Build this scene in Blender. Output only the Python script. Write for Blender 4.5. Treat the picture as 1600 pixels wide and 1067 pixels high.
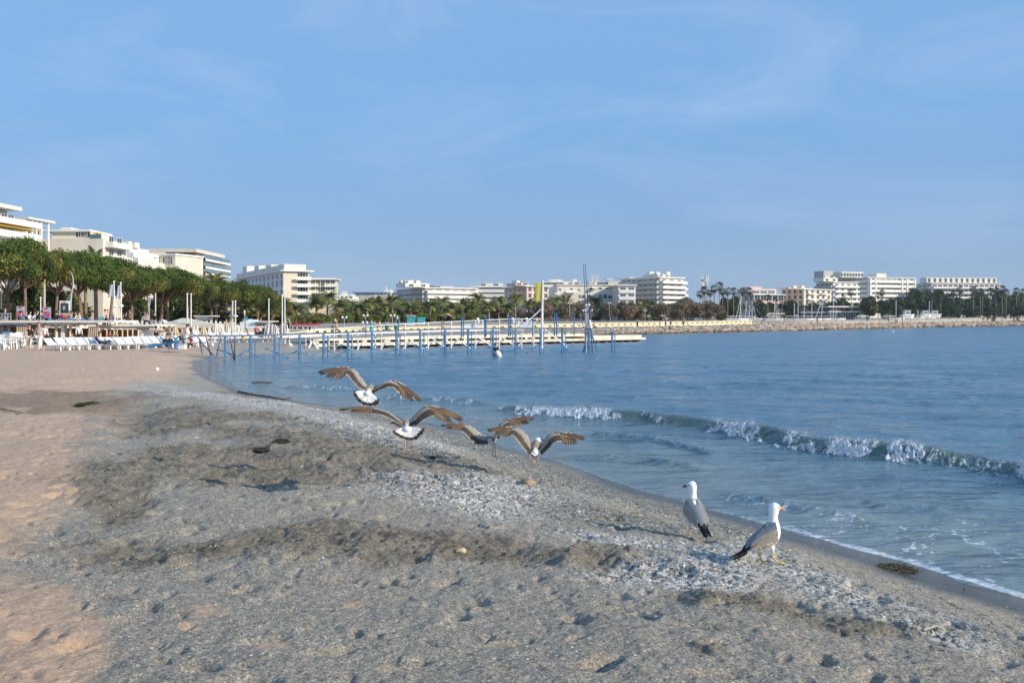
import bpy, bmesh, math, random
import numpy as np
from mathutils import Vector, Matrix, Euler
sc = bpy.context.scene
for o in list(bpy.data.objects): bpy.data.objects.remove(o)
F = 1555.0; H = 502.0; EYE = 2.45
# ---------------------------------------------------------------- camera
cd = bpy.data.cameras.new('camera'); cam = bpy.data.objects.new('camera', cd)
sc.collection.objects.link(cam); sc.camera = cam
cam.location = (0, 0, EYE); cam.rotation_euler = (math.radians(90), 0, 0)
cd.sensor_width = 36; cd.lens = 36*F/1600; cd.shift_y = -(533.5-H)/1600
cd.clip_start = 0.1; cd.clip_end = 8000
# ---------------------------------------------------------------- sky and sun
SUN_EL = math.radians(23.5); SUN_AZ = math.radians(-27)      # azimuth from +x, towards the photographer's back
sd = Vector((math.cos(SUN_EL)*math.cos(SUN_AZ), math.cos(SUN_EL)*math.sin(SUN_AZ), math.sin(SUN_EL)))
w = bpy.data.worlds.new('World'); sc.world = w; w.use_nodes = True
nt = w.node_tree; N = nt.nodes; L = nt.links; N.clear()
out = N.new('ShaderNodeOutputWorld'); bg = N.new('ShaderNodeBackground'); bg.inputs[1].default_value = 0.11
sky = N.new('ShaderNodeTexSky'); sky.sky_type = 'NISHITA'; sky.sun_disc = False
sky.sun_elevation = SUN_EL; sky.sun_rotation = math.atan2(sd.x, sd.y)
sky.altitude = 0; sky.air_density = 1.0; sky.dust_density = 0.3; sky.ozone_density = 2.2
tc = N.new('ShaderNodeTexCoord')
mp = N.new('ShaderNodeMapping'); mp.inputs['Rotation'].default_value = (0.0, math.radians(-16), math.radians(10)); mp.inputs['Scale'].default_value = (1.6, 1.6, 6.0)
L.new(tc.outputs['Generated'], mp.inputs[0])
n1 = N.new('ShaderNodeTexNoise'); n1.inputs['Scale'].default_value = 2.1; n1.inputs['Detail'].default_value = 9; n1.inputs['Roughness'].default_value = .58; n1.inputs['Distortion'].default_value = .7
L.new(mp.outputs[0], n1.inputs[0])
n2 = N.new('ShaderNodeTexNoise'); n2.inputs['Scale'].default_value = 1.5; n2.inputs['Detail'].default_value = 3
L.new(tc.outputs['Generated'], n2.inputs[0])
r1 = N.new('ShaderNodeMapRange'); r1.inputs[1].default_value = .47; r1.inputs[2].default_value = .86; L.new(n1.outputs[0], r1.inputs[0])
r2 = N.new('ShaderNodeMapRange'); r2.inputs[1].default_value = .36; r2.inputs[2].default_value = .6; L.new(n2.outputs[0], r2.inputs[0])
mu = N.new('ShaderNodeMath'); mu.operation = 'MULTIPLY'; L.new(r1.outputs[0], mu.inputs[0]); L.new(r2.outputs[0], mu.inputs[1])
mu2 = N.new('ShaderNodeMath'); mu2.operation = 'MULTIPLY'; mu2.inputs[1].default_value = .55; L.new(mu.outputs[0], mu2.inputs[0])
# soft veil over the whole sky, a little stronger to the right
sep = N.new('ShaderNodeSeparateXYZ'); L.new(tc.outputs['Generated'], sep.inputs[0])
rz = N.new('ShaderNodeValToRGB'); L.new(sep.outputs[2], rz.inputs[0])
e = rz.color_ramp.elements; e[0].position = 0.0; e[0].color = (2.75, 3.95, 6.1, 1); e[1].position = .33; e[1].color = (2.3, 4.5, 7.9, 1)
x = rz.color_ramp.elements.new(.1); x.color = (2.15, 3.95, 6.8, 1)
x = rz.color_ramp.elements.new(.2); x.color = (2.0, 4.3, 7.7, 1)
mx0 = N.new('ShaderNodeMixRGB'); mx0.inputs[0].default_value = .8; L.new(sky.outputs[0], mx0.inputs[1]); L.new(rz.outputs[0], mx0.inputs[2])
mx = N.new('ShaderNodeMixRGB'); L.new(mu2.outputs[0], mx.inputs[0]); L.new(mx0.outputs[0], mx.inputs[1]); mx.inputs[2].default_value = (4.9, 6.0, 8.3, 1)
L.new(mx.outputs[0], bg.inputs[0]); L.new(bg.outputs[0], out.inputs[0])
sl = bpy.data.lights.new('sun', 'SUN'); sl.energy = 4.7; sl.angle = math.radians(.55); sl.color = (1, .89, .73)
so = bpy.data.objects.new('sun', sl); sc.collection.objects.link(so); so.rotation_euler = sd.to_track_quat('Z', 'Y').to_euler(); so.location = (60, -30, 60)
sc.view_settings.view_transform = 'Standard'; sc.view_settings.look = 'None'; sc.view_settings.exposure = 0.0; sc.view_settings.gamma = 1
# ---------------------------------------------------------------- helpers
def W(px, py, d): return Vector(((px-800)/F*d, d, EYE-(py-H)/F*d))
def tag(o, label=None, cat=None, group=None, kind=None):
    if label: o['label'] = label
    if cat: o['category'] = cat
    if group: o['group'] = group
    if kind: o['kind'] = kind
    return o
def empty(name, loc, label=None, cat=None, group=None, rz=0.0):
    o = bpy.data.objects.new(name, None); sc.collection.objects.link(o); o.empty_display_size = .3
    o.location = loc; o.rotation_euler = (0, 0, rz); tag(o, label, cat, group); return o
def link(name, me, parent=None):
    o = bpy.data.objects.new(name, me); sc.collection.objects.link(o)
    if parent: o.parent = parent
    return o
def copy_tree(o, parent=None):
    c = o.copy(); sc.collection.objects.link(c); c.parent = parent
    for ch in list(o.children): copy_tree(ch, c)
    return c
def ordw(i): return ['first','second','third','fourth','fifth','sixth','seventh','eighth','ninth','tenth','eleventh','twelfth','thirteenth','fourteenth','fifteenth','sixteenth','seventeenth','eighteenth','nineteenth','twentieth','twenty-first','twenty-second','twenty-third','twenty-fourth','twenty-fifth','twenty-sixth','twenty-seventh','twenty-eighth','twenty-ninth','thirtieth','thirty-first','thirty-second','thirty-third','thirty-fourth','thirty-fifth','thirty-sixth','thirty-seventh','thirty-eighth'][i]
class MB:
    def __init__(s): s.v = []; s.f = []; s.c = []; s.m = []; s.mi = 0; s.col = None
    def face(s, idx):
        s.f.append(tuple(idx)); s.m.append(s.mi)
        s.c.append(s.col)
    def quad(s, a, b, c, d):
        n = len(s.v); s.v += [tuple(a), tuple(b), tuple(c), tuple(d)]; s.face((n, n+1, n+2, n+3))
    def poly(s, pts):
        n = len(s.v); s.v += [tuple(p) for p in pts]; s.face(range(n, n+len(pts)))
    def box(s, a, b, M=None):
        n = len(s.v); x0, y0, z0 = a; x1, y1, z1 = b
        P = [(x0,y0,z0),(x1,y0,z0),(x1,y1,z0),(x0,y1,z0),(x0,y0,z1),(x1,y0,z1),(x1,y1,z1),(x0,y1,z1)]
        if M: P = [tuple(M @ Vector(p)) for p in P]
        s.v += P
        for q in ((0,3,2,1),(4,5,6,7),(0,1,5,4),(1,2,6,5),(2,3,7,6),(3,0,4,7)): s.face([n+i for i in q])
    def beam(s, p, q, w_, h_=None):          # square bar between two points
        h_ = h_ or w_; p = Vector(p); q = Vector(q); d = q-p; l = d.length
        if l < 1e-6: return
        M = Matrix.Translation(p) @ d.to_track_quat('X', 'Z').to_matrix().to_4x4()
        s.box((0, -w_/2, -h_/2), (l, w_/2, h_/2), M)
    def tube(s, pts, r, n=8, cap=True):
        pts = [Vector(p) for p in pts]; k = len(pts)
        rs = r if isinstance(r, (list, tuple)) else [r]*k
        b = len(s.v); up = None
        for i, p in enumerate(pts):
            t = (pts[min(i+1, k-1)]-pts[max(i-1, 0)]).normalized()
            if up is None: up = Vector((0,0,1)) if abs(t.z) < .9 else Vector((1,0,0))
            a = t.cross(up).normalized(); c = a.cross(t).normalized(); up = c
            for j in range(n):
                an = 2*math.pi*j/n; s.v.append(tuple(p+(a*math.cos(an)+c*math.sin(an))*rs[i]))
        for i in range(k-1):
            for j in range(n):
                s.face((b+i*n+j, b+i*n+(j+1)%n, b+(i+1)*n+(j+1)%n, b+(i+1)*n+j))
        if cap:
            s.face([b+j for j in range(n)][::-1]); s.face([b+(k-1)*n+j for j in range(n)])
    def lathe(s, prof, c=(0,0,0), n=12, sx=1, sy=1):
        b = len(s.v); k = len(prof)
        for r, z in prof:
            for j in range(n):
                an = 2*math.pi*j/n; s.v.append((c[0]+r*math.cos(an)*sx, c[1]+r*math.sin(an)*sy, c[2]+z))
        for i in range(k-1):
            for j in range(n): s.face((b+i*n+j, b+i*n+(j+1)%n, b+(i+1)*n+(j+1)%n, b+(i+1)*n+j))
        s.face([b+j for j in range(n)][::-1]); s.face([b+(k-1)*n+j for j in range(n)])
    def ball(s, c, r, n=10, sz=1):
        k = max(4, n//2); s.lathe([(max(1e-3, math.sin(math.pi*i/k))*r, -math.cos(math.pi*i/k)*r*sz) for i in range(k+1)], c, n)
    def build(s, name, mats, parent=None, smooth=False):
        me = bpy.data.meshes.new(name); me.from_pydata(s.v, [], s.f)
        if not isinstance(mats, (list, tuple)): mats = [mats]
        for m in mats: me.materials.append(m)
        if any(s.m): me.polygons.foreach_set('material_index', s.m)
        if any(c is not None for c in s.c):
            a = me.color_attributes.new('Col', 'FLOAT_COLOR', 'CORNER')
            buf = []
            for f_, c in zip(s.f, s.c):
                c = c or (1,1,1); buf += [c[0], c[1], c[2], 1.0]*len(f_)
            a.data.foreach_set('color', buf)
        if smooth: me.polygons.foreach_set('use_smooth', [True]*len(s.f))
        me.update(); return link(name, me, parent)
def fastmesh(name, V, Q, mats, cols=None, attrs=None, smooth=True, parent=None):
    me = bpy.data.meshes.new(name); V = np.asarray(V, np.float32); Q = np.asarray(Q, np.int32); nf, k = Q.shape
    me.vertices.add(len(V)); me.vertices.foreach_set('co', V.ravel())
    me.loops.add(nf*k); me.loops.foreach_set('vertex_index', Q.ravel())
    me.polygons.add(nf); me.polygons.foreach_set('loop_start', np.arange(0, nf*k, k, dtype=np.int32))
    me.polygons.foreach_set('use_smooth', np.full(nf, smooth))
    for m in (mats if isinstance(mats, (list, tuple)) else [mats]): me.materials.append(m)
    me.update(calc_edges=True)
    if cols is not None:
        a = me.color_attributes.new('Col', 'FLOAT_COLOR', 'POINT')
        a.data.foreach_set('color', np.c_[cols, np.ones(len(cols))].astype(np.float32).ravel())
    for nm, ar in (attrs or {}).items():
        a = me.attributes.new(nm, 'FLOAT', 'POINT'); a.data.foreach_set('value', np.asarray(ar, np.float32).ravel())
    me.validate(); return link(name, me, parent)
# ---- numpy noise
def _h(i, j, s=0):
    n = (i.astype(np.int64)*374761393 + j.astype(np.int64)*668265263 + s*1442695041) & 0xffffffff
    n = ((n ^ (n >> 13))*1274126177) & 0xffffffff
    return ((n ^ (n >> 16)) & 0xffff)/65535.0
def vn(x, y, s=0):
    i = np.floor(x); j = np.floor(y); u = x-i; v = y-j; i = i.astype(np.int64); j = j.astype(np.int64)
    u = u*u*u*(u*(u*6-15)+10); v = v*v*v*(v*(v*6-15)+10)
    a = _h(i, j, s); b = _h(i+1, j, s); c = _h(i, j+1, s); d = _h(i+1, j+1, s)
    return (a*(1-u)+b*u)*(1-v)+(c*(1-u)+d*u)*v
def fbm(x, y, o=4, s=0, g=.5, l=2.03):
    r = 0; a = 1; t = 0
    for k in range(o):
        r = r+a*vn(x, y, s+k*7); t += a; a *= g; x, y = x*l*.96-y*l*.28+5.1, x*l*.28+y*l*.96+1.7
    return r/t
def sst(a, b, x): t = np.clip((x-a)/(b-a), 0, 1); return t*t*(3-2*t)
# ---- materials
MATS = {}
def nodes(name):
    m = bpy.data.materials.new(name); m.use_nodes = True; n = m.node_tree.nodes; b = n['Principled BSDF']; return m, n, m.node_tree.links, b
def mat(name, col, rough=.7, var=.12, scale=3.0, metal=0.0, bump=0.0, spec=.5, coord='Object', col2=None, trans=0.0):
    if name in MATS: return MATS[name]
    m, n, l, b = nodes(name); b.inputs['Roughness'].default_value = rough; b.inputs['Metallic'].default_value = metal
    b.inputs['Specular IOR Level'].default_value = spec
    t = n.new('ShaderNodeTexCoord'); no = n.new('ShaderNodeTexNoise'); no.inputs['Scale'].default_value = scale; no.inputs['Detail'].default_value = 5
    l.new(t.outputs[coord], no.inputs[0]); r = n.new('ShaderNodeValToRGB'); l.new(no.outputs[0], r.inputs[0])
    c2 = col2 or tuple(c*(1-2.2*var) for c in col)
    r.color_ramp.elements[0].position = .3; r.color_ramp.elements[0].color = (*c2, 1)
    r.color_ramp.elements[1].position = .62; r.color_ramp.elements[1].color = (*[min(1, c*(1+var*.4)) for c in col], 1)
    l.new(r.outputs[0], b.inputs['Base Color'])
    if bump:
        bp = n.new('ShaderNodeBump'); bp.inputs['Strength'].default_value = bump; n3 = n.new('ShaderNodeTexNoise'); n3.inputs['Scale'].default_value = scale*6
        l.new(t.outputs[coord], n3.inputs[0]); l.new(n3.outputs[0], bp.inputs['Height']); l.new(bp.outputs[0], b.inputs['Normal'])
    MATS[name] = m; return m
def colmat(name, rough=.8, spec=.3, trans=0.0, mul=(1,1,1)):
    if name in MATS: return MATS[name]
    m, n, l, b = nodes(name); b.inputs['Roughness'].default_value = rough; b.inputs['Specular IOR Level'].default_value = spec
    a = n.new('ShaderNodeVertexColor'); a.layer_name = 'Col'; l.new(a.outputs[0], b.inputs['Base Color'])
    if trans:
        tr = n.new('ShaderNodeBsdfTranslucent'); l.new(a.outputs[0], tr.inputs[0]); mxs = n.new('ShaderNodeMixShader'); mxs.inputs[0].default_value = trans
        l.new(b.outputs[0], mxs.inputs[1]); l.new(tr.outputs[0], mxs.inputs[2]); l.new(mxs.outputs[0], n['Material Output'].inputs[0])
    MATS[name] = m; return m
# ---------------------------------------------------------------- coast line (ground coordinates)
def G0(px, py, z=0.0):
    d = F*(EYE-z)/(py-H); return ((px-800)/F*d, d)
shore_px = [(1600,934),(1500,905),(1425,880),(1330,856),(1250,833),(1190,817),(1130,801),(1060,783),(1000,766),(930,742),(870,721),(790,697),(700,668),(600,645),(520,634),(455,625),(400,615),(370,603),(352,590),(342,577),(345,568),(370,562),(430,557),(500,553),(540,550)]
shore = [(7.5,1.0),(6.3,4.0),(5.4,7.0)]+[G0(*p) for p in shore_px]+[(-14,88),(-10,105),(-4,125),(6,150),(22,183),(29,192),(71,252),(145,365),(313,609),(440,800)]
SH = np.array(shore)
def seg_dist(x, y, P):
    best = np.full(x.shape, 1e9); sgn = np.zeros(x.shape); par = np.zeros(x.shape); acc = 0.0
    for (ax, ay), (bx, by) in zip(P[:-1], P[1:]):
        dx, dy = bx-ax, by-ay; L2 = dx*dx+dy*dy; ln = math.sqrt(L2)
        t = np.clip(((x-ax)*dx+(y-ay)*dy)/L2, 0, 1); qx = x-ax-t*dx; qy = y-ay-t*dy; d = np.hypot(qx, qy)
        cr = dx*(y-ay)-dy*(x-ax); k = d < best
        best = np.where(k, d, best); sgn = np.where(k, np.sign(cr), sgn); par = np.where(k, acc+t*ln, par); acc += ln
    return best, sgn, par
def shore_s(x, y):                       # landward positive
    d, sg, t = seg_dist(x, y, SH)
    # robust side: even-odd test against the land polygon
    P = np.vstack([SH, [(440,3000),(-3000,3000),(-3000,-200),(7.5,-200)]])
    ins = np.zeros(x.shape, bool)
    for (ax, ay), (bx, by) in zip(P, np.roll(P, -1, 0)):
        if ay == by: continue
        c = ((ay > y) != (by > y)) & (x < (bx-ax)*(y-ay)/(by-ay)+ax); ins ^= c
    return np.where(ins, d, -d)
PL = np.array([(-140,84.5),(-38.5,85.5),(-36,96),(-33,110),(-30,125),(-27.3,135),(-20.6,160),(-6.1,190),(18,215),(62.8,262),(77.8,275),(156,392),(329,640),(440,800),(700,1180)])
def PZ(y): return np.interp(y, [80,112,130,160,190,215,262,300,392,640,800], [2.15,2.15,1.35,1.4,1.55,1.8,2.3,2.4,3.1,5.2,5.5])
def px_of(x, y, z=.55):
    yy = np.maximum(y, .5); return 800+x/yy*F, H+(EYE-z)/yy*F
def ell(px, py, cx, cy, rx, ry, ang=0):
    a = math.radians(ang); u = (px-cx)*math.cos(a)+(py-cy)*math.sin(a); v = -(px-cx)*math.sin(a)+(py-cy)*math.cos(a)
    return 1-np.sqrt((u/rx)**2+(v/ry)**2)
def emax(px, py, L_):
    r = np.full(px.shape, -9.0)
    for t in L_: r = np.maximum(r, ell(px, py, *t))
    return r
def masks(x, y, s):
    px, py = px_of(x, y); yy = np.maximum(y, 1)
    n = fbm(x*.9, y*.55, 5, 11)-.5; n2 = fbm(x*3.1, y*1.7, 4, 31)-.5
    wx = px+(fbm(x*.7+9, y*.4, 4, 41)-.5)*210*np.clip(9/yy, .25, 1.3); wy = py+(fbm(x*.7, y*.4+7, 4, 51)-.5)*70*np.clip(9/yy, .25, 1.3)
    bx = np.interp(py, [540,560,585,600,615,650,700,760,800,860,940,1000,1067,1300], [330,300,270,215,180,170,150,120,150,120,80,110,150,150])
    pink = sst(-50, 50, (bx-wx)+n*90+n2*90)
    pink = np.maximum(pink, .7*sst(0, .6, emax(wx, wy, [(345,1000,60,14,-10),(290,1027,35,9,0),(430,1058,45,12,-8),(600,985,28,7,0)])+n2*.6))
    brown = sst(-.1, .35, emax(wx, wy, [(60,632,190,25,0),(300,615,160,10,0)])+n*1.1+n2*.5)*.75
    weed = sst(-.15, .42, emax(wx, wy, [(430,748,250,40,3),(620,745,160,32,0),(620,890,480,40,2),(240,880,150,46,0),(420,590,90,12,0),(300,665,120,12,-4),(640,712,300,16,3),(520,700,260,16,4),(170,770,90,40,0),
        (1300,985,230,24,5),(1480,990,110,18,5),(200,800,90,40,20),(900,905,180,20,4),(260,655,90,12,-10),(700,965,0.1,.1,0),(1180,1060,60,14,0),(440,660,170,14,4)])+n*1.0+n2*.6)
    shell = sst(-.3, .8, emax(wx, wy, [(720,768,190,46,-6),(770,760,110,40,0),(790,790,130,34,0),(1120,930,150,34,0),(330,608,150,17,3),(560,660,160,20,9),(1080,915,210,42,-5),(1190,880,130,34,-12),(1330,930,220,38,10),(1500,990,150,26,16),(980,850,150,20,8),
        (430,625,180,12,4),(1140,870,70,20,0)])+n*.6+n2*.5)
    sband = sst(.1, .5, s)*sst(2.6, 1.0, s+n)*sst(9, 12, yy)*sst(34, 24, yy)
    dark = sst(-.15, .6, np.maximum(.9*sband-.2, emax(wx, wy, [(960,790,210,26,14),(860,750,90,18,16),(1100,815,80,20,0),(600,690,230,16,8),(1420,955,170,22,17)]))+n*.5+n2*.3)
    wet = sst(.75, .3, s+n*.6-np.interp(yy, [5, 9, 11, 14, 18, 30, 40, 60], [.35, .22, .05, -.12, -.25, -.2, .2, 1.2]))
    return dict(pink=pink, brown=brown, weed=weed*(1-.6*pink), shell=shell*(1-wet), dark=dark*(1-wet), wet=wet)
def dents(x, y, cell, seed, elong=1.0):
    gx = x/cell; gy = y/(cell*elong); i0 = np.floor(gx).astype(np.int64); j0 = np.floor(gy).astype(np.int64); r = np.zeros(x.shape)
    for a in (-1, 0, 1):
        for b in (-1, 0, 1):
            i = i0+a; j = j0+b; cx = i+_h(i, j, seed); cy = j+_h(i, j, seed+1); k = _h(i, j, seed+2); rot = _h(i, j, seed+3)*3.14
            u = (gx-cx); v = (gy-cy); c, s_ = np.cos(rot), np.sin(rot); u, v = u*c+v*s_, -u*s_+v*c
            q = np.exp(-((u/.16)**2+(v/.3)**2)*1.4); rim = np.exp(-((u/.28)**2+(v/.45)**2))
            r = np.minimum(r, -q*(k > .45)+.0) + .22*rim*(k > .45)*(1-q)
    return r
def ground_z(x, y, m=None, s=None, detail=True):
    if s is None: s = shore_s(x, y)
    if m is None: m = masks(x, y, s)
    sc_ = np.interp(y, [0,7,16,24,32,45,70,100,150,190,262,392,640,900], [1.08,1.0,1.0,.9,.72,.66,.72,1.0,1.0,1.5,2.1,2.8,5.0,6.0])
    wd = np.interp(y, [0,10,20,40,70], [1,1,1.15,1.6,1.8])
    z = np.interp(s/wd, [-600,-30,-5,-1.5,0,.4,1.1,2.4,4.2,9,30], [-9,-3,-.6,-.2,0,.045,.14,.5,.67,.72,.74])*np.where(s > 0, sc_, 1)
    dw, sg, _ = seg_dist(x, y, PL); behind = (sg > 0) & (s > 0) & (y > 60)
    z = np.where(behind, z+(PZ(y)-z)*sst(0, .8, dw), z)
    land = sst(.45, 1.5, s)
    fade = sst(120, 30, y)
    px, py = px_of(x, y)
    # long swells, weed lumps, the gully on the left
    z = z+land*fade*((fbm(x*.35, y*.25, 3, 3)-.5)*.22)
    if detail:
        lump = fbm(x*1.6, y*1.1, 5, 71, .55); rg = 1-np.abs(2*fbm(x*1.1, y*.8, 4, 91, .5)-1)
        z = z+land*fade*((lump-.5)*.10*(.5+.9*m['weed'])+(rg-.7)*.11*(.25+1.0*m['weed']))
        z = z+land*fade*(fbm(x*7, y*6, 3, 121)-.5)*(.028+.04*m['weed']+.014*m['dark'])
        z = z+land*(fbm(x*22, y*22, 2, 131)-.5)*sst(22, 8, y)*(.016+.012*m['weed']+.010*m['shell'])
        near = sst(34, 10, y)*land
        z = z+near*dents(x+.15*np.sin(y*3), y, .46, 201)*.062*(1-.5*m['weed'])+near*dents(x, y, .25, 231)*.03
    g = ell(px, py, 210, 668, 60, 60, -25); z = z-np.clip(g, 0, 1)*.10*fade
    g = ell(px, py, 132, 634, 60, 14, 0); z = z-np.clip(g, 0, .6)*.16
    return z
# ---------------------------------------------------------------- sand
def persp_grid(rows_d, cols_t):
    D, T = np.meshgrid(rows_d, cols_t, indexing='ij'); return (T*D).ravel(), D.ravel()
def gridfaces(R, C):
    i = np.arange(R-1)[:, None]*C+np.arange(C-1)[None, :]; i = i.ravel(); return np.c_[i, i+1, i+C+1, i+C]
def hid(n, l, layer):
    a = n.new('ShaderNodeAttribute'); a.attribute_name = layer; return a.outputs['Fac']
def sand_material():
    m, n, l, b = nodes('sand_and_shingle')
    tc = n.new('ShaderNodeTexCoord'); co = tc.outputs['Object']
    def noise(sc_, det=4, ro=.6, di=0):
        x = n.new('ShaderNodeTexNoise'); x.inputs['Scale'].default_value = sc_; x.inputs['Detail'].default_value = det; x.inputs['Roughness'].default_value = ro; x.inputs['Distortion'].default_value = di; l.new(co, x.inputs[0]); return x.outputs[0]
    def ramp(f, els):
        x = n.new('ShaderNodeValToRGB'); l.new(f, x.inputs[0]); e = x.color_ramp.elements
        while len(e) < len(els): e.new(.5)
        for k, (p, c) in enumerate(els): e[k].position = p; e[k].color = (*c, 1) if len(c) == 3 else c
        return x.outputs[0]
    def mix(f, a, c, t='MIX'):
        x = n.new('ShaderNodeMixRGB'); x.blend_type = t
        if isinstance(f, float): x.inputs[0].default_value = f
        else: l.new(f, x.inputs[0])
        for k, v in ((1, a), (2, c)):
            if isinstance(v, tuple): x.inputs[k].default_value = (*v, 1)
            else: l.new(v, x.inputs[k])
        return x.outputs[0]
    def rng(f, a, c, d=0.0, e_=1.0):
        x = n.new('ShaderNodeMapRange'); l.new(f, x.inputs[0]); x.inputs[1].default_value = a; x.inputs[2].default_value = c; x.inputs[3].default_value = d; x.inputs[4].default_value = e_; return x.outputs[0]
    def mul(a, c):
        x = n.new('ShaderNodeMath'); x.operation = 'MULTIPLY'
        for k, v in ((0, a), (1, c)):
            if isinstance(v, float): x.inputs[k].default_value = v
            else: l.new(v, x.inputs[k])
        return x.outputs[0]
    big = noise(.8, 5); mid = noise(9, 6); fine = noise(70, 5, .7); grain = noise(260, 3, .8)
    grey = ramp(fine, [(.3, (.225,.198,.158)), (.55, (.44,.395,.33)), (.75, (.62,.57,.48))])
    grey = mix(rng(mid, .35, .7, 0, .35), grey, (.29,.25,.195))
    pink = ramp(fine, [(.3, (.47,.32,.215)), (.55, (.66,.46,.32)), (.75, (.76,.56,.40))])
    pink = mix(rng(mid, .5, .75, 0, .4), pink, (.30,.22,.16))
    br = ramp(fine, [(.3, (.18,.12,.075)), (.7, (.34,.24,.155))])
    wd = ramp(mid, [(.3, (.05,.041,.028)), (.5, (.145,.117,.078)), (.7, (.29,.24,.165))])
    vo = n.new('ShaderNodeTexVoronoi'); vo.inputs['Scale'].default_value = 42; l.new(co, vo.inputs[0])
    vs = n.new('ShaderNodeSeparateColor'); l.new(vo.outputs['Color'], vs.inputs[0])
    peb = ramp(vs.outputs[0], [(0.0, (.03,.032,.03)), (.35, (.09,.09,.075)), (.62, (.25,.235,.19)), (.85, (.48,.45,.37)), (1.0, (.8,.77,.7))])
    she = ramp(vs.outputs[1], [(0.0, (.07,.065,.055)), (.3, (.27,.25,.22)), (.6, (.66,.63,.57)), (1.0, (.95,.93,.88))])
    vg = n.new('ShaderNodeTexVoronoi'); vg.inputs['Scale'].default_value = 95; l.new(co, vg.inputs[0]); vgs = n.new('ShaderNodeSeparateColor'); l.new(vg.outputs['Color'], vgs.inputs[0])
    gsp = ramp(vgs.outputs[0], [(0.0, (.35,.35,.35)), (.5, (1,1,1)), (.8, (1.15,1.13,1.08)), (1.0, (1.9,1.85,1.75))])
    gx_ = n.new('ShaderNodeMixRGB'); gx_.blend_type = 'MULTIPLY'; gx_.inputs[0].default_value = .75; l.new(grey, gx_.inputs[1]); l.new(gsp, gx_.inputs[2]); grey = gx_.outputs[0]
    c = mix(hid(n, l, 'pink'), grey, pink)
    c = mix(hid(n, l, 'brown'), c, br)
    wf = mul(hid(n, l, 'weed'), rng(noise(2.6, 7, .75), .3, .68, .25, 1.0))
    c = mix(mul(wf, .97), c, wd)
    c = mix(mul(hid(n, l, 'dark'), rng(noise(2.5, 5), .3, .6, .25, .9)), c, peb)
    sf = mul(hid(n, l, 'shell'), rng(noise(5, 6, .65), .34, .54, .2, .95))
    c = mix(sf, c, she)
    c = mix(hid(n, l, 'wet'), c, mix(rng(fine, .3, .7), (.085,.07,.052), (.15,.128,.1)))
    # scattered white specks everywhere
    v2 = n.new('ShaderNodeTexVoronoi'); v2.inputs['Scale'].default_value = 24; l.new(co, v2.inputs[0])
    v2s = n.new('ShaderNodeSeparateColor'); l.new(v2.outputs['Color'], v2s.inputs[0])
    sp = mul(rng(v2.outputs['Distance'], .2, .1), rng(v2s.outputs[0], .9, .92)); c = mix(mul(sp, .8), c, (.75,.72,.66))
    l.new(c, b.inputs['Base Color'])
    rr = n.new('ShaderNodeMapRange'); l.new(hid(n, l, 'wet'), rr.inputs[0]); rr.inputs[3].default_value = .92; rr.inputs[4].default_value = .13; l.new(rr.outputs[0], b.inputs['Roughness'])
    b.inputs['Specular IOR Level'].default_value = .4
    b1 = n.new('ShaderNodeBump'); b1.inputs['Strength'].default_value = .8; b1.inputs['Distance'].default_value = .025; l.new(fine, b1.inputs['Height'])
    b2 = n.new('ShaderNodeBump'); b2.inputs['Strength'].default_value = .6; b2.inputs['Distance'].default_value = .006; l.new(grain, b2.inputs['Height']); l.new(b1.outputs[0], b2.inputs['Normal'])
    b0 = n.new('ShaderNodeBump'); b0.inputs['Distance'].default_value = .06; l.new(mid, b0.inputs['Height']); l.new(rng(hid(n, l, 'wet'), 0, 1, .7, 0.0), b0.inputs['Strength']); l.new(b0.outputs[0], b1.inputs['Normal'])
    l.new(b2.outputs[0], b.inputs['Normal']); return m
SAND = sand_material()
pyr = np.arange(1190, 536, -.75); rd = F*(EYE-.6)/(pyr-H)
rd = np.concatenate([[.35,.8,1.5,2.3,3.0,3.5,3.9], rd[rd > 4.0], np.geomspace(rd[-1]*1.02, 900, 190), [1000,1500,2500]])
ct = np.concatenate([np.linspace(-4, -.62, 24), np.arange(-.59, .56, .00105), np.linspace(.57, 1.6, 26)])
gx, gy = persp_grid(rd, ct); gs = shore_s(gx, gy); gm = masks(gx, gy, gs); gz = ground_z(gx, gy, gm, gs)
# keep only land and a strip under the water; far sea bed stays deep
ground = fastmesh('beach_sand', np.c_[gx, gy, gz], gridfaces(len(rd), len(ct)), SAND, attrs=gm)
tag(ground, kind='structure')
mb = MB(); mb.box((-40, -60, -.5), (7.2, .38, .78)); o = mb.build('beach_sand_behind', mat('plain_sand', (.30,.27,.23), .95, .2, 2)); tag(o, kind='structure')
def gz1(x, y): return float(ground_z(np.array([float(x)]), np.array([float(y)]))[0])
def on_ground(px, py):                   # where the sight line meets the sand
    ds = np.geomspace(3.5, 95, 900); xs = (px-800)/F*ds; zr = EYE-(py-H)/F*ds; g = ground_z(xs, ds)
    k = np.argmax(zr < g); return Vector((xs[k], ds[k], g[k]))
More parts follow.
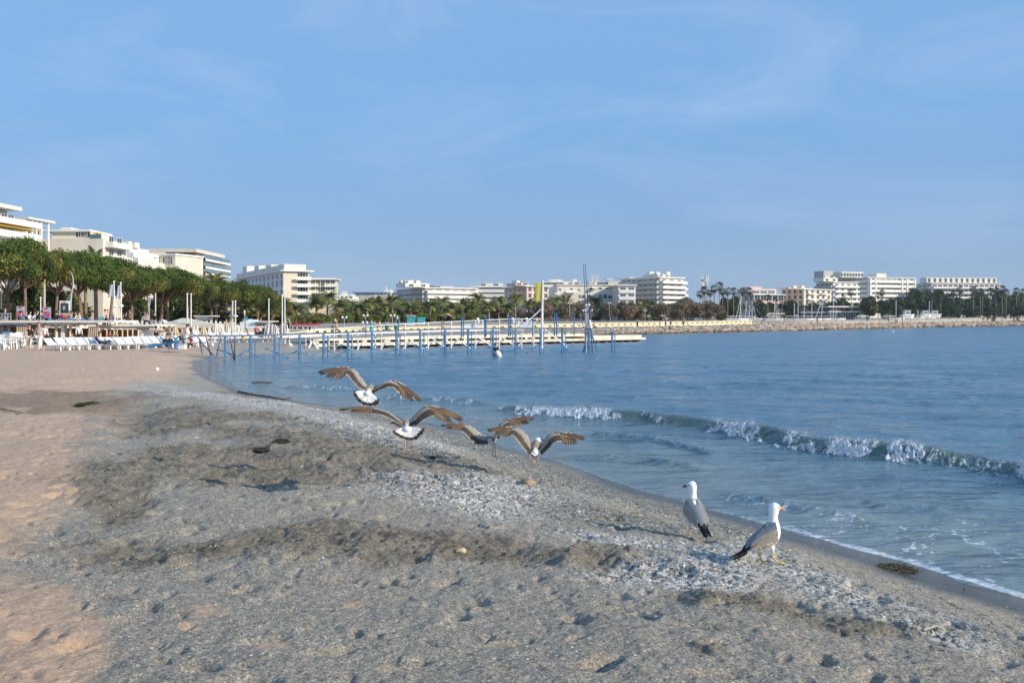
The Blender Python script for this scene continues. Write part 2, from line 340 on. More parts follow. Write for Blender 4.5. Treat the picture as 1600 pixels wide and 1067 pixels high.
# ---------------------------------------------------------------- sea
brk_px = [(740,633),(790,645),(880,651),(960,655),(1060,667),(1150,683),(1280,708),(1400,722),(1500,732),(1600,750),(1720,775)]
BR = np.array([G0(*p) for p in brk_px]+[(9.5, 8.0)])
brk2_px = [(440,606),(500,608),(560,611)]; brk3_px = [(590,622),(640,624),(700,627),(760,630)]
def line_wave(x, y, P, amp_fn, front, back):
    P = np.array(P); d, sg, t = seg_dist(x, y, P); u = d*sg     # seaward positive
    h = np.where(u < 0, np.exp(-(u/.10)**2)*0, 0)
    f = np.where(u < front, sst(0, front, u), np.exp(-((u-front)/back)**2))
    tr = -np.exp(-((u+.45)/.5)**2)*.18
    return u, t, f*amp_fn(t)+tr*amp_fn(t)
pyw = np.concatenate([np.arange(1010, 600, -.62), np.arange(600, 507, -.45)]); wd_ = F*EYE/(pyw-H)
wd_ = np.concatenate([[3.5,5.0], wd_, [1000,1500,2600]])
wt = np.concatenate([np.arange(-.34, .535, .0009), np.linspace(.55, 1.8, 22)])
wx, wy = persp_grid(wd_, wt); ws = -shore_s(wx, wy)
spac = np.repeat(np.gradient(wd_), len(wt))
# domain-warped crests running roughly along the shore
wz = np.zeros(wx.shape); off = sst(.2, 4, ws); ca, sa = math.cos(math.radians(-14)), math.sin(math.radians(-14))
for lam, am, st, sd_ in ((5.5, .07, 2.2, 1), (2.4, .085, 2.4, 2), (1.15, .05, 2.3, 3), (.55, .016, 2.0, 4), (.28, .006, 1.8, 5)):
    u = wx*ca+wy*sa; v = -wx*sa+wy*ca; nz = vn(u/(lam*st)+.6*vn(v/lam, u/lam, 9), v/lam, 300+sd_)
    nz = 1-np.abs(2*nz-1); nz = nz*nz
    wz += am*(nz-.4)*off*sst(lam*1.3, lam*.4, spac)*(1-.55*sst(5, 1, ws)*(lam > 1))
patch = fbm(wx*.08, wy*.05, 3, 77)
wz *= (.55+.9*patch)
au = lambda t: .22*(.62+.75*vn(t*.75, t*0+3.3, 5))*sst(0, 3.5, t)
u, t, h = line_wave(wx, wy, BR, au, .52, .75); wz = wz*(1-.5*np.exp(-(u/1.2)**2))+h
foam = np.zeros(wx.shape)
wpx = 800+wx/wy*F; wq = wpx+(fbm(wx*3, wy*3, 3, 303)-.5)*70
segs = [(795,965,1.0),(1000,1038,.7),(1116,1184,.85),(1216,1262,.8),(1276,1352,1.0),(1384,1446,1.0),(1452,1585,.62),(1584,1700,1.0)]
along = np.zeros(wx.shape)
for a_, b_, k_ in segs: along = np.maximum(along, k_*sst(a_-9, a_+12, wq)*sst(b_+9, b_-12, wq))
fn = fbm(wx*6, wy*4.5, 4, 61, .6); fn2 = fbm(wx*14, wy*9, 3, 67, .6)
band = sst(-.12, .06, u+(fn-.5)*.5)*sst(.78, .36, u+(fn2-.5)*.7)
solid = sst(800, 900, wpx)*sst(960, 880, wpx)
f1 = along*band*sst(.36, .62, .5*fn+.5*fn2-.12+.22*along+.08*solid)*np.clip(along*1.3, 0, 1); foam = np.maximum(foam, f1)
wz += f1*((fn2-.38)*.16+(fbm(wx*34, wy*26, 2, 90)-.5)*.05+.02)*sst(60, 10, wy)
# smaller breakers far left, low ripples in front, lace by the water's edge
for P_, am, br_ in (([G0(*p) for p in [(430,606),(500,608),(570,611)]], .09, .55), ([G0(*p) for p in [(585,621),(640,624),(700,627),(775,632)]], .11, .6),
                    ([G0(*p) for p in [(870,714),(930,718),(1000,723),(1095,738)]], .075, 0), ([G0(*p) for p in [(900,680),(1000,688),(1115,712)]], .09, 0),
                    ([G0(*p) for p in [(1095,772),(1180,788),(1250,802),(1330,818),(1400,828)]], .06, .5), ([G0(*p) for p in [(1330,790),(1420,800),(1490,806)]], .05, 0), ([G0(*p) for p in [(640,660),(760,672)]], .05, 0)):
    P_ = np.array(P_); uu, tt, hh = line_wave(wx, wy, P_, lambda t: am+0*t, .25, .35); LT = tt.max()
    ends = sst(0, .15, tt/LT)*sst(1, .8, tt/LT); wz += hh*ends*(.6+.8*fn)
    if br_: foam = np.maximum(foam, br_*ends*sst(-.08, .05, uu+(fn-.5)*.5)*sst(.5, .2, uu)*sst(.42, .62, fn2*.6+fn*.45))
lace = np.abs(fbm(wx*2.2+.4*fn, wy*1.5, 4, 171, .6)-.5); lz = sst(.045, .008, lace)*sst(.35, .6, fn2*.5+fn*.5)
far_l = emax(wpx, H+EYE/wy*F, [(1500,880,270,55,14),(1350,850,110,18,16),(1560,850,150,40,10)])
foam = np.maximum(foam, .62*lz*sst(-.25, .3, far_l)); 
edge = sst(-.05, .0, ws)*sst(.17+.1*fn, .05, ws+(fn-.5)*.2); foam = np.maximum(foam, edge*.75*sst(15, 10, wy)*sst(.25, .5, fbm(wx*1.3, wy*1.3, 3, 19)+.15))
foam = np.maximum(foam, edge*.28)
wz = wz*sst(0, 1.2, ws)+.006+sst(3, .3, ws)*(fbm(wx*1.1, wy*1.1, 3, 505)-.5)*.05
shal = sst(7, .3, ws)
def sea_material():
    m, n, l, b = nodes('sea_water'); tc = n.new('ShaderNodeTexCoord')
    def noise(scl, det, st, rot=14, dist=.4):
        mp = n.new('ShaderNodeMapping'); mp.inputs['Rotation'].default_value = (0, 0, math.radians(rot)); mp.inputs['Scale'].default_value = st; l.new(tc.outputs['Object'], mp.inputs[0])
        x = n.new('ShaderNodeTexNoise'); x.inputs['Scale'].default_value = scl; x.inputs['Detail'].default_value = det; x.inputs['Roughness'].default_value = .55; x.inputs['Distortion'].default_value = dist; l.new(mp.outputs[0], x.inputs[0]); return x.outputs[0]
    b.inputs['IOR'].default_value = 1.333; b.inputs['Roughness'].default_value = .1
    fo = hid(n, l, 'foam'); sh = hid(n, l, 'shallow')
    c = n.new('ShaderNodeMixRGB'); l.new(sh, c.inputs[0]); c.inputs[1].default_value = (.095,.185,.26,1); c.inputs[2].default_value = (.17,.225,.24,1)
    c2 = n.new('ShaderNodeMixRGB'); l.new(hid(n, l, 'wall'), c2.inputs[0]); l.new(c.outputs[0], c2.inputs[1]); c2.inputs[2].default_value = (.11,.155,.14,1)
    fx = noise(16, 5, (1,1,1), 0, .2); fr = n.new('ShaderNodeMapRange'); l.new(fx, fr.inputs[0]); fr.inputs[1].default_value = .3; fr.inputs[2].default_value = .7; fr.inputs[3].default_value = -.3; fr.inputs[4].default_value = .3
    fa = n.new('ShaderNodeMath'); fa.operation = 'ADD'; l.new(fr.outputs[0], fa.inputs[0]); l.new(fo, fa.inputs[1])
    fs = n.new('ShaderNodeMapRange'); fs.inputs[1].default_value = .3; fs.inputs[2].default_value = .75; l.new(fa.outputs[0], fs.inputs[0])
    gt = n.new('ShaderNodeMapRange'); l.new(fo, gt.inputs[0]); gt.inputs[1].default_value = .03; gt.inputs[2].default_value = .25
    fm = n.new('ShaderNodeMath'); fm.operation = 'MULTIPLY'; l.new(fs.outputs[0], fm.inputs[0]); l.new(gt.outputs[0], fm.inputs[1])
    c3 = n.new('ShaderNodeMixRGB'); l.new(fm.outputs[0], c3.inputs[0]); l.new(c2.outputs[0], c3.inputs[1]); c3.inputs[2].default_value = (.60,.64,.68,1)
    l.new(c3.outputs[0], b.inputs['Base Color'])
    ro = n.new('ShaderNodeMapRange'); l.new(fm.outputs[0], ro.inputs[0]); ro.inputs[4].default_value = .6; l.new(ro.outputs[0], b.inputs['Roughness']); rc = n.new('ShaderNodeMapRange'); l.new(hid(n, l, 'chop'), rc.inputs[0]); rc.inputs[3].default_value = .11; rc.inputs[4].default_value = .22; l.new(rc.outputs[0], ro.inputs[3])
    prev = None
    for scl, det, st, rot, stg, dist in ((.35, 5, (.45,1.4,1), 12, .8, 1.3), (2.0, 4, (.5,1.4,1), -10, .6, .26), (8, 4, (.6,1.3,1), 15, .45, .05)):
        bp = n.new('ShaderNodeBump'); bp.inputs['Strength'].default_value = stg; bp.inputs['Distance'].default_value = dist; l.new(noise(scl, det, st, rot), bp.inputs['Height'])
        if prev: l.new(prev.outputs[0], bp.inputs['Normal'])
        prev = bp
    l.new(prev.outputs[0], b.inputs['Normal']); return m
wall = np.exp(-((u-.28)/.3)**2)*sst(0, 3, t)
sea = fastmesh('sea_water', np.c_[wx, wy, wz], gridfaces(len(wd_), len(wt)), sea_material(), attrs=dict(foam=foam, shallow=shal, wall=wall, chop=sst(18, 80, wy)))
tag(sea, kind='structure')
# spray: drops and clots of foam thrown up along the breaker
rg = np.random.default_rng(5)
def chips(name, P, S, nrm_j, col, matr, flat=.35, lift=0.0, nside=5):
    n_ = len(P); an = np.linspace(0, 2*np.pi, nside, endpoint=False)[None, :]+rg.uniform(0, 6.28, (n_, 1)); rad = S[:, None]*rg.uniform(.6, 1.15, (n_, nside))
    T1 = np.zeros((n_, 3)); yaw = rg.uniform(0, 6.28, n_); tilt = rg.normal(0, nrm_j, (n_, 2))
    nn = np.c_[tilt, np.ones(n_)]; nn /= np.linalg.norm(nn, axis=1)[:, None]
    a = np.c_[np.cos(yaw), np.sin(yaw), np.zeros(n_)]; a -= nn*(a*nn).sum(1)[:, None]; a /= np.linalg.norm(a, axis=1)[:, None]; b_ = np.cross(nn, a)
    asp = rg.uniform(.5, 1, n_)
    ring = P[:, None, :]+a[:, None, :]*(rad*np.cos(an))[..., None]+b_[:, None, :]*(rad*np.sin(an)*asp[:, None])[..., None]
    top = (P+nn*(S*flat)[:, None])[:, None, :]
    V = np.concatenate([ring+lift, top+lift], 1).reshape(-1, 3); k = nside+1; base = (np.arange(n_)*k)[:, None]
    Q = np.concatenate([np.stack([base[:, 0]+i, base[:, 0]+(i+1) % nside, base[:, 0]+nside], 1) for i in range(nside)])
    C = np.repeat(col, k, 0) if col is not None else None
    return fastmesh(name, V, Q, matr, cols=C, smooth=False)
pp = []; ss = []
flat_i = np.where((foam > .6) & (u > 0) & (u < .7) & (wy < 30))[0]; pick = rg.choice(flat_i, 5200)
h_ = rg.exponential(.035, len(pick)); P = np.c_[wx[pick]+rg.normal(0, .05, len(pick)), wy[pick]+rg.normal(0, .05, len(pick)), wz[pick]+h_]
S = rg.uniform(.004, .016, len(pick)); S[h_ > .06] *= .55
spray = chips('sea_spray', P, S, .8, None, mat('foam_white', (.66,.69,.72), .5, .04), .9)
tag(spray, 'white spray and foam clots thrown up along the breaking wave', 'sea foam', kind='stuff')
# ---------------------------------------------------------------- shells, pebbles, weed flakes on the sand
def scatter(nmax, key, ymax, seed, power=1.0, pmin=0.0):
    r = np.random.default_rng(seed); py = r.uniform(545 if ymax > 45 else H+F*(EYE-.6)/ymax, 1080, nmax*3); px = r.uniform(-60, 1680, nmax*3)
    d = F*(EYE-.62)/(py-H); x = (px-800)/F*d; s = shore_s(x, d); m = masks(x, d, s); pr = key(m)*(s > .35)
    k = r.uniform(0, 1, len(x)) < pr**power; x = x[k][:nmax]; d = d[k][:nmax]; m = {a: b[k][:nmax] for a, b in m.items()}; s = s[k][:nmax]
    return x, d, ground_z(x, d, m, s), m, r
x, d, z, m, r = scatter(80000, lambda m: np.clip(.02+.95*m['shell']**.8+.35*m['dark']*(1-m['wet']), 0, 1)*(1-.85*m['pink']), 34, 8)
S = r.lognormal(math.log(.0062), .4, len(x))*np.clip(d/9, .75, 2.2); S = np.clip(S*1.12, .003, .032)
v = r.uniform(.45, .85, len(x))[:, None]*np.array([[1,.96,.89]]); dk = r.uniform(size=len(x)) < (.15+.5*m['dark']); v[dk] *= r.uniform(.08, .4, dk.sum())[:, None]
o = chips('shell_fragments', np.c_[x, d, z], S, .35, v, colmat('shell_bits', .6), .3); tag(o, 'white and grey shell fragments strewn over the grey sand', 'shell fragments', kind='stuff')
x, d, z, m, r = scatter(16000, lambda m: np.clip(.006+.9*m['weed'], 0, 1)*(1-.8*m['pink']), 24, 18)
S = r.lognormal(math.log(.007), .45, len(x))*np.clip(d/9, .8, 2.0); v = r.uniform(.6, 2.0, len(x))[:, None]*np.array([[.14,.115,.075]])
o = chips('dried_seaweed', np.c_[x, d, z], S, .9, v, colmat('weed_bits', .95), .55); tag(o, 'brown crumbs of dried seaweed over the darker sand', 'dried seaweed', kind='stuff')
x, d, z, m, r = scatter(900, lambda m: np.clip(.03+.12*m['pink']+.2*m['wet'], 0, 1), 22, 28)
S = r.lognormal(math.log(.008), .4, len(x))*np.clip(d/9, .8, 2); v = r.uniform(.2, 1.0, len(x))[:, None]*np.array([[.16,.13,.1]])
o = chips('sand_grit', np.c_[x, d, z], S, .5, v, colmat('weed_bits'), .6); tag(o, 'dark grit and crumbs scattered thinly over the sand', 'grit', kind='stuff')
# ---------------------------------------------------------------- buildings
WHITE = mat('white_render', (.76,.72,.63), .75, .05, .25); CREAM = mat('cream_render', (.74,.66,.52), .8, .07, .25); CREAM2 = mat('pale_stone_render', (.72,.66,.56), .8, .07, .25)
PINKW = mat('pink_render', (.80,.56,.50), .8, .06, .25); BEIGE = mat('beige_render', (.62,.52,.40), .8, .08, .25); GREYW = mat('grey_render', (.50,.49,.47), .8, .08, .3)
GLASS = mat('window_glass', (.055,.065,.075), .12, .25, .6, spec=.8); GLASSB = mat('balcony_glass', (.16,.24,.27), .15, .2, .5, spec=.8); DARKIN = mat('dark_glass_front', (.035,.035,.038), .3, .2, .4)
TRIM = mat('white_trim', (.82,.80,.75), .7, .04, .5); ROOFT = mat('terracotta_tiles', (.52,.20,.10), .85, .15, 1.2); YEL = mat('yellow_awning', (.85,.55,.09), .8, .08, 1); REDP = mat('red_blind', (.42,.17,.12), .8, .1, 1)
METAL = mat('grey_metal', (.42,.43,.44), .45, .1, 2, metal=.3); BLUER = mat('blue_roof_sheet', (.16,.30,.46), .5, .1, .4); WHITEP = mat('white_paint', (.82,.81,.78), .5, .06, 1.5)
_wc = {}
def win_pair(w_, h_, glass, frame, bars=1):
    k = (round(w_, 2), round(h_, 2), glass.name, frame.name, bars)
    if k not in _wc:
        f = MB(); t = .07
        f.box((-w_/2-t, -.03, -t), (w_/2+t, 0, 0)); f.box((-w_/2-t, -.03, h_), (w_/2+t, 0, h_+t)); f.box((-w_/2-t, -.03, 0), (-w_/2, 0, h_)); f.box((w_/2, -.03, 0), (w_/2+t, 0, h_))
        for b_ in range(bars): xx = -w_/2+w_*(b_+1)/(bars+1); f.box((xx-.035, -.025, 0), (xx+.035, 0, h_))
        p = MB(); p.box((-w_/2, -.02, 0), (w_/2, -.004, h_)); a = f.build('window', frame); b2 = p.build('pane', glass)
        _wc[k] = (a.data, b2.data); bpy.data.objects.remove(a); bpy.data.objects.remove(b2)
    return _wc[k]
class Bld:
    def __init__(s, name, label, pxc, d, px1, px0=None, yaw=0, base=2.0, depth=14, cat='building', group=None):
        s.C = Vector(((pxc-800)/F*d, d, base)); s.psi = math.radians(yaw); s.d = d; s.base = base
        c, sn = math.cos(s.psi), math.sin(s.psi)
        k1 = (px1-800)/F; s.L = (k1*s.C.y-s.C.x)/(c-k1*sn)
        s.D = depth
        if px0 is not None: k0 = (px0-800)/F; s.D = (k0*s.C.y-s.C.x)/(-sn-k0*c)
        s.o = empty(name, s.C, label, cat, group, rz=s.psi)
        s.T = {'front': Matrix.Identity(4), 'left': Matrix(((0,-0,0,0),(0,1,0,0),(0,0,1,0),(0,0,0,1)))}
    def z(s, py, d=None): return EYE-(py-H)/F*(d or s.d)-s.base
    def t(s, px): k = (px-800)/F; c, sn = math.cos(s.psi), math.sin(s.psi); return (k*s.C.y-s.C.x)/(c-k*sn)
    def tl(s, px): k = (px-800)/F; c, sn = math.cos(s.psi), math.sin(s.psi); return (k*s.C.y-s.C.x)/(-sn-k*c)
    def bx(s, side, t0, t1, o0, o1, z0, z1):     # o = outwards from that face
        if side == 'front': return (t0, -o1, z0), (t1, -o0, z1)
        if side == 'left': return (-o1, t0, z0), (-o0, t1, z1)
        return (s.L+o0, t0, z0), (s.L+o1, t1, z1)
    def block(s, name, m, x0, x1, y0, y1, z0, z1):
        mb = MB(); mb.box((x0, y0, z0), (x1, y1, z1)); return mb.build(name, m, s.o)
    def part(s, name, m, boxes):
        mb = MB()
        for b in boxes: mb.box(*s.bx(*b))
        return mb.build(name, m, s.o)
    def win(s, side, t, z, w_, h_, glass=None, frame=None, bars=1, out=0.0):
        me, mp_ = win_pair(w_, h_, glass or GLASS, frame or TRIM, bars); o = link('window', me, s.o)
        if side == 'front': o.location = (t, -out-.003, z)
        elif side == 'left': o.location = (-out-.003, t, z); o.rotation_euler = (0, 0, -math.pi/2)
        else: o.location = (s.L+out+.003, t, z); o.rotation_euler = (0, 0, math.pi/2)
        p = link('pane', mp_, o); return o
    def floors(s, side, t0, t1, z0, z1, n, wins=0, ww=1.6, wh=1.5, balc=True, out=1.3, par=.95, m=None, glass=None, bars=1, sill=None, slab=.22, pm=None, wout=0.0, skip=()):
        fh = (z1-z0)/n; m = m or TRIM
        for i in range(n):
            zb = z0+i*fh
            if i in skip: continue
            if balc: s.part('balcony', pm or m, [(side, t0, t1, -.01, out, zb-slab, zb), (side, t0, t1, out-.1, out+.002, zb+.003, zb+par), (side, t0, t0+.1, 0, out-.1, zb+.003, zb+par), (side, t1-.1, t1, 0, out-.1, zb+.003, zb+par)])
            for k in range(wins):
                tt = t0+(t1-t0)*(k+.5)/wins; s.win(side, tt, zb+(sill if sill is not None else (.1 if balc else fh*.3)), ww, min(wh, fh*.8), glass, None, bars, wout)
def rnd(seed): return random.Random(seed)
def roof_bits(b, r, x0, x1, y0, y1, z, n, m=None, hmax=2.2):
    for i in range(n):
        x_ = r.uniform(x0, x1); y_ = r.uniform(y0, y1); w_ = r.uniform(.7, 2.2); b.block('chimney', m or WHITE, x_, x_+w_, y_, y_+r.uniform(.8, 2), z, z+r.uniform(.8, hmax))
def leafbits(n, r, boxes, size, cols):
    P = []; rr = np.random.default_rng(r)
    V = []; Q = []; C = []
    return None
# 1 apartment block cut by the left edge, its front turned to the sea
b = Bld('apartment_block', 'white apartment block with long balconies and a yellow awning at the left edge', -50, 120, 18, depth=12, yaw=86)
z = lambda p: b.z(p, 130); zt = z(331); b.block('wall', WHITE, 0, b.L, 0, 12, 0, z(345)); b.block('attic', WHITE, 0, b.L, .6, 11, z(345)+.003, zt); b.part('roof_slab', WHITE, [('front', 0, b.L+.4, -11, 1.2, zt+.003, zt+.5)])
for pa, pb in ((354, 349), (374, 368), (398, 391)):
    L2 = b.L+3.5; b.part('balcony', TRIM, [('front', 0, L2, -.01, 2.0, z(pa)-.1, z(pa)+.2), ('front', 0, L2, 1.9, 2.002, z(pa)+.2, z(pb)+.25), ('front', L2-.12, L2, 0, 1.9, z(pa)+.203, z(pb)+.25)])
b.block('bay_wall', WHITE, b.L+.003, b.L+3.2, .4, 6, 0, z(353))
b.part('awning', YEL, [('front', 2, b.L+3, .1, 1.9, z(359.5), z(358.5))])
for k in range(6): b.win('front', 1.5+k*1.5, z(367)-.3, 1.2, 1.4)
for k in range(6): b.win('front', 1.5+k*1.5, z(348.5), 1.2, .9)
# 2 white portico with tall columns
b = Bld('portico_building', 'white building with a thin canopy roof carried on tall slender columns', 40, 138, 80, depth=10, yaw=84)
zt = b.z(342.5)
b.block('wall', WHITE, 0, .5, 0, 3.2, 0, zt); b.block('rear_wall', GREYW, .6, b.L, 3.0, 9, 0, b.z(366))
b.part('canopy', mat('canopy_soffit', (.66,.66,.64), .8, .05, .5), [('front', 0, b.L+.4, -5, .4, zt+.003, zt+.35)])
for px_ in (49.5, 56.5, 64, 75): 
    t = b.t(px_); mb = MB(); mb.box((t-.14, -.14, 0), (t+.14, .14, zt)); mb.build('column', TRIM, b.o)
for j in range(3):
    b.part('balcony', TRIM, [('front', .6, b.L, -2.9, -1.2, b.z(395-j*12)-.15, b.z(395-j*12)+.1)])
    for k in range(4): b.win('front', 1.6+k*2, b.z(394-j*12)+.2, 1.1, 1.5, out=-3.0)
# 3 long blank cream wall
b = Bld('cream_building', 'long cream building with a blank side wall and penthouse above the pines', 67, 146, 161, depth=9)
zt = b.z(373); b.block('wall', CREAM2, 0, b.L, 0, b.D, 0, zt)
zp = b.z(361.5); b.block('penthouse', WHITE, b.t(76), b.t(138), 1, 8, zt+.003, zp); b.block('roof_slab', TRIM, b.t(62), b.t(139), .4, 8.5, zp+.003, zp+.3)
b.block('stair_tower', CREAM2, b.t(80), b.t(97), 3, 6, zp+.31, b.z(352.5)); b.block('chimney', CREAM2, b.t(109), b.t(113), 3, 4.2, zp+.31, b.z(357.5))
for px_ in (118, 125.5, 132): b.win('front', b.t(px_), zt+.3, .75, .75*1.0, out=-1)
b.part('railing', GLASSB, [('front', b.t(140), b.t(158), -.1, 0, zt+.003, zt+.65)])
b.part('awning', YEL, [('front', b.t(143), b.t(152), -2, -.4, zt+.8, zt+.95)])
for k in range(4):
    z_ = zt-1-k*1.95; b.part('balcony', TRIM, [('right', .5, 8, -.01, 1.3, z_-.22, z_), ('right', .5, 8, 1.2, 1.302, z_+.003, z_+.6), ('right', .5, .6, 0, 1.2, z_+.003, z_+.6)])
    b.win('right', 3, z_+.05, 1.6, 1.5); b.win('right', 6, z_+.05, 1.6, 1.5)
# 4 stepped terraces
b = Bld('terrace_building', 'white building stepping down in broad terraces right of the cream wall', 163, 165, 213, depth=12, yaw=-8)
steps = [(163, 176, 383), (163, 193, 391), (163, 203, 399), (163, 213, 407)]
for i, (a, c, p) in enumerate(steps[::-1]):
    z_ = b.z(p); b.block('wall', WHITE, b.t(a)+.01*i, b.t(c), .6*i, b.D, 0 if i == 0 else b.z(steps[::-1][i-1][2])+.003, z_)
    b.part('balcony', TRIM, [('front', b.t(a), b.t(c)+1.0, -.6*i+.01, -.6*i+1.2, z_-.35, z_-.05), ('front', b.t(a), b.t(c)+1.0, -.6*i+1.1, -.6*i+1.202, z_-.047, z_+.35)])
    for k in range(3): b.win('front', b.t(a)+1+(b.t(c)-b.t(a)-2)*k/2, z_-2.4, 1.1, 1.4, out=-.6*i)
roof_bits(b, rnd(3), b.t(168), b.t(174), 3, 9, b.z(383), 2, hmax=1)
# 5 cream house with loggias
b = Bld('cream_house', 'cream house with arched loggias below the modern flat roofed block', 209, 178, 254, depth=10, yaw=10)
zt = b.z(397.5); b.block('wall', CREAM, 0, b.L, 0, b.D, 0, zt); b.block('roof_slab', CREAM2, -.3, b.L+.3, -.3, b.D, zt+.003, zt+.4)
b.part('balcony', CREAM, [('front', b.t(228), b.L, -.01, 1.1, b.z(415), b.z(413)), ('front', b.t(228), b.L, 1.0, 1.102, b.z(413)+.003, b.z(410))])
for px_, w_ in ((222, 1.2), (233, 1.6), (238.5, 1.2), (246, 1.0)): b.win('front', b.t(px_), b.z(412.5), w_, 1.35)
b2 = Bld('cream_wing', 'low cream wing with shuttered windows in front of the flat roofed block', 250, 174, 274, depth=8, yaw=-18)
zt = b2.z(399.5); b2.block('wall', CREAM2, 0, b2.L, 0, b2.D, 0, zt); b2.block('roof_slab', TRIM, -.2, b2.L+.2, -.2, 8, zt+.003, zt+.3)
for k in range(3): b2.win('front', 1+k*(b2.L-2)/2, b2.z(413), .8, 1.2)
# 6 modern flat roofed block
b = Bld('modern_block', 'modern cream block with overhanging flat roof and dark strip windows', 232, 200, 304, depth=18)
zt = b.z(394.5); zl = b.z(401); b.block('wall', CREAM, b.t(262), b.L, 0, b.D, 0, zl); b.block('attic', CREAM2, b.t(240), b.L-1.5, 1.6, b.D-2, zl+.003, zt)
b.block('low_wall', CREAM2, 0, b.t(262)-.003, 1, b.D, 0, zl)
b.part('roof_slab', mat('roof_fascia', (.72,.65,.55), .8, .05, .3), [('front', b.t(234), b.L+.6, -b.D-1, .9, zt+.003, b.z(389))])
for k in range(7): b.win('front', b.t(246)+k*(b.L-b.t(246)-2)/6.5, zl+.1, 1.7, b.z(395.5)-zl-.3, out=-1.6)
for py0, py1, gm_ in ((415, 409, GLASS), (418.5, 416, GLASS), (429, 423.5, REDP)): b.win('front', b.t(294), b.z(py0), 1.45, b.z(py1)-b.z(py0), gm_, bars=2)
for i, p in enumerate((404, 416, 426)):
    z_ = b.z(p); b.part('balcony', TRIM, [('right', -.8, b.D, -.01, 2.2, z_-.45, z_), ('front', b.L+.01, b.L+2.2, -.01, .8, z_-.45, z_)])
    b.part('railing', GLASSB, [('right', -.7, b.D, 2.1, 2.16, z_+.003, z_+.75)])
    for k in range(5): b.win('right', 2+k*3.4, z_+.05, 2.2, 1.1 if i else .95, bars=1)
# 7 hotel with long shaded side
b = Bld('hotel', 'large pale hotel with a long shaded side of small windows and lit balconies', 443, 250, 483, px0=370, yaw=27)
zt = b.z(422.5); b.block('wall', CREAM, 0, b.L, 0, b.D, 0, zt)
SH_ = mat('hotel_side_shade', (.66,.66,.66), .8, .05, .25); b.part('side_wall', SH_, [('left', 0, b.D, .003, .05, 0, zt-.003)])  # greyer than the front wall: the side's shade is put into its colour
b.part('cornice', TRIM, [('left', -.6, b.D+.6, .06, .9, zt-.25, zt+.1), ('front', -.5, b.L+1.1, .003, .9, zt-.25, zt+.1), ('front', -.5, b.L+1.1, -b.D, 0, zt+.003, zt+.1)])
b.part('parapet', WHITE, [('left', 0, b.D, -.3, 0, zt+.103, zt+1.5), ('front', 0, b.t(478), -.3, 0, zt+.103, zt+1.6)])
for p0, p1, h_ in ((376, 382.5, 415.5), (394, 401, 414.8), (411.5, 420, 413.3), (430.5, 438.5, 412.6)):
    y0 = b.tl(p1); y1 = b.tl(p0); d_ = 252+y0*.8; mb = MB(); zz = EYE-(h_-H)/F*(250+y0*.88)-b.base
    mb.box((.6, y0, zt+.11), (4.5, y1, zz)); mb.build('roof_turret', WHITE, b.o)
b.block('penthouse', WHITE, 2, b.t(476), 5, 14, zt+.105, zt+1.9)
for j, p in enumerate((434, 446, 460, 473)):
    z_ = b.z(p)
    for k in range(12):
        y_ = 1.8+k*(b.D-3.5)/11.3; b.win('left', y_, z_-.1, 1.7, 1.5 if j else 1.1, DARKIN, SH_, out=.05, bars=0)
    if j in (1, 3): b.part('string_course', TRIM, [('left', 0, b.D, .05, .18, z_-1.0, z_-.8)])
for i, p in enumerate((436, 447, 459, 471)):
    z_ = b.z(p); t0 = b.t(461.5)
    b.part('balcony', TRIM, [('front', t0, b.L+.2, -.01, 1.4, z_-.25, z_), ('front', t0, b.L+.2, 1.3, 1.402, z_+.003, z_+.6)])
    for k in range(3): b.win('front', t0+1.2+k*(b.L-t0-2.2)/2, z_+.05, 1.3, 1.55)
b = Bld('hotel_wing', 'lower cream wing with balconies on the right of the large hotel', 483, 262, 526, depth=12, yaw=8)
zt = b.z(437); b.block('wall', CREAM, 0, b.L, 0, b.D, 0, zt); b.block('roof_slab', TRIM, -.5, b.L+.8, -.9, b.D, zt+.003, zt+.3); b.block('penthouse', WHITE, 0, b.t(523), 1.5, 9, zt+.31, b.z(434))
for i, p in enumerate((447, 457, 467)):
    z_ = b.z(p); b.part('balcony', TRIM, [('front', 0, b.t(498), -.01, 1.2, z_-.25, z_), ('front', 0, b.t(498), 1.1, 1.202, z_+.003, z_+.6)]); b.part('balcony', TRIM, [('front', b.t(507), b.L+.2, -.01, 1.2, z_-.25, z_), ('front', b.t(507), b.L+.2, 1.1, 1.202, z_+.003, z_+.6)])
    for k in range(5): b.win('front', 1.0+k*(b.L-2)/4, z_+.05, 1.0, 1.5)
# 8 small villa with a terracotta roof
b = Bld('villa', 'small white villa with a terracotta tiled hip roof among the palms', 408, 215, 438, depth=7, yaw=0)
z_ = b.z(466); b.block('wall', WHITE, 0, b.L, 0, b.D, 0, z_)
mb = MB(); e_ = .6; zt = b.z(458); L_, D_ = b.L, b.D
P = [(-e_,-e_,z_+.003),(L_+e_,-e_,z_+.003),(L_+e_,D_+e_,z_+.003),(-e_,D_+e_,z_+.003),(L_*.12,D_/2,zt),(L_*.5,D_/2,zt)]
mb.v = P
for q in ((0,1,5,4),(1,2,5),(2,3,4,5),(3,0,4),(0,3,2,1)): mb.face(q)
mb.build('roof', ROOFT, b.o)
for k in range(3): b.win('front', 1+k*(b.L-2)/2, z_-1.6, .7, 1.1)
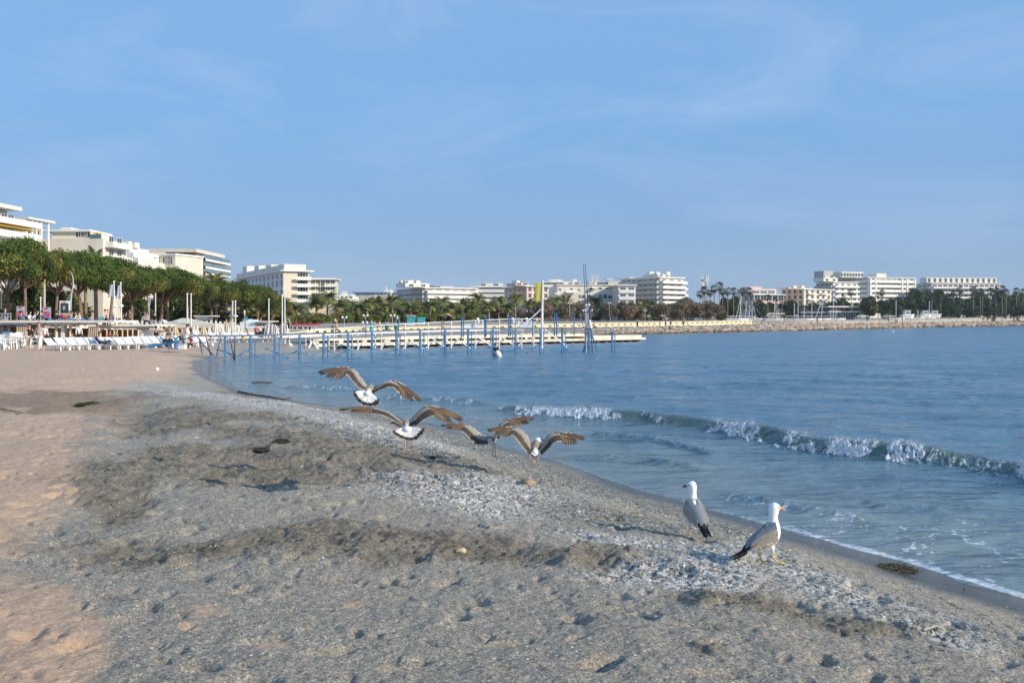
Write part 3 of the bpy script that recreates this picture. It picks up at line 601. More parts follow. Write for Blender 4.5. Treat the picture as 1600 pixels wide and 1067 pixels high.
# 9 low distant roofs
b = Bld('low_white_building', 'low distant white building with rooftop boxes behind the palms', 524, 420, 552, depth=15)
b.block('wall', WHITE, 0, b.L, 0, 15, 0, b.z(463)); roof_bits(b, rnd(4), 0, b.L-2, 1, 8, b.z(463), 5, hmax=2.5)
for k in range(4): b.win('front', 1+k*(b.L-2)/3, b.z(466), 1, .8)
b = Bld('hall_building', 'long distant hall with a low blue grey roof', 552, 450, 619, depth=25)
b.block('wall', WHITE, b.t(582), b.L, 0, 20, 0, b.z(457)); b.block('lower_wall', GREYW, 0, b.t(582), 0, 20, 0, b.z(459)); b.block('roof', BLUER, -.5, b.t(606), -1, 18, b.z(458), b.z(456.3)); b.block('roof_cabin', WHITE, b.t(599), b.t(610), 3, 9, b.z(456), b.z(452.7))
mb = MB(); mb.tube([(b.t(601.5), 5, b.z(453)), (b.t(601.5), 5, b.z(446.5))], [.35, .06], 6); mb.build('antenna', METAL, b.o)
for k in range(6): b.win('front', b.t(584)+k*(b.L-b.t(584)-1)/5.2, b.z(460.5), 1.1, .8)
def apart(name, label, pxc, d, px1, px0, yaw, top, bottom, n, m=WHITE, wins_f=6, wins_l=3, out=1.4, bits=6, seed=1, attic=None, par=.9, ww=1.7, glass=None, pm=None, hmax=1.0, depth=16, balcf=True, balcl=True, shadeM=None):
    b = Bld(name, label, pxc, d, px1, px0=px0, yaw=yaw, depth=depth); zt = b.z(top); zb = b.z(bottom); D_ = b.D
    b.block('wall', m, 0, b.L, 0, D_, 0, zt)
    b.part('roof_slab', TRIM, [('front', -.6, b.L+.5, -D_, .7, zt+.003, zt+.35)])
    fh = (zt-zb)/n
    b.floors('front', .2, b.L, zb, zt, n, wins_f, ww, fh*.66, balcf, out, par, glass=glass, pm=pm)
    if px0 is not None: b.floors('left', .2, D_, zb, zt, n, wins_l, ww, fh*.66, balcl, out*.9, par, glass=glass, pm=shadeM or pm)  # greyer left balconies: shade of the unlit side painted as colour
    r = rnd(seed)
    if attic:
        a0, a1, p_ = attic; b.block('attic', m, b.t(a0), b.t(a1), 1.5, min(D_-1, 9), zt+.353, b.z(p_)); roof_bits(b, r, b.t(a0), b.t(a1)-1, 2, 6, b.z(p_), bits, hmax=hmax)
        na = max(2, int((b.t(a1)-b.t(a0))/3.5))
        for k in range(na): b.win('front', b.t(a0)+(b.t(a1)-b.t(a0))*(k+.5)/na, zt+.6, 1.5, max(.6, b.z(p_)-zt-1.0), out=-1.5)
    else: roof_bits(b, r, 1, b.L-2, 2, min(D_-2, 9), zt+.353, bits, hmax=hmax)
    return b
b = apart('apartment_block', 'wide low white block with a dark glass attic at its left end', 665, 330, 744, 620, 30, 450.5, 480, 4, wins_f=6, wins_l=5, attic=(636, 674, 442.5), bits=6, seed=11, shadeM=GREYW, out=1.2)
b.block('glass_attic', DARKIN, -b.L*.15, b.L*.25, 3, 8, b.z(450)+.36, b.z(446)); b.block('pergola', METAL, b.t(692), b.t(712), 2, 7, b.z(450)+.4, b.z(446.3))
apart('apartment_block', 'white block with roof pergolas left of the pink house', 738, 345, 789, None, 0, 449, 478, 4, wins_f=7, bits=4, seed=12, attic=(745, 785, 446.5), out=1.0, hmax=1.2)
b = apart('pink_house', 'pale pink house with a small penthouse behind the yellow flag', 823, 320, 857, 788, 24, 448, 478, 3, m=PINKW, wins_f=4, wins_l=5, attic=(809, 829, 442), bits=2, seed=13, balcf=False, balcl=False, ww=1.1, hmax=1.2, shadeM=GREYW)
apart('apartment_block', 'low white block with rooftop huts just right of the flag mast', 850, 360, 905, None, 0, 441.5, 470, 4, m=CREAM2, wins_f=5, bits=8, seed=14, hmax=1.2, out=.6)
# white residence with arches
b = Bld('residence', 'white residence with arched loggias and white awnings above the brown trees', 871, 335, 961, px0=858, yaw=6)
zt = b.z(446); b.block('wall', WHITE, 0, b.L, 0, b.D, 0, zt); b.block('roof_slab', CREAM2, -.4, b.L+.4, -.4, 8, zt+.003, zt+.4)
for px_, w_, h_, p in ((875,1.6,1.4,453.5),(893,2.2,1.6,453),(905,1.4,1.3,454),(923,2,1.6,452.5),(938,3,1.5,452),(949,3,1.5,452),(912,2.6,2.6,466),(921,3,2.8,466),(938,2.4,2.9,466),(945.5,2.8,3.2,466),(953,2.6,2.3,466),(906,1.6,2.6,466)):
    w_ *= .5; h_ *= .5
    mb = MB(); x_ = b.t(px_); z0 = b.z(p); r_ = w_/2; ar = [(x_-r_, -.03, z0), (x_+r_, -.03, z0)]+[(x_+r_*math.cos(a), -.03, z0+h_-r_+r_*math.sin(a)) for a in [i*math.pi/8 for i in range(9)]]
    mb.poly(ar); mb.build('arch_opening' if p > 460 else 'window', REDP if px_ in (893, 949, 906) else GLASS, b.o)
    fb = MB(); fb.tube([(q[0], -.05, q[2]) for q in ar[2:]], .12, 5); fb.build('arch_trim', TRIM, b.o)
for a, c, p in ((884, 901, 458), (924, 934, 451), (867, 874, 460)):
    mb = MB(); mb.v = [(b.t(a), -.02, b.z(p-3)), (b.t(c), -.02, b.z(p-3)), (b.t(c), -1.8, b.z(p)), (b.t(a), -1.8, b.z(p)), (b.t(a), -.02, b.z(p-2.6)), (b.t(c), -.02, b.z(p-2.6)), (b.t(c), -1.8, b.z(p-.4)), (b.t(a), -1.8, b.z(p-.4))]
    for q in ((0,1,2,3),(7,6,5,4),(0,4,5,1),(1,5,6,2),(2,6,7,3),(3,7,4,0)): mb.face(q)
    mb.build('awning', TRIM, b.o)
roof_bits(b, rnd(21), 3, b.L-4, 4, 9, zt+.4, 7, hmax=1.2)
b = Bld('stair_tower_building', 'white building with a pierced stair tower and dish between the residence and the grey block', 921, 380, 966, depth=14, yaw=0)
b.block('wall', WHITE, 0, b.L, 0, 12, 0, b.z(441)); b.block('annex', CREAM2, b.t(950), b.t(970), -1, 11, 0, b.z(439.5)); t0 = b.t(925.5)
for x_ in (t0, t0+1.6): b.block('tower_post', WHITE, x_, x_+.5, 2, 3, b.z(441)+.003, b.z(429.5))
for k in range(5): b.block('tower_landing', WHITE, t0-.8, t0+2.8, 1.8, 2-.003, b.z(440-k*2.6), b.z(439.4-k*2.6))
for k in range(5): b.win('front', 2+k*(b.L-4)/4.2, b.z(446), 1.6, 1.1)
b = apart('front_annex', 'low white annex with oval pierced walls in front of the grey block', 966, 325, 993, None, 4, 446.5, 478, 3, wins_f=2, bits=0, out=.5, seed=5)
b = apart('apartment_block', 'tall block with a shaded grey left side and lit cream balconies', 1031, 350, 1067, 970, 38, 434, 474, 5, m=CREAM2, wins_f=3, wins_l=7, attic=(1033, 1052, 428), bits=4, seed=15, shadeM=GREYW, out=1.5, par=.8)
for k, (t_, w_) in enumerate(((4, 2), (9, 3), (16, 2), (22, 3.5), (28, 2))): b.block('roof_hut', WHITE, 1+(k % 2)*2, 4+(k % 2)*2, t_, t_+w_, b.z(434)+.36, b.z(430.2+k*.3))
for j in range(5): b.part('balcony_end', TRIM, [('front', b.L+.003, b.L+1.3+j*.15, -4, 1.2, b.z(434)-2-j*b.z(434)*.14, b.z(434)-1.2-j*b.z(434)*.14)])
# pink hotel
b = apart('pink_building', 'pink building with white string courses between the far masts', 1178, 420, 1225, 1147, 14, 461, 498, 3, m=PINKW, wins_f=5, wins_l=4, balcf=False, balcl=False, bits=0, seed=16, ww=2.4)
b.block('upper_storey', PINKW, b.t(1172), b.t(1216), 1.5, 12, b.z(461)+.36, b.z(451)); b.block('roof_room', PINKW, b.t(1176), b.t(1196), 3, 10, b.z(451)+.003, b.z(447.8)); b.block('string_course', TRIM, -.3, b.L+.3, -.3, 1.4, b.z(461)+.36, b.z(460))
for k in range(3): b.win('front', b.t(1184)+k*(b.t(1208)-b.t(1184))/2, b.z(458.5), 3, 1.3, GLASSB, out=-1.5)
b = apart('beige_building', 'beige building with a shaded left side and cream balconied front', 1256, 430, 1299, 1221, 30, 452.5, 486, 4, m=CREAM, wins_f=5, wins_l=4, balcf=False, balcl=False, bits=3, seed=17, ww=1.4, attic=(1236, 1272, 449.5), hmax=1)
for px_, p in ((1265,459),(1265,468),(1285,459),(1285,468)): b.part('balcony', TRIM, [('front', b.t(px_-4), b.t(px_+7), .003, 1.3, b.z(p+1), b.z(p-1))])
# large stepped white block
b = apart('stepped_block', 'large stepped white apartment block, the tallest at the far right', 1356, 520, 1428, 1300, 20, 434, 478, 6, wins_f=8, wins_l=7, bits=0, seed=18, out=1.8, par=1.3, depth=30, ww=2.4)
x0 = -b.D*.0; b.block('upper_storey', WHITE, b.t(1330), b.t(1365), 8, 22, b.z(434)+.36, b.z(424)); b.block('roof_hut', GREYW, b.t(1310), b.t(1325), 12, 20, b.z(434)+.36, b.z(422.5)); b.block('roof_hut', CREAM2, b.t(1380), b.t(1395), 5, 12, b.z(434)+.36, b.z(426))
for k in range(8): b.win('front', b.t(1331)+k*(b.t(1363)-b.t(1331))/7, b.z(431.5), 1.4, 1.9, out=-8)
for k in range(4): 
    for px_ in (1357, 1365, 1406, 1414, 1426): b.part('pilaster', TRIM, [('front', b.t(px_)-.5, b.t(px_)+.5, -.01, 2.0, b.z(474-k*10), b.z(465-k*10)-.003)])
b = apart('stepped_wing', 'lower stepped left wing of white terraces beside the large stepped block', 1302, 500, 1340, 1275, 24, 441, 480, 5, wins_f=4, wins_l=4, bits=3, seed=19, out=1.5, par=.9, depth=18, attic=(1290, 1312, 434), shadeM=GREYW)
# long white block far right
b = apart('long_block', 'long white apartment block with planted terraces at the far right', 1456, 600, 1562, 1427, 8, 442.5, 482, 5, wins_f=13, wins_l=4, bits=0, seed=20, out=2.0, par=1.0, depth=26, attic=(1450, 1560, 433.5), ww=2.6, shadeM=GREYW)
# yacht club pavilion
b = Bld('club_pavilion', 'low modern club pavilion with two thin white flat roofs near the masts', 1252, 395, 1345, depth=14, base=2.2)
zm = b.z(488); b.block('lower_roof', TRIM, b.t(1292), b.L, -2.5, 12, zm, b.z(486.2)); b.block('dark_hall', DARKIN, 0, b.t(1292)-.01, 0, 12, 0, b.z(482)); b.block('hall_band', METAL, -.3, b.t(1292)-.01, -.4, 0, b.z(489), b.z(487))
b.block('upper_room', mat('red_brown_panels', (.30,.12,.09), .7, .15, .8), b.t(1296), b.t(1322), .5, 10, b.z(486.2)+.003, b.z(482)); b.block('upper_roof', TRIM, b.t(1292), b.t(1340), -2, 11, b.z(480.3), b.z(478.2)); b.block('glass_front', GLASSB, b.t(1293), b.t(1337), 1, 10, 0, zm-.003)
for k in range(12): b.block('column', TRIM, b.t(1293)+k*1.0, b.t(1293)+k*1.0+.14, -.3, -.16, 0, zm-.003)
b = Bld('harbour_kiosk', 'low kiosk with a pale flat roof in front of the pink building', 1200, 400, 1226, depth=8, base=2.2)
b.block('wall', mat('kiosk_wall', (.5,.42,.3), .8, .1, .5), .5, b.L-.5, 1, 8, 0, b.z(491)); b.block('roof', CREAM, 0, b.L, 0, 8, b.z(491)+.003, b.z(489)); 
for k in range(3): b.win('front', 1.3+k*1.9, .8, 1.2, 1.2, out=-1)
# telecom mast
def lattice(name, label, px, d, py0, py1, wid, panels, m):
    p0 = W(px, py0, d); p1 = W(px, py1, d); o = empty(name, (p0.x, p0.y, p0.z), label, 'mast'); h_ = p1.z-p0.z; mb = MB()
    cs = [(-wid/2, -wid/2), (wid/2, -wid/2), (wid/2, wid/2), (-wid/2, wid/2)]
    for c in cs: mb.beam((c[0], c[1], 0), (c[0], c[1], h_), .22)
    mb.build('leg_frame', m, o); mb = MB(); n_ = int(h_/(wid*1.1))
    for i in range(n_):
        for k in range(4):
            a, c = cs[k], cs[(k+1) % 4]; mb.beam((a[0], a[1], h_*i/n_), (c[0], c[1], h_*(i+1)/n_), .12); mb.beam((a[0], a[1], h_*i/n_), (c[0], c[1], h_*i/n_), .12)
    mb.build('bracing', m, o)
    for z_, sx in panels: q = MB(); q.box((sx, -wid/2-.5, h_*z_), (sx+.5, -wid/2-.1, h_*z_+2.2)); q.build('antenna_panel', TRIM, o)
    return o
lattice('telecom_mast', 'pale lattice telecom mast rising behind the palms', 1101, 400, 500, 430, 1.6, ((.86, -1.4), (.86, .2), (.86, 1), (.78, -1.4), (.78, .6), (.70, -.9)), METAL)
# ---------------------------------------------------------------- vegetation
BARK = mat('pine_bark', (.24,.16,.11), .95, .2, 2.5, bump=.5); PBARK = mat('palm_bark', (.30,.235,.17), .95, .2, 4, bump=.6); GBARK = mat('grey_bark', (.30,.27,.22), .95, .2, 3, bump=.4)
LEAF = colmat('foliage', .75, .25, .25); FROND = colmat('fronds', .6, .35, .2)
def leaf_mesh(name, parent, P, S, C, seed, up=.0, elong=1.0, smoothn=False):
    r = np.random.default_rng(seed); n = len(P); a = r.normal(0, 1, (n, 3)); a /= np.linalg.norm(a, axis=1)[:, None]; c = r.normal(0, 1, (n, 3)); c[:, 2] += up
    c -= a*(a*c).sum(1)[:, None]; c /= np.linalg.norm(c, axis=1)[:, None]
    w = S[:, None]*a; h = S[:, None]*c*elong
    V = np.stack([P-w*.5-h*.35, P+w*.5-h*.35, P+w*.32+h*.5, P-w*.32+h*.45], 1).reshape(-1, 3); Q = np.arange(4*n).reshape(n, 4)
    return fastmesh(name, V, Q, LEAF, cols=np.repeat(C, 4, 0), smooth=False, parent=parent)
def clumps(r, cs, n, shell=.55):
    """points near the surface of many small blobs: cs rows = x y z rx ry rz"""
    cs = np.array(cs); k = r.integers(0, len(cs), n); d = r.normal(0, 1, (n, 3)); d /= np.linalg.norm(d, axis=1)[:, None]; q = r.uniform(shell, 1.05, n)[:, None]
    return cs[k, :3]+d*q*cs[k, 3:], k, d
def pine(seed, w=5.2, th=3.0, hgt=7.2, leaves=36000, dens=85):
    """umbrella pine, origin at the foot"""
    r = np.random.default_rng(seed); o = empty('umbrella_pine', (0,0,0)); lean = r.uniform(-.9, .9); top = Vector((lean, r.uniform(-.4, .4), hgt-th*.9)); fork = Vector((lean*.55, 0, hgt*.42))
    mb = MB(); mb.tube([(0,0,-.3), (.05, 0, .4), (lean*.25, .1, hgt*.25), fork], [.36, .28, .23, .2], 8)
    cs = []
    for i in range(7):
        a = i*2*math.pi/7+r.uniform(-.3, .3); R = w*r.uniform(.35, .8); e_ = Vector((lean+math.cos(a)*R, math.sin(a)*R*.8, hgt-th*r.uniform(.5, .8)))
        mid = fork.lerp(e_, .5)+Vector((0, 0, -.25+r.uniform(-.2, .3))); mb.tube([fork, mid, e_], [.14, .1, .05], 6)
        for k in range(2): q = mid.lerp(e_, .6); mb.tube([q, q+Vector((r.uniform(-1, 1), r.uniform(-1, 1), .9))], [.05, .02], 5)
    mb.build('trunk', BARK, o, True)
    for i in range(dens):
        a = r.uniform(0, 6.28); R = w*math.sqrt(r.uniform(0, 1)); e_ = 1-(R/w)**2; zc = hgt-th+th*.86*e_**.5*(r.uniform(.15, 1.04)**.6); s_ = r.uniform(.75, 1.35)
        cs.append((lean+math.cos(a)*R, math.sin(a)*R*.8, zc, s_*1.3, s_*1.1, s_*.7))
    P, k, d = clumps(r, cs, leaves); tone = r.uniform(.6, 1.35, len(cs))[k]*r.uniform(.6, 1.4, len(P)); warm = ((r.uniform(size=len(cs)) < .3) & (np.array(cs)[:, 2] < hgt-th*.62))[k]
    C = np.where(warm[:, None], np.array([[.21,.185,.045]]), np.array([[.098,.145,.03]]))*tone[:, None]
    leaf_mesh('crown', o, P, r.uniform(.08, .19, len(P)), C, seed, .8, 1.3); return o
def palm(seed, trunk=5.5, fr=46, L=2.6, tr=.2, skirt=10, droop=1.0, gold=.15, nleaf=13):
    """feather palm, origin at the foot"""
    r = np.random.default_rng(seed); o = empty('palm_tree', (0,0,0)); mb = MB(); lx = r.uniform(-.3, .3)
    mb.tube([(0,0,-.3), (0,0,.3), (lx*.4, 0, trunk*.5), (lx, 0, trunk)], [tr*1.35, tr*1.1, tr, tr*1.25], 9); mb.build('trunk', PBARK, o, True)
    V = []; Q = []; C = []
    def frond(a, el, L_, dr, col, dead=False):
        p = np.array([lx, 0, trunk]); dirh = np.array([math.cos(a), math.sin(a), 0]); side = np.array([-math.sin(a), math.cos(a), 0]); pts = []; e_ = el
        for i in range(nleaf+1):
            pts.append(p.copy()); st = L_/nleaf; p = p+st*(dirh*math.cos(e_)+np.array([0,0,1])*math.sin(e_)); e_ -= dr/nleaf*(.5+i/nleaf)
        for i in range(1, nleaf+1):
            t = i/nleaf; ll = L_*.30*math.sin(math.pi*min(1, t*.86+.1))**.7*(1.15-.35*t)
            fw = pts[i]-pts[i-1]; fw /= np.linalg.norm(fw)
            for sg in (-1, 1):
                tip = pts[i]+side*sg*ll*.72+fw*ll*.55+np.array([0,0,-ll*(.28+.2*r.uniform())]); wv = fw*st*.62
                n = len(V); V.extend([pts[i]-wv, pts[i]+wv, tip]); Q.append((n, n+1, n+2)); c = np.array(col)*r.uniform(.65, 1.3); C.extend([c]*3)
            n = len(V); wv = side*.035; V.extend([pts[i-1]-wv, pts[i-1]+wv, pts[i]]); Q.append((n, n+1, n+2)); C.extend([np.array((.2,.17,.06))]*3)
    for i in range(fr):
        el = math.radians(r.uniform(-28, 80)); g = r.uniform()
        col = (.40,.32,.09) if g < gold else ((.24,.28,.075) if g < .6 else (.16,.21,.065))
        frond(r.uniform(0, 6.28), el, L*r.uniform(.8, 1.08), droop*r.uniform(1.1, 1.8), col)
    for i in range(skirt): frond(r.uniform(0, 6.28), math.radians(r.uniform(-70, -35)), L*r.uniform(.5, .75), .4, (.52,.35,.18), True)
    fastmesh('crown', np.array(V), np.array(Q), FROND, cols=np.array(C), smooth=False, parent=o); return o
def fanpalm(seed, trunk=9, R=1.25):
    r = np.random.default_rng(seed); o = empty('fan_palm', (0,0,0)); mb = MB(); mb.tube([(0,0,-.3), (0,0,trunk*.5), (r.uniform(-.3,.3), 0, trunk)], [.16, .12, .11], 7); mb.build('trunk', PBARK, o, True)
    V = []; Q = []; C = []
    for i in range(34):
        a = r.uniform(0, 6.28); el = r.uniform(-.7, 1.3); h = np.array([math.cos(a)*math.cos(el), math.sin(a)*math.cos(el), math.sin(el)]); c0 = np.array([0,0,trunk])+h*R*.62; s_ = np.cross(h, [0,0,1]); s_ /= np.linalg.norm(s_)+1e-6; u_ = np.cross(s_, h)
        for k in range(9):
            b_ = (k-4)*.34; t = c0+h*R*.62*math.cos(b_)+s_*R*.62*math.sin(b_)-np.array([0,0,.12+.1*abs(b_)]); n = len(V); w_ = s_*.05; V.extend([c0-w_, c0+w_, t+w_*1.5, t-w_*1.5]); Q.append((n, n+1, n+2, n+3))
            c = np.array((.085,.12,.05))*r.uniform(.6, 1.3); C.extend([c]*4)
    for i in range(14):
        a = r.uniform(0, 6.28); q = np.array([math.cos(a)*.3, math.sin(a)*.3, trunk-.25]); n = len(V); s_ = np.array([-math.sin(a), math.cos(a), 0])*.16; e_ = q+np.array([math.cos(a)*.25, math.sin(a)*.25, -r.uniform(.7, 1.4)]); V.extend([q-s_, q+s_, e_+s_*.5, e_-s_*.5]); Q.append((n, n+1, n+2, n+3)); C.extend([np.array((.21,.15,.085))*r.uniform(.6,1.2)]*4)
    fastmesh('crown', np.array(V), np.array(Q), FROND, cols=np.array(C), smooth=False, parent=o); return o
def roundtree(name, seed, w=4.2, h=5.4, base=1.3, leaves=5200, cols=((.125,.095,.06),(.085,.08,.045)), ls=(.16,.36), nb=36, ntr=3, tm=None, flat=1.0):
    r = np.random.default_rng(seed); o = empty(name, (0,0,0)); mb = MB()
    for k in range(ntr):
        a = r.uniform(0, 6.28); mb.tube([(.25*k-.3, 0, -.2), (.4*k-.5, .1, base*.9), (math.cos(a)*w*.3, math.sin(a)*w*.25, h*.62)], [.17, .13, .05], 6)
        mb.tube([(.4*k-.5, .1, base*.9), (math.cos(a+2)*w*.35, math.sin(a+2)*w*.25, h*.55)], [.09, .04], 5)
    mb.build('trunk', tm or GBARK, o, True); cs = []
    for i in range(nb):
        d = r.normal(0, 1, 3); d /= np.linalg.norm(d); q = r.uniform(.35, .88); s_ = r.uniform(.55, 1.1)*w/4.2; zz = (h+base)/2+d[2]*q*(h-base)/2
        cs.append((d[0]*q*w*.5*1.05, d[1]*q*w*.5, zz, s_, s_*.9, s_*.75*flat))
    P, k, d = clumps(r, cs, leaves); tone = r.uniform(.65, 1.25, len(cs))[k]*r.uniform(.6, 1.4, len(P)); sel = (r.uniform(size=len(cs)) < .5)[k]
    C = np.where(sel[:, None], np.array([cols[0]]), np.array([cols[1]]))*tone[:, None]; leaf_mesh('crown', o, P, r.uniform(*ls, len(P)), C, seed, .2, 1.3); return o
def place(proto, loc, s, rz, label, cat, group, first):
    o = proto if first else copy_tree(proto); o.location = loc; o.scale = s if isinstance(s, tuple) else (s, s, s); o.rotation_euler = (0, 0, rz); tag(o, label, cat, group); return o
class Kind:
    def __init__(s, protos): s.p = protos; s.used = set(); s.i = 0
    def put(s, loc, sc_, rz, label, cat, group=None, k=None):
        k = s.i % len(s.p) if k is None else k; s.i += 1; f = k not in s.used; s.used.add(k); return place(s.p[k], loc, sc_, rz, label, cat, group, f)
rr = random.Random(77)
# pines along the promenade: px of crown centre, px half width, top py, bottom py of crown, d
pines = [(-30,70,372,436,92),(38,48,374,438,98),(88,42,392,452,104),(128,46,391,455,108),(172,40,405,458,116),(205,46,412,462,122),(250,48,419,466,132),(292,44,428,472,142),(330,36,436,476,152),(368,34,440,478,160),(402,30,447,484,168),(14,40,388,440,112),(425,18,462,488,172)]
PK = Kind([pine(101), pine(102, 5.0, 3.1, 7.4), pine(103, 5.4, 2.5, 7.0)])
def pz(d): return float(PZ(d))-.05
for i, (px, hw, t_, b_, d) in enumerate(pines):
    p = W(px, 502, d); top = EYE-(t_-H)/F*d; base_z = pz(d); hh = top-base_z; wsc = hw/F*d/5.2*1.34*rr.uniform(.92, 1.1); nm = {0:'umbrella pine cut off by the left edge of the view', 11:'umbrella pine half hidden behind the leftmost pines', 12:'small umbrella pine at the right end of the pine row, below the hotel'}
    lb = nm.get(i) or '%s umbrella pine from the left in the row along the promenade' % ordw(i)
    PK.put((p.x, d, base_z), (wsc, wsc*.9, hh/7.3), rr.uniform(0, 6), lb, 'pine tree', 'umbrella pines along the promenade')
# dark understorey shrubs and small trees that close the view under the pines
US = Kind([roundtree('shrub', 201, 4.4, 4.2, .3, 4200, ((.085,.115,.03),(.06,.075,.025)), (.14,.3), 30, 2), roundtree('shrub', 202, 4.6, 3.6, .2, 4200, ((.17,.14,.045),(.085,.10,.03)), (.14,.3), 30, 2)])
for i in range(26):
    px = -20+i*18+rr.uniform(-6, 6); d = 118+i*3+rr.uniform(0, 8); p = W(px, 502, d); s_ = rr.uniform(.8, 1.25)*(1+i*.012)
    US.put((p.x, d, pz(d)), (s_*1.1, s_, s_*rr.uniform(1.0, 1.5)), rr.uniform(0, 6), '%s shrub from the left in the dark undergrowth behind the pine trunks' % ordw(i), 'shrub', 'shrubs under the pines')
def cluster(kind, items, lab, cat, group, htop=None, fixed=None, extra={}):
    for i, it in enumerate(items):
        px, top, d = it[:3]; hw = it[3] if len(it) > 3 else None; k = it[4] if len(it) > 4 else None
        p = W(px, 502, d); z0 = pz(d); hh = EYE-(top-H)/F*d-z0; pr = kind.p[k if k is not None else kind.i % len(kind.p)]
        s_ = hh/fixed; sx = (hw/F*d/extra['w']) if hw else max(s_, extra.get('min', 1.0))
        kind.put((p.x, d, z0), (sx, sx, s_), rr.uniform(0, 6), lab % ordw(i), cat, group, k)
PALM = Kind([palm(301, 5.2, 54, 2.7, .21, 8), palm(302, 5.4, 46, 2.5, .17, 16, 1.15, .25), palm(303, 5.2, 50, 2.7, .19, 12, .9, .35), palm(304, 5.3, 44, 2.4, .15, 22, 1.2, .2)])
# tall ones rising above the pines
for i, (px, top, d, s_) in enumerate(((150,388,128,1.15),(338,421,172,1.45),(68,385,126,.8),(262,408,158,1.2),(134,394,132,.9))):
    p = W(px, 502, d); hh = EYE-(top-H)/F*d-2.15; PALM.put((p.x, d, 2.15), (s_, s_, hh/7.2), rr.uniform(0, 6), ['palm crown rising above the pines in front of the cream wall', 'big feathery palm crown above the pines below the flat roofed block', 'small palm crown beside the tall white columns', 'palm crown in front of the low cream wing', 'palm crown at the left foot of the cream wall'][i], 'palm tree', 'palms behind the pines')
palms = [(462,470,232),(447,463,246),(476,458,262),(495,457,255),(511,448,250),(531,466,246),(548,462,262),(560,470,240),(574,463,256),(588,459,262),(600,468,250),(613,456,264),(627,466,256),(641,470,250),(655,461,272),(672,466,268),(690,458,276),(705,470,270),(722,464,284),(735,474,270),(748,452,296),(764,466,290),(779,456,302),(793,470,296),(806,451,306),(826,462,312),(842,466,316),(860,470,318),(866,457,322),(886,458,326),(930,459,332),(905,468,330),(964,466,336),(1003,468,340),
         (358,452,178),(384,470,182),(406,476,186),(424,480,190),(440,484,198),(344,470,176)]
PR = sorted(palms[:34]); cluster(PALM, PR, '%s palm from the left in the long palm grove between hotel and grey block', 'palm tree', 'palms of the long grove', fixed=7.6, extra=dict(min=1.38, w=1))
cluster(PALM, sorted(palms[34:]), '%s palm from the left just behind the right end of the pine row', 'palm tree', 'palms behind the right end of the pines', fixed=7.6, extra=dict(min=1.38, w=1))
# dark backing trees behind the grove
BK = Kind([roundtree('evergreen_tree', 211, 5.2, 5.2, .4, 5200, ((.10,.14,.045),(.07,.10,.035)), (.2,.42), 34, 2), roundtree('evergreen_tree', 212, 5.6, 4.8, .3, 5200, ((.14,.16,.045),(.08,.11,.035)), (.2,.42), 34, 2)])
bk = [(px, 468+rr.uniform(-3, 4), 290+(px-440)*.12, 24) for px in range(438, 1010, 24)]
cluster(BK, bk[:24], '%s dark evergreen from the left behind the palm grove', 'evergreen tree', 'evergreens behind the palm grove', fixed=5.2, extra=dict(w=5.2))
# low green bushes under the palms
LB = Kind([roundtree('bush', 221, 3.4, 2.6, .05, 2600, ((.19,.24,.05),(.12,.17,.04)), (.12,.28), 22, 1), roundtree('bush', 222, 3.6, 2.4, .05, 2600, ((.27,.22,.07),(.15,.17,.045)), (.12,.28), 22, 1)])
lb = [(px+rr.uniform(-5, 5), 487+rr.uniform(-3, 4), 222+(px-440)*.14, 22) for px in range(448, 760, 15)]
cluster(LB, lb, '%s low bush from the left at the foot of the palm grove', 'bush', 'bushes at the foot of the palms', fixed=2.6, extra=dict(w=3.4))
# brown tamarisks
TM = Kind([roundtree('tamarisk_tree', 231, 5.0, 5.0, .9, 6500, ((.32,.23,.155),(.17,.15,.09)), (.14,.34), 40, 5, flat=1.15), roundtree('tamarisk_tree', 232, 5.2, 5.1, 1.0, 6500, ((.30,.215,.145),(.20,.17,.10)), (.14,.34), 40, 5, flat=1.15), roundtree('tamarisk_tree', 233, 5.0, 4.8, .8, 6500, ((.33,.24,.16),(.17,.145,.085)), (.14,.34), 40, 5, flat=1.15)])
tm = [(757,474,300,26),(794,477,305,22),(822,487,310,17),(850,473,308,18),(884,474,312,20),(912,472,316,22),(950,474,318,20),(976,472,322,22),(998,477,324,14),(1030,475,334,20),(1054,473,338,22),(1080,470,344,24),(1106,471,350,20),(1124,477,352,14)]
cluster(TM, tm, '%s brown tamarisk from the left in the row above the far seawall', 'tamarisk tree', 'brown tamarisks above the far seawall', fixed=5.0, extra=dict(w=2.75))
# dark trees at the right
DP = Kind([roundtree('stone_pine', 241, 7.0, 6.0, 1.0, 6500, ((.10,.15,.05),(.065,.10,.038)), (.22,.5), 40, 3, BARK), roundtree('stone_pine', 242, 7.4, 5.6, 1.2, 6500, ((.095,.135,.045),(.06,.09,.036)), (.22,.5), 40, 3, BARK)])
dp = [(1015,470,345,14),(1074,467,352,18),(1140,472,395,20),(1152,464,420,14),(1135,466,410,16),(1186,470,412,14),(1204,473,412,12),(1236,470,420,16),(1250,476,410,12),(1270,474,420,16),(1296,472,430,14),(1316,468,455,18),(1338,474,450,14),(1380,470,470,16),(1400,466,480,20),(1420,470,482,16),(1430,452,520,20),(1450,456,520,20),(1470,454,530,22),(1498,466,520,20),(1512,468,525,20),(1530,458,560,22),(1552,470,530,20),(1562,456,580,16),(1580,460,590,20),(1602,462,600,22),(1622,458,610,22),(1484,474,505,18),(1545,478,520,18),(1520,480,515,16),(1594,478,540,18),(1570,476,540,16)]
dp = sorted(dp)
cluster(DP, dp, '%s dark tree from the left in the park behind the breakwater', 'tree', 'dark park trees behind the breakwater', fixed=6.0, extra=dict(w=4.2))
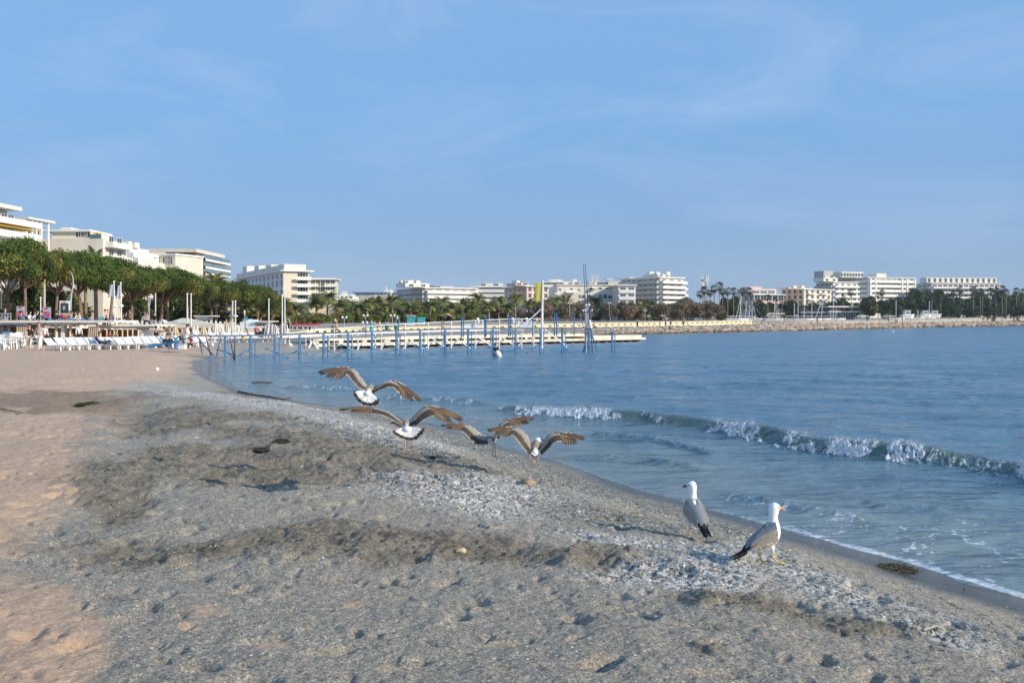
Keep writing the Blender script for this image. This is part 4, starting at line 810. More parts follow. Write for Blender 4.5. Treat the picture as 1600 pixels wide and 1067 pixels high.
RT = roundtree('poplar_tree', 251, 4.6, 7.0, .8, 6500, ((.18,.18,.065),(.12,.135,.05)), (.22,.5), 40, 2); p = W(1358, 502, 390); RT.location = (p.x, 390, 2.2); RT.scale = (1.5, 1.4, 1.52); tag(RT, 'tall loose olive green tree right of the club pavilion', 'tree')
OL = roundtree('willow_tree', 252, 6, 4.6, .6, 5200, ((.12,.15,.08),(.09,.12,.065)), (.22,.5), 36, 2); p = W(1192, 502, 405); OL.location = (p.x, 405, 2.2); OL.scale = (1.15, 1, 1.5); tag(OL, 'rounded green tree in front of the pink building', 'tree')
FP = Kind([fanpalm(401), fanpalm(402, 9.2, 1.35), fanpalm(403, 8.8, 1.15)])
fp = [(1094,455,378),(1100,450,382),(1109,452,380),(1116,446,385),(1124,444,388),(1129,451,380),(1137,450,384),(1146,452,388),(1160,449,398),(1171,450,396),(1200,462,395),(1212,464,398),(1222,471,395),(1055,464,372),(1318,460,430),(1330,452,430),(1372,458,470),(1378,452,476),(1456,458,500),(1470,462,495),(1490,452,510),(1500,448,515),(1521,450,512),(1532,450,515),(1535,456,508),(1548,452,520),(1556,448,520),(1566,447,524),(1572,454,518),(1588,449,560),(1598,452,562),(1608,450,566)]
cluster(FP, fp, '%s tall thin fan palm from the left above the far park', 'fan palm', 'tall fan palms of the far park', fixed=10.0)
# clipped round bushes by the seawall
GB = Kind([roundtree('round_bush', 261, 2.2, 2.0, .05, 2400, ((.19,.26,.045),(.13,.19,.03)), (.12,.25), 18, 1)])
gb = [(934,493,322,8),(1012,492,330,6),(1024,493,332,6),(1034,494,334,5),(1126,492,352,7),(1060,492,340,6),(1232,486,402,10)]
cluster(GB, gb, '%s clipped green bush from the left along the far seawall', 'bush', 'clipped bushes by the seawall', fixed=2.0, extra=dict(w=1.1))
# ---------------------------------------------------------------- shore structures
CREAMP = mat('cream_wall_paint', (.80,.69,.46), .8, .06, .4); STONE = mat('grey_stone', (.42,.40,.37), .9, .15, .6, bump=.4); BLUEP = mat('blue_paint', (.045,.21,.43), .45, .18, 1.5); BLUEG = mat('weathered_blue_rail', (.095,.13,.19), .55, .2, 1.5)
GALV = mat('galvanised_steel', (.50,.52,.54), .45, .12, 2, metal=.35); WPL = mat('white_plastic', (.82,.82,.80), .4, .03, 2); DARK = mat('dark_wood', (.06,.05,.045), .8, .2, 2); BROWN = mat('brown_panel', (.36,.15,.065), .75, .12, .8)
CANV = mat('beige_canvas', (.66,.54,.38), .9, .12, 1.5); CANW = mat('off_white_canvas', (.78,.74,.66), .9, .08, 1.5); THATCH = mat('thatch', (.33,.25,.16), .95, .25, 5, bump=.6); COLM = mat('cream_column_paint', (.72,.64,.42), .8, .08, 1)
REDC = mat('red_canvas', (.55,.03,.06), .85, .1, 1); TEAL = mat('teal_paint', (.05,.42,.48), .6, .12, 1); YELP = mat('yellow_plastic', (.85,.62,.04), .35, .08, 2); ORAP = mat('orange_plastic', (.85,.33,.05), .35, .08, 2); NAVY = mat('navy_cloth', (.03,.05,.18), .9, .1, 3); GREENP = mat('dark_green_paint', (.03,.17,.14), .5, .1, 2)
PAVE = mat('promenade_paving', (.48,.42,.36), .9, .12, .5)
def wallrun(name, label, pts, th, m, slots=None, cat='seawall', cop=None):
    """pts: (x, y, z0, z1)"""
    o = empty(name, pts[0][:3], label, cat); c = Vector(pts[0][:3]); mb = MB(); mc = MB(); ms = MB()
    for a, b in zip(pts[:-1], pts[1:]):
        A = Vector(a[:2]); B = Vector(b[:2]); n = (B-A).normalized(); n = Vector((n.y, -n.x)); off = n*th
        def P(q, z, k): return (q[0]+off[0]*k-c.x, q[1]+off[1]*k-c.y, z-c.z)
        def prism(mb, k0, k1, za0, za1, zb0, zb1):
            n_ = len(mb.v); mb.v += [P(A,za0,k0),P(B,zb0,k0),P(B,zb0,k1),P(A,za0,k1),P(A,za1,k0),P(B,zb1,k0),P(B,zb1,k1),P(A,za1,k1)]
            for q in ((0,3,2,1),(4,5,6,7),(0,1,5,4),(1,2,6,5),(2,3,7,6),(3,0,4,7)): mb.face([n_+i for i in q])
        prism(mb, 0, 1, a[2]-.6, a[3]-.15, b[2]-.6, b[3]-.15); prism(mc, -.3, 1.3, a[3]-.147, a[3], b[3]-.147, b[3])
        if slots:
            L_ = (B-A).length; k = int(L_/slots)
            for i in range(k):
                t0, t1 = (i+.2)/k, (i+.62)/k
                q0 = A.lerp(B, t0)+off*1.02; q1 = A.lerp(B, t1)+off*1.02; z0 = a[3]+(b[3]-a[3])*t0-.55; z1 = z0+.22
                ms.poly([(q0.x-c.x, q0.y-c.y, z0-c.z), (q1.x-c.x, q1.y-c.y, z0-c.z), (q1.x-c.x, q1.y-c.y, z1-c.z), (q0.x-c.x, q0.y-c.y, z1-c.z)])
    mb.build('wall', m, o); mc.build('coping', cop or m, o)
    if slots: ms.build('slots', DARKIN, o)
    return o
def wp(px, d, p1, p0): return ((px-800)/F*d, d, EYE-(p1-H)/F*d, EYE-(p0-H)/F*d)
# the polyline PL is walked from left to right; the outward side faces the sea
wallrun('seawall', 'long cream seawall with slotted parapet below the palms and brown trees', [(-27.3,135,.6,1.46),(-20.6,160,.7,1.5),(-6.1,190,.9,1.72),(18,215,1.2,2.08),(62.8,262,1.6,2.7)], .5, CREAMP, 2.2)
wallrun('breakwater_wall', 'grey stone promenade wall above the rocks of the breakwater', [(62.8,262.3,1.6,2.35),(77.8,275,1.55,2.6),(156,392,2.0,3.3),(329,640,3.8,5.5),(440,800,4.2,5.9)], .8, STONE, None)
wallrun('promenade_wall', 'white edge wall of the promenade behind the beach restaurants', [(-36,95.8,.5,2.2),(-33,110,.5,2.2),(-30,125,.5,1.5),(-27.3,134.8,.6,1.4)], .4, WHITE)
wallrun('terrace_edge', 'long white edge of the promenade terrace at the left', [(-140,84.4,.5,2.35),(-38.5,85.3,.5,2.3),(-36.1,95.6,.5,2.3)], .3, WHITE)
# rocks of the breakwater
r = np.random.default_rng(9)
def boulders(name, C, S, cols, seed, m):
    """irregular polyhedral stones: squashed, jittered icospheres"""
    bm = bmesh.new(); bmesh.ops.create_icosphere(bm, subdivisions=1, radius=1); bv = np.array([v.co[:] for v in bm.verts]); bf = np.array([[v.index for v in f.verts] for f in bm.faces]); bm.free()
    r = np.random.default_rng(seed); n = len(C); k = len(bv); J = 1+r.uniform(-.32, .22, (n, k, 1)); V = bv[None]*J*np.c_[r.uniform(.7, 1.25, n), r.uniform(.7, 1.2, n), r.uniform(.5, .9, n)][:, None, :]
    a = r.uniform(0, 6.28, n); ca, sa = np.cos(a)[:, None], np.sin(a)[:, None]; t = r.uniform(-.5, .5, n)[:, None]
    X = V[..., 0]*ca-V[..., 1]*sa; Y = V[..., 0]*sa+V[..., 1]*ca; Z = V[..., 2]+t*X*.5; V = np.stack([X, Y, Z], -1)*S[:, None, None]+C[:, None, :]
    Q = (bf[None]+(np.arange(n)*k)[:, None, None]).reshape(-1, 3); return fastmesh(name, V.reshape(-1, 3), Q, m, cols=np.repeat(cols, k, 0), smooth=False)
SHF = SH[[i for i in range(len(SH)) if SH[i][1] >= 150]]; pts = [];
acc = []
for a, b in zip(SHF[:-1], SHF[1:]):
    L_ = np.hypot(*(b-a)); acc.append(L_)
for (a, b), L_ in zip(zip(SHF[:-1], SHF[1:]), acc):
    dmid = (a[1]+b[1])/2; sz = float(np.interp(dmid, [150, 250, 400, 620], [.5, .75, 1.15, 1.7])); n_ = int(L_*7.5/sz/sz*1.3)
    t = r.uniform(0, 1, n_); n2 = np.array([-(b-a)[1], (b-a)[0]])/L_; w_ = r.uniform(-.4, float(np.interp(dmid, [150, 250, 620], [6, 7, 10])), n_); p = a[None]+(b-a)[None]*t[:, None]+n2[None]*w_[:, None]
    pts.append(np.c_[p, sz*r.uniform(.55, 1.25, n_), w_])
pts = np.concatenate(pts); base = np.interp(pts[:, 1], [150, 190, 262, 392, 640, 800], [.5, .9, 1.6, 2.05, 3.9, 4.5]); zz = np.clip(pts[:, 3]/np.interp(pts[:, 1], [150, 262, 620], [5, 6, 9]), 0, 1)**.7*base*.95
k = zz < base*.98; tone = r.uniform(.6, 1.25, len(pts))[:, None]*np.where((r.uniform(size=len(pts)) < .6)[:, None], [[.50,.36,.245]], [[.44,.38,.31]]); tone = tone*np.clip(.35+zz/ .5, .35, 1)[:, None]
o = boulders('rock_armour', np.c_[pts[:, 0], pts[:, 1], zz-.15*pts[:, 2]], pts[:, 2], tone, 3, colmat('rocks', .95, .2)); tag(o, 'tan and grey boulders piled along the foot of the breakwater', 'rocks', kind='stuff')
# ---------------------------------------------------------------- stone and concrete jetty
A = Vector((-14.7, 88, 0)); B = Vector((16.3, 121, 0)); dr = (B-A).normalized(); nb = Vector((-dr.y, dr.x, 0)); Lj = (B-A).length
jet = empty('jetty', A, 'long low concrete jetty with two white decks behind the blue pier', 'jetty'); jet.rotation_euler = (0, 0, math.atan2(dr.y, dr.x))
def xl(px):                                # along the jetty for a picture column
    k = (px-800)/F; return (k*A.y-A.x)/(dr.x-k*dr.y)
JW = mat('jetty_white', (.74,.67,.53), .8, .17, .9)
mb = MB(); mb.box((-3, 0, .24), (Lj, 3.4, .5)); mb.build('lower_deck', JW, jet)
mb = MB(); mb.box((-2.5, 1.6, .72), (xl(930), 5.4, 1.02)); mb.build('upper_deck', JW, jet)
mb = MB(); mb.box((xl(930)+.01, .6, .503), (Lj-.1, 3.2, .78)); mb.beam((xl(926), 2, .9), (xl(934), 2, .6), .9, .2); mb.build('end_deck', JW, jet)
mb = MB(); mb.box((-2, 3.0, -.2), (xl(930), 3.3, .717)); mb.build('gap_shade', mat('jetty_gap_shade', (.10,.085,.07), .95, .2, 1), jet)  # dark sheet painting the shade in the gap between the two decks
for i in range(30): mb = MB(); x_ = -1+i*1.55; mb.box((x_, .4, -1), (x_+.55, 3, .237)); mb.build('pile', mat('jetty_pile', (.15,.125,.10), .95, .25, 1), jet)
for i in range(14): mb = MB(); x_ = -2+i*2.6; mb.box((x_, 1.75, .503), (x_+.4, 2.9, .717)); mb.build('block', JW, jet)
# sand bank and shore wall behind the jetty
# ---------------------------------------------------------------- white pier
P0 = Vector(((452-800)/F*81, 81, 0)); P1 = Vector(((877-800)/F*93, 93, 0)); dw_ = (P1-P0).normalized(); wpier = empty('white_pier', P0, 'white tubular pier with cross braces between blue pier and jetty', 'pier'); wpier.rotation_euler = (0, 0, math.atan2(dw_.y, dw_.x))
def xw(px): k = (px-800)/F; return (k*P0.y-P0.x)/(dw_.x-k*dw_.y)
def dw(px): return P0.y+dw_.y*xw(px)
def zw(px, py): return EYE-(py-H)/F*dw(px)
wpx_ = [452, 485, 522, 559, 596, 633, 669, 705, 743, 780, 815, 848]
def railpy(px): return float(np.interp(px, [452, 520, 633, 705, 790, 850], [520, 513, 506, 502.5, 498.5, 498]))
def deckpy(px): return float(np.interp(px, [452, 520, 640, 850], [527, 522, 518, 513]))
mb = MB()
for a, b in zip(wpx_[:-1], wpx_[1:]): mb.beam((xw(a), 0, zw(a, railpy(a))), (xw(b)-.01, 0, zw(b, railpy(b))), .06)
mb.build('top_rail', WHITEP, wpier)
for yy in (0, 2.2):
    mb = MB()
    for a, b in zip(wpx_[:-1], wpx_[1:]): mb.beam((xw(a), yy, zw(a, deckpy(a))), (xw(b)-.01, yy, zw(b, deckpy(b))), .09, .16)
    mb.build('deck_beam', WHITEP, wpier)
mb = MB(); mb.box((xw(705), .1, zw(760, 513.5)), (xw(852), 2.1, zw(760, 512))); mb.build('platform', WHITEP, wpier)
for i, a in enumerate(wpx_):
    for yy in (0, 2.2): mb = MB(); mb.tube([(xw(a)+(.25 if yy else 0), yy, -.6), (xw(a)+(.25 if yy else 0), yy, zw(a, railpy(a)) if not yy else zw(a, deckpy(a)))], .055, 7); mb.build('post', WHITEP, wpier)
    if i+1 < len(wpx_) and i > 1:
        b_ = wpx_[i+1]; x0, x1 = xw(a), xw(b_); mb = MB(); mb.beam((x0+.3, -.05, 1.0), (x1-.5, -.05, .05), .08); mb.build('brace', WHITEP, wpier)
        mb = MB(); mb.beam((x0+.7, 2.25, .05), (x1-.3, 2.25, 1.0), .08); mb.build('brace', WHITEP, wpier)
for (a, p, b_, q) in ((848, 515, 882, 541), (451, 536, 460, 549), (485, 533, 478, 549), (487, 533, 497, 549)):
    mb = MB(); mb.beam((xw(a), -.4, zw(a, p)), (xw(b_), -.4, zw(b_, q)), .13); mb.build('strut', WHITEP, wpier)
# ---------------------------------------------------------------- blue pier
bp0 = Vector(((391-800)/F*63, 63, 0)); bp1 = Vector(((956-800)/F*79, 79, 0)); db = (bp1-bp0).normalized(); blue = empty('blue_pier', bp0, 'bare blue steel frame of a bathing pier standing in the water', 'pier'); blue.rotation_euler = (0, 0, math.atan2(db.y, db.x))
def xb(px): k = (px-800)/F; return (k*bp0.y-bp0.x)/(db.x-k*db.y)
def zb(px, py, yo=0): return EYE-(py-H)/F*(bp0.y+db.y*xb(px)+yo)
up = lambda px: float(np.interp(px, [306, 350, 391, 540, 620, 695, 780, 870, 920], [524.5, 525, 524.2, 519.5, 516.5, 514.2, 513, 512.8, 511.8]))
lo = lambda px: float(np.interp(px, [340, 391, 540, 620, 700, 780, 880, 960], [532.5, 531.5, 527.5, 524.5, 521, 519.8, 517.5, 517.3]))
nbp = Vector((-db.y, db.x, 0))
def xr(px, yo): k = (px-800)/F; return (k*(bp0.y+nbp.y*yo)-bp0.x-nbp.x*yo)/(db.x-k*db.y)
bpx = [351, 391, 429, 467.5, 505, 543, 580.6, 618.8, 656, 695, 731, 769.5, 805, 844, 878, 920, 956]
for nm, fn_, a0, a1, yo, th in (('upper_rail', up, 306, 922, 0, .1), ('lower_rail', lo, 340, 958, 0, .075), ('rear_rail', up, 340, 922, 1.9, .07)):
    mb = MB(); q = list(np.linspace(a0, a1, 17))
    for a, b in zip(q[:-1], q[1:]): mb.beam((xb(a), yo, zb(a, fn_(a))-.03*yo), (xb(b)+.02, yo, zb(b, fn_(b))-.03*yo), th)
    mb.build(nm, BLUEG, blue)
R2 = random.Random(5)
for i, a in enumerate(bpx):
    zt = zb(a, up(a) if a < 925 else lo(a)); xx = xb(a)
    for k, (dx, yo) in enumerate(((0, 0), (.32, 0), (.1, 1.9), (.42, 1.9))):
        if k == 3 or (k == 1 and i % 3 == 0): continue
        xx = xb(a) if yo == 0 else xr(a+1.5, yo)-dx; mb = MB(); mb.tube([(xx+dx, yo, -.8), (xx+dx+.0, yo, zt if k != 1 else zt-.2)], .056 if k == 0 else .036, 7); mb.build('post', BLUEP, blue)
    xx = xb(a); mb = MB(); mb.beam((xx, .0, zt-.45), (xx+.4, .0, zt-.45), .05); mb.beam((xx, 0, .5), (xr(a+1.5, 1.9), 1.9, .45), .045); mb.build('tie', BLUEP, blue)
    if a < 900:
        s1 = 1 if i % 2 else -1
        for yo, sg in ((-.05, s1), (1.95, -s1)):
            mb = MB(); x_ = xx if yo < 1 else xr(a, 1.9); mb.beam((x_-sg*R2.uniform(.1, .7), yo, .68), (x_+sg*R2.uniform(1.1, 1.7), yo, -.08), .055); mb.build('brace', BLUEP, blue)
for px_, t_, th in ((731, 496, .05), (734, 496, .04), (768.5, 493, .09), (805, 493, .05), (808, 494, .05), (843, 495, .05), (877, 489, .05), (880.5, 489, .05), (632, 495, .035), (700, 492, .03), (580.5, 500, .03), (908, 487, .04), (816, 479, .03)):
    mb = MB(); mb.tube([(xb(px_), .9, 1.3), (xb(px_), .9, zb(px_, t_, .9))], th, 6); mb.build('guide_pole', GALV if px_ == 816 else BLUEP, blue)
# landward ramp of frames
for a, b, p, q in ((311, 316, 528, 553), (322, 330, 527, 557), (345, 338, 527, 557), (359, 366, 527, 561), (367, 366.5, 526, 563), (312, 334, 532, 556), (352, 372, 548, 565)):
    mb = MB(); d_ = 64; A_ = W(a, p, d_)-bp0; B_ = W(b, q, d_)-bp0; Mi = Matrix.Rotation(-math.atan2(db.y, db.x), 4, 'Z'); mb.beam(Mi @ A_, Mi @ B_, .06); mb.build('strut', BLUEP if a in (352, 345) else BLUEG, blue)
# ramp leading down to the sand
o = empty('gangway', W(272, 536, 66), 'blue gangway sloping from the sand up to the bare blue pier', 'gangway'); c = o.location
mb = MB(); mb.beam(W(228, 542.5, 66)-c, W(275, 533.5, 66)-c, .1, .14); mb.beam(W(228, 542, 67)-c, W(275, 533, 67)-c, .1, .14); mb.build('stringer', BLUEP, o)
mb = MB(); mb.box(tuple(W(272.5, 546, 65.6)-c), tuple(W(277.5, 527, 66)-c)); mb.build('gate_post', BLUEP, o); mb = MB(); mb.beam(W(278, 533, 65.8)-c, W(306, 524.5, 64)-c, .07); mb.build('handrail', BLUEG, o)
# lamp mast with floodlights
o = empty('lamp_mast', W(916, 551, 78), 'tall mast cluster with white floodlights and whip aerials at the pier head', 'mast'); c = Vector(o.location)
def seg(nm, pts, r_, m, d=78, n=7): mb = MB(); mb.tube([W(*p, d)-c for p in pts], r_, n); return mb.build(nm, m, o)
seg('pole', [(915, 551), (915.5, 477)], .09, GALV); seg('pole', [(919, 550), (918, 476)], .07, GALV); seg('pole', [(926, 552), (921.5, 484)], .06, BLUEG); seg('brace', [(934, 549), (921, 512)], .05, BLUEP); seg('brace', [(911, 551), (916, 530)], .05, BLUEP)
seg('aerial', [(915, 478), (911.7, 413)], [.045, .02], BLUEG); seg('aerial', [(919, 478), (914.5, 412)], [.05, .02], BLUEG); seg('crossbar', [(910, 487), (926, 487)], .035, GALV); seg('crossbar', [(914, 480), (921, 480)], .035, GALV)
for q in ((915.8, 477), (920.2, 476.3), (910.8, 485), (914, 485), (924.7, 484.6)):
    mb = MB(); mb.ball(W(*q, 77.8)-c, .085 if q[1] > 480 else .11, 10, .9); mb.build('floodlight', WPL, o, True)
seg('strut', [(906, 490), (912, 512)], .04, BLUEP); seg('strut', [(923, 513), (921, 500)], .12, WHITEP)
# ---------------------------------------------------------------- flags and poles
def flag(o, pts, m, wav=.06, nx=10, nz=12, tdir=None):
    """pts: four corners tl, tr, br, bl as vectors in o space"""
    tl, tr, br, bl = [Vector(p) for p in pts]; V = []; Q = []
    for j in range(nz+1):
        for i in range(nx+1):
            u_, v_ = i/nx, j/nz; p = tl.lerp(tr, u_).lerp(bl.lerp(br, u_), v_); p = p+Vector((0, 1, 0))*wav*math.sin(u_*9+v_*3)*(1-u_)+Vector((0, 0, .03*math.sin(v_*5+u_*4)*(1-u_))); V.append(p[:])
    Q = gridfaces(nz+1, nx+1); f = fastmesh('flag', np.array(V), Q, m, smooth=True, parent=o); md = f.modifiers.new('thick', 'SOLIDIFY'); md.thickness = .008; return f
def fmat(name, col):
    if name in MATS: return MATS[name]
    m, n, l, b = nodes(name); b.inputs['Base Color'].default_value = (*col, 1); b.inputs['Roughness'].default_value = .85
    tc = n.new('ShaderNodeTexCoord'); no = n.new('ShaderNodeTexNoise'); no.inputs['Scale'].default_value = 6; l.new(tc.outputs['Object'], no.inputs[0]); bp = n.new('ShaderNodeBump'); bp.inputs['Distance'].default_value = .05; l.new(no.outputs[0], bp.inputs['Height']); l.new(bp.outputs[0], b.inputs['Normal'])
    tr = n.new('ShaderNodeBsdfTranslucent'); tr.inputs[0].default_value = (*col, 1); mxs = n.new('ShaderNodeMixShader'); mxs.inputs[0].default_value = .35; l.new(b.outputs[0], mxs.inputs[1]); l.new(tr.outputs[0], mxs.inputs[2]); l.new(mxs.outputs[0], n['Material Output'].inputs[0]); MATS[name] = m; return m
o = empty('flag_mast', W(846.5, 544, 91), 'white mast flying a large yellow flag at the pier head', 'flag mast'); c = Vector(o.location)
mb = MB(); mb.tube([W(846.3, 545, 91)-c, W(847, 500, 91)-c, W(848, 437.5, 91)-c], [.13, .12, .07], 10); mb.build('pole', WHITEP, o); mb = MB(); mb.tube([W(846.5, 482, 91)-c, W(832.5, 503, 90.5)-c], .055, 7); mb.build('stay', WHITEP, o)
flag(o, [W(835, 443, 91)-c, W(847.3, 441, 91)-c, W(846.6, 472, 91)-c, W(836, 471.5, 91)-c], fmat('yellow_flag', (.85,.72,.16)), .03)
f = o.children[-1]; me = f.data; xr = (W(847, 442, 91)-c).x; vz = [v.co.z for v in me.vertices]; zt_, zb_ = max(vz), min(vz)
for v in me.vertices:                       # belly of the flag out to its ragged free edge
    t = (zt_-v.co.z)/(zt_-zb_); w_ = xr-v.co.x; v.co.x = xr-max(0, w_)*(.45+1.15*math.sin(min(1.0, t*1.15)*math.pi*.55))
def pole(name, label, px, p1, p0, d, r_=.05, m=None, cat='pole', extra=None, px1=None, group=None):
    b_ = W(px, p0, d); o = empty(name, b_, label, cat, group); mb = MB(); mb.tube([(0,0,0), W(px1 if px1 is not None else px, p1, d)-b_], [r_, r_*.8], 8); mb.build('pole', m or WHITEP, o)
    q = W(px1 if px1 is not None else px, p1, d)-b_; mb = MB(); mb.lathe([(r_*1.5, 0), (r_*1.7, .04), (r_*.6, .12)], q, 8); mb.build('cap', m or WHITEP, o)
    return o
for px_, p1, p0, fl, lab, lean in ((180, 441, 508, (168.5, 447, 465), 'white flagpole with a pale flag, left one of the pair', 178), (190, 443, 500, (181, 448, 467), 'white flagpole with a pale flag, right one of the pair', 188.5)):
    d_ = 84; o = pole('flagpole', lab, px_, p1, p0+6, d_, .055, cat='flagpole', px1=lean, group='pair of flagpoles with pale flags'); c = Vector(o.location)
    flag(o, [W(fl[0]+2.5, fl[1]-1, d_)-c, W(lean-.6, fl[1]-3, d_)-c, W(lean-.2, fl[2]+.5, d_)-c, W(fl[0], fl[2]-1, d_)-c], fmat('pale_flag', (.62,.63,.66)), .08)
    mb = MB(); mb.lathe([(.12, -.12), (.2, -.06), (.2, .06), (.12, .12)], W(px_-.8, 478, d_)-c, 10); mb.build('collar', WHITEP, o)
pl = [(292.5,460,505,90,'left one of two plain white poles behind the beige tent',0),(298.5,460.5,505,90,'right one of two plain white poles behind the beige tent',0),(363.5,472,516,92,'left one of two white poles right of the beige tent',0),(367.8,471.5,516,92,'right one of two white poles right of the beige tent, with a collar',1),(384,487,518,92,'short leaning white pole left of the white shed',0),(420,468.5,512,92,'white pole above the white shed',0),(441,462,527,90,'taller one of two white poles beside the white sails',0),(445,464,514,92,'second of two white poles beside the white sails',0),(29.5,425,446,100,'thin white pole among the leftmost pines',0),(70,438,484,100,'white pole between the leftmost pine trunks',0),(63.5,466,498,92,'short white pole behind the pink poster board',0),(2,440,478,100,'white pole at the left edge under the pines',0),(243,460,500,105,'white pole left of the leaning pine trunk',0)]
for px_, p1, p0, d_, lab, cl in pl:
    o = pole('white_pole', lab, px_, p1, p0+5, d_, .06, px1=px_-(2 if px_ == 384 else 0), cat='pole', group='plain white poles'); c = Vector(o.location)
    if cl: mb = MB(); mb.lathe([(.1, -.1), (.24, -.05), (.24, .05), (.1, .1)], W(px_, 494, d_)-c, 10); mb.build('collar', WHITEP, o)
# curved street lamps
def curved(label, pts, arm, d):
    b_ = W(*pts[0], d); o = empty('street_lamp', b_, label, 'street lamp', 'sculptural lamps on the promenade'); k = len(pts); mb = MB(); mb.tube([W(*p, d)-b_ for p in pts], [.11-.07*i/(k-1) for i in range(k)], 8); mb.build('curved_pole', GALV, o, True); mb = MB(); mb.tube([W(*p, d)-b_ for p in arm], [.03, .06, .03], 7); mb.build('arm', GALV, o, True)
curved('tall curved silver street lamp right of the framed poster', [(110, 498), (110.5, 470), (112, 457), (114.5, 445), (114, 434), (110.5, 424.5)], [(104.5, 469), (110.5, 459), (116.5, 444)], 92)
curved('forked silver street lamp behind the restaurant terrace', [(233, 503), (232.5, 480), (232.5, 464)], [(234, 478), (235, 468), (237, 462)], 96)
# ---------------------------------------------------------------- beach restaurant
R_ = empty('beach_restaurant', W(60, 540, 80), 'low white beach restaurant with a flat terrace roof and cream columns', 'restaurant'); c = Vector(R_.location)
def rb(nm, m, px0, px1, p1, p0, d0, d1, o=R_, c=None):
    c = c if c is not None else Vector(o.location); a = W(px0, p0, d0)-c; b = W(px1, p1, d0)-c; mb = MB(); mb.box((a.x, a.y, a.z), (b.x, a.y+d1-d0, b.z)); return mb.build(nm, m, o)
rb('roof', WHITE, -120, 178, 500.6, 504.2, 79, 84.2); rb('roof_front', GALV, -120, 150, 504.6, 507.6, 79.2, 79.6)
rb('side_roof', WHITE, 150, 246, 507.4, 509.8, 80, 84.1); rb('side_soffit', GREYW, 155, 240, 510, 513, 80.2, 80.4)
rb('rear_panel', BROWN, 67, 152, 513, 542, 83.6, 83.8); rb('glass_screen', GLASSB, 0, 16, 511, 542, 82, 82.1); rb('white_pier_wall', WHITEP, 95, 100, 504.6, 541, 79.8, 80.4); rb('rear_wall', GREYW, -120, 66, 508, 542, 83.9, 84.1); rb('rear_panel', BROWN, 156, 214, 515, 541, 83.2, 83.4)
for px_ in (3, 14): rb('door_frame', WHITEP, px_-.7, px_+.7, 511, 541, 81.7, 81.8)
rb('shelf_wall', BROWN, 14, 22, 512, 530, 82.2, 82.6)
for px_ in (40.5, 64, 88, 110):
    q = W(px_, 541, 79.8)-c; h_ = (541-505.5)/F*79.8; mb = MB(); mb.lathe([(.16, 0), (.2, .05), (.2, .12), (.13, .2), (.12, h_*.5), (.105, h_*.86), (.13, h_*.88), (.13, h_*.9), (.2, h_*.97), (.2, h_)], q, 12); mb.build('column', COLM, R_, False)
for px_ in (157, 166.5, 178, 182.5, 191, 199, 207): rb('post', CREAMP, px_-.6, px_+.6, 513, 541, 80.2, 80.3)
for i in range(14):
    px_ = 12+i*.0; 
o = empty('thatched_awning', W(218, 540, 80), 'ragged thatched awning on a white post at the end of the restaurant', 'awning'); mb = MB(); mb.v = [tuple(W(205, 512, 81.5)-o.location), tuple(W(228, 517.5, 79.5)-o.location), tuple(W(233, 515, 81.5)-o.location), tuple(W(212, 509.5, 82)-o.location)]
mb.v += [(x, y, z+.14) for x, y, z in mb.v]
for q in ((0,3,2,1),(4,5,6,7),(0,1,5,4),(1,2,6,5),(2,3,7,6),(3,0,4,7)): mb.face(q)
mb.build('thatch', THATCH, o); mb = MB(); a = W(222, 541, 80)-o.location; mb.box((a.x-.05, a.y, a.z), (a.x+.05, a.y+.1, a.z+1.35)); mb.build('post', WHITEP, o)
# railing on the terrace at the far left
o = empty('railing', W(10, 500, 80), 'grey metal railing on the terrace roof at the far left', 'railing'); c = Vector(o.location); mb = MB()
for i in range(9): a = W(-20+i*4.6, 500.5, 80)-c; b_ = W(-20+i*4.6, 490, 80)-c; mb.beam(a, b_, .05)
mb.build('balusters', GALV, o); mb = MB(); mb.beam(W(-22, 490, 80)-c, W(18, 490, 80)-c, .06); mb.beam(W(-22, 495, 80)-c, W(18, 495, 80)-c, .03); mb.build('handrail', GALV, o)
# curtains and closed parasols
def folded(o, x0, x1, z0, z1, y, m, n=14, amp=.1, flare=0.0, name='curtain'):
    V = []; k = n*4
    for j in range(9):
        v_ = j/8; 
        for i in range(k+1):
            u_ = i/k; cx = (x0+x1)/2; xx = x0+(x1-x0)*u_; xx = cx+(xx-cx)*(1+flare*(1-v_)); V.append((xx, y+amp*math.sin(u_*n*2*math.pi)*(.5+.5*(1-v_)), z0+(z1-z0)*v_))
    return fastmesh(name, np.array(V), gridfaces(9, k+1), m, parent=o)
for a, b_, lab, fl in ((25, 43, 'gathered beige curtain left of the strolling couple', 0), (138, 155, 'flared beige curtain in front of the brown panels', .25)):
    o = empty('beige_curtain', W((a+b_)/2, 532, 79.4), lab, 'curtain'); c = Vector(o.location); A_ = W(a, 530, 79.4)-c; B_ = W(b_, 510, 79.4)-c; folded(o, A_.x, B_.x, A_.z, B_.z, 0, CANV, 6, .12, fl, 'cloth'); mb = MB(); mb.beam((A_.x, 0, B_.z), (B_.x, 0, B_.z), .05); mb.build('rail', WHITEP, o)
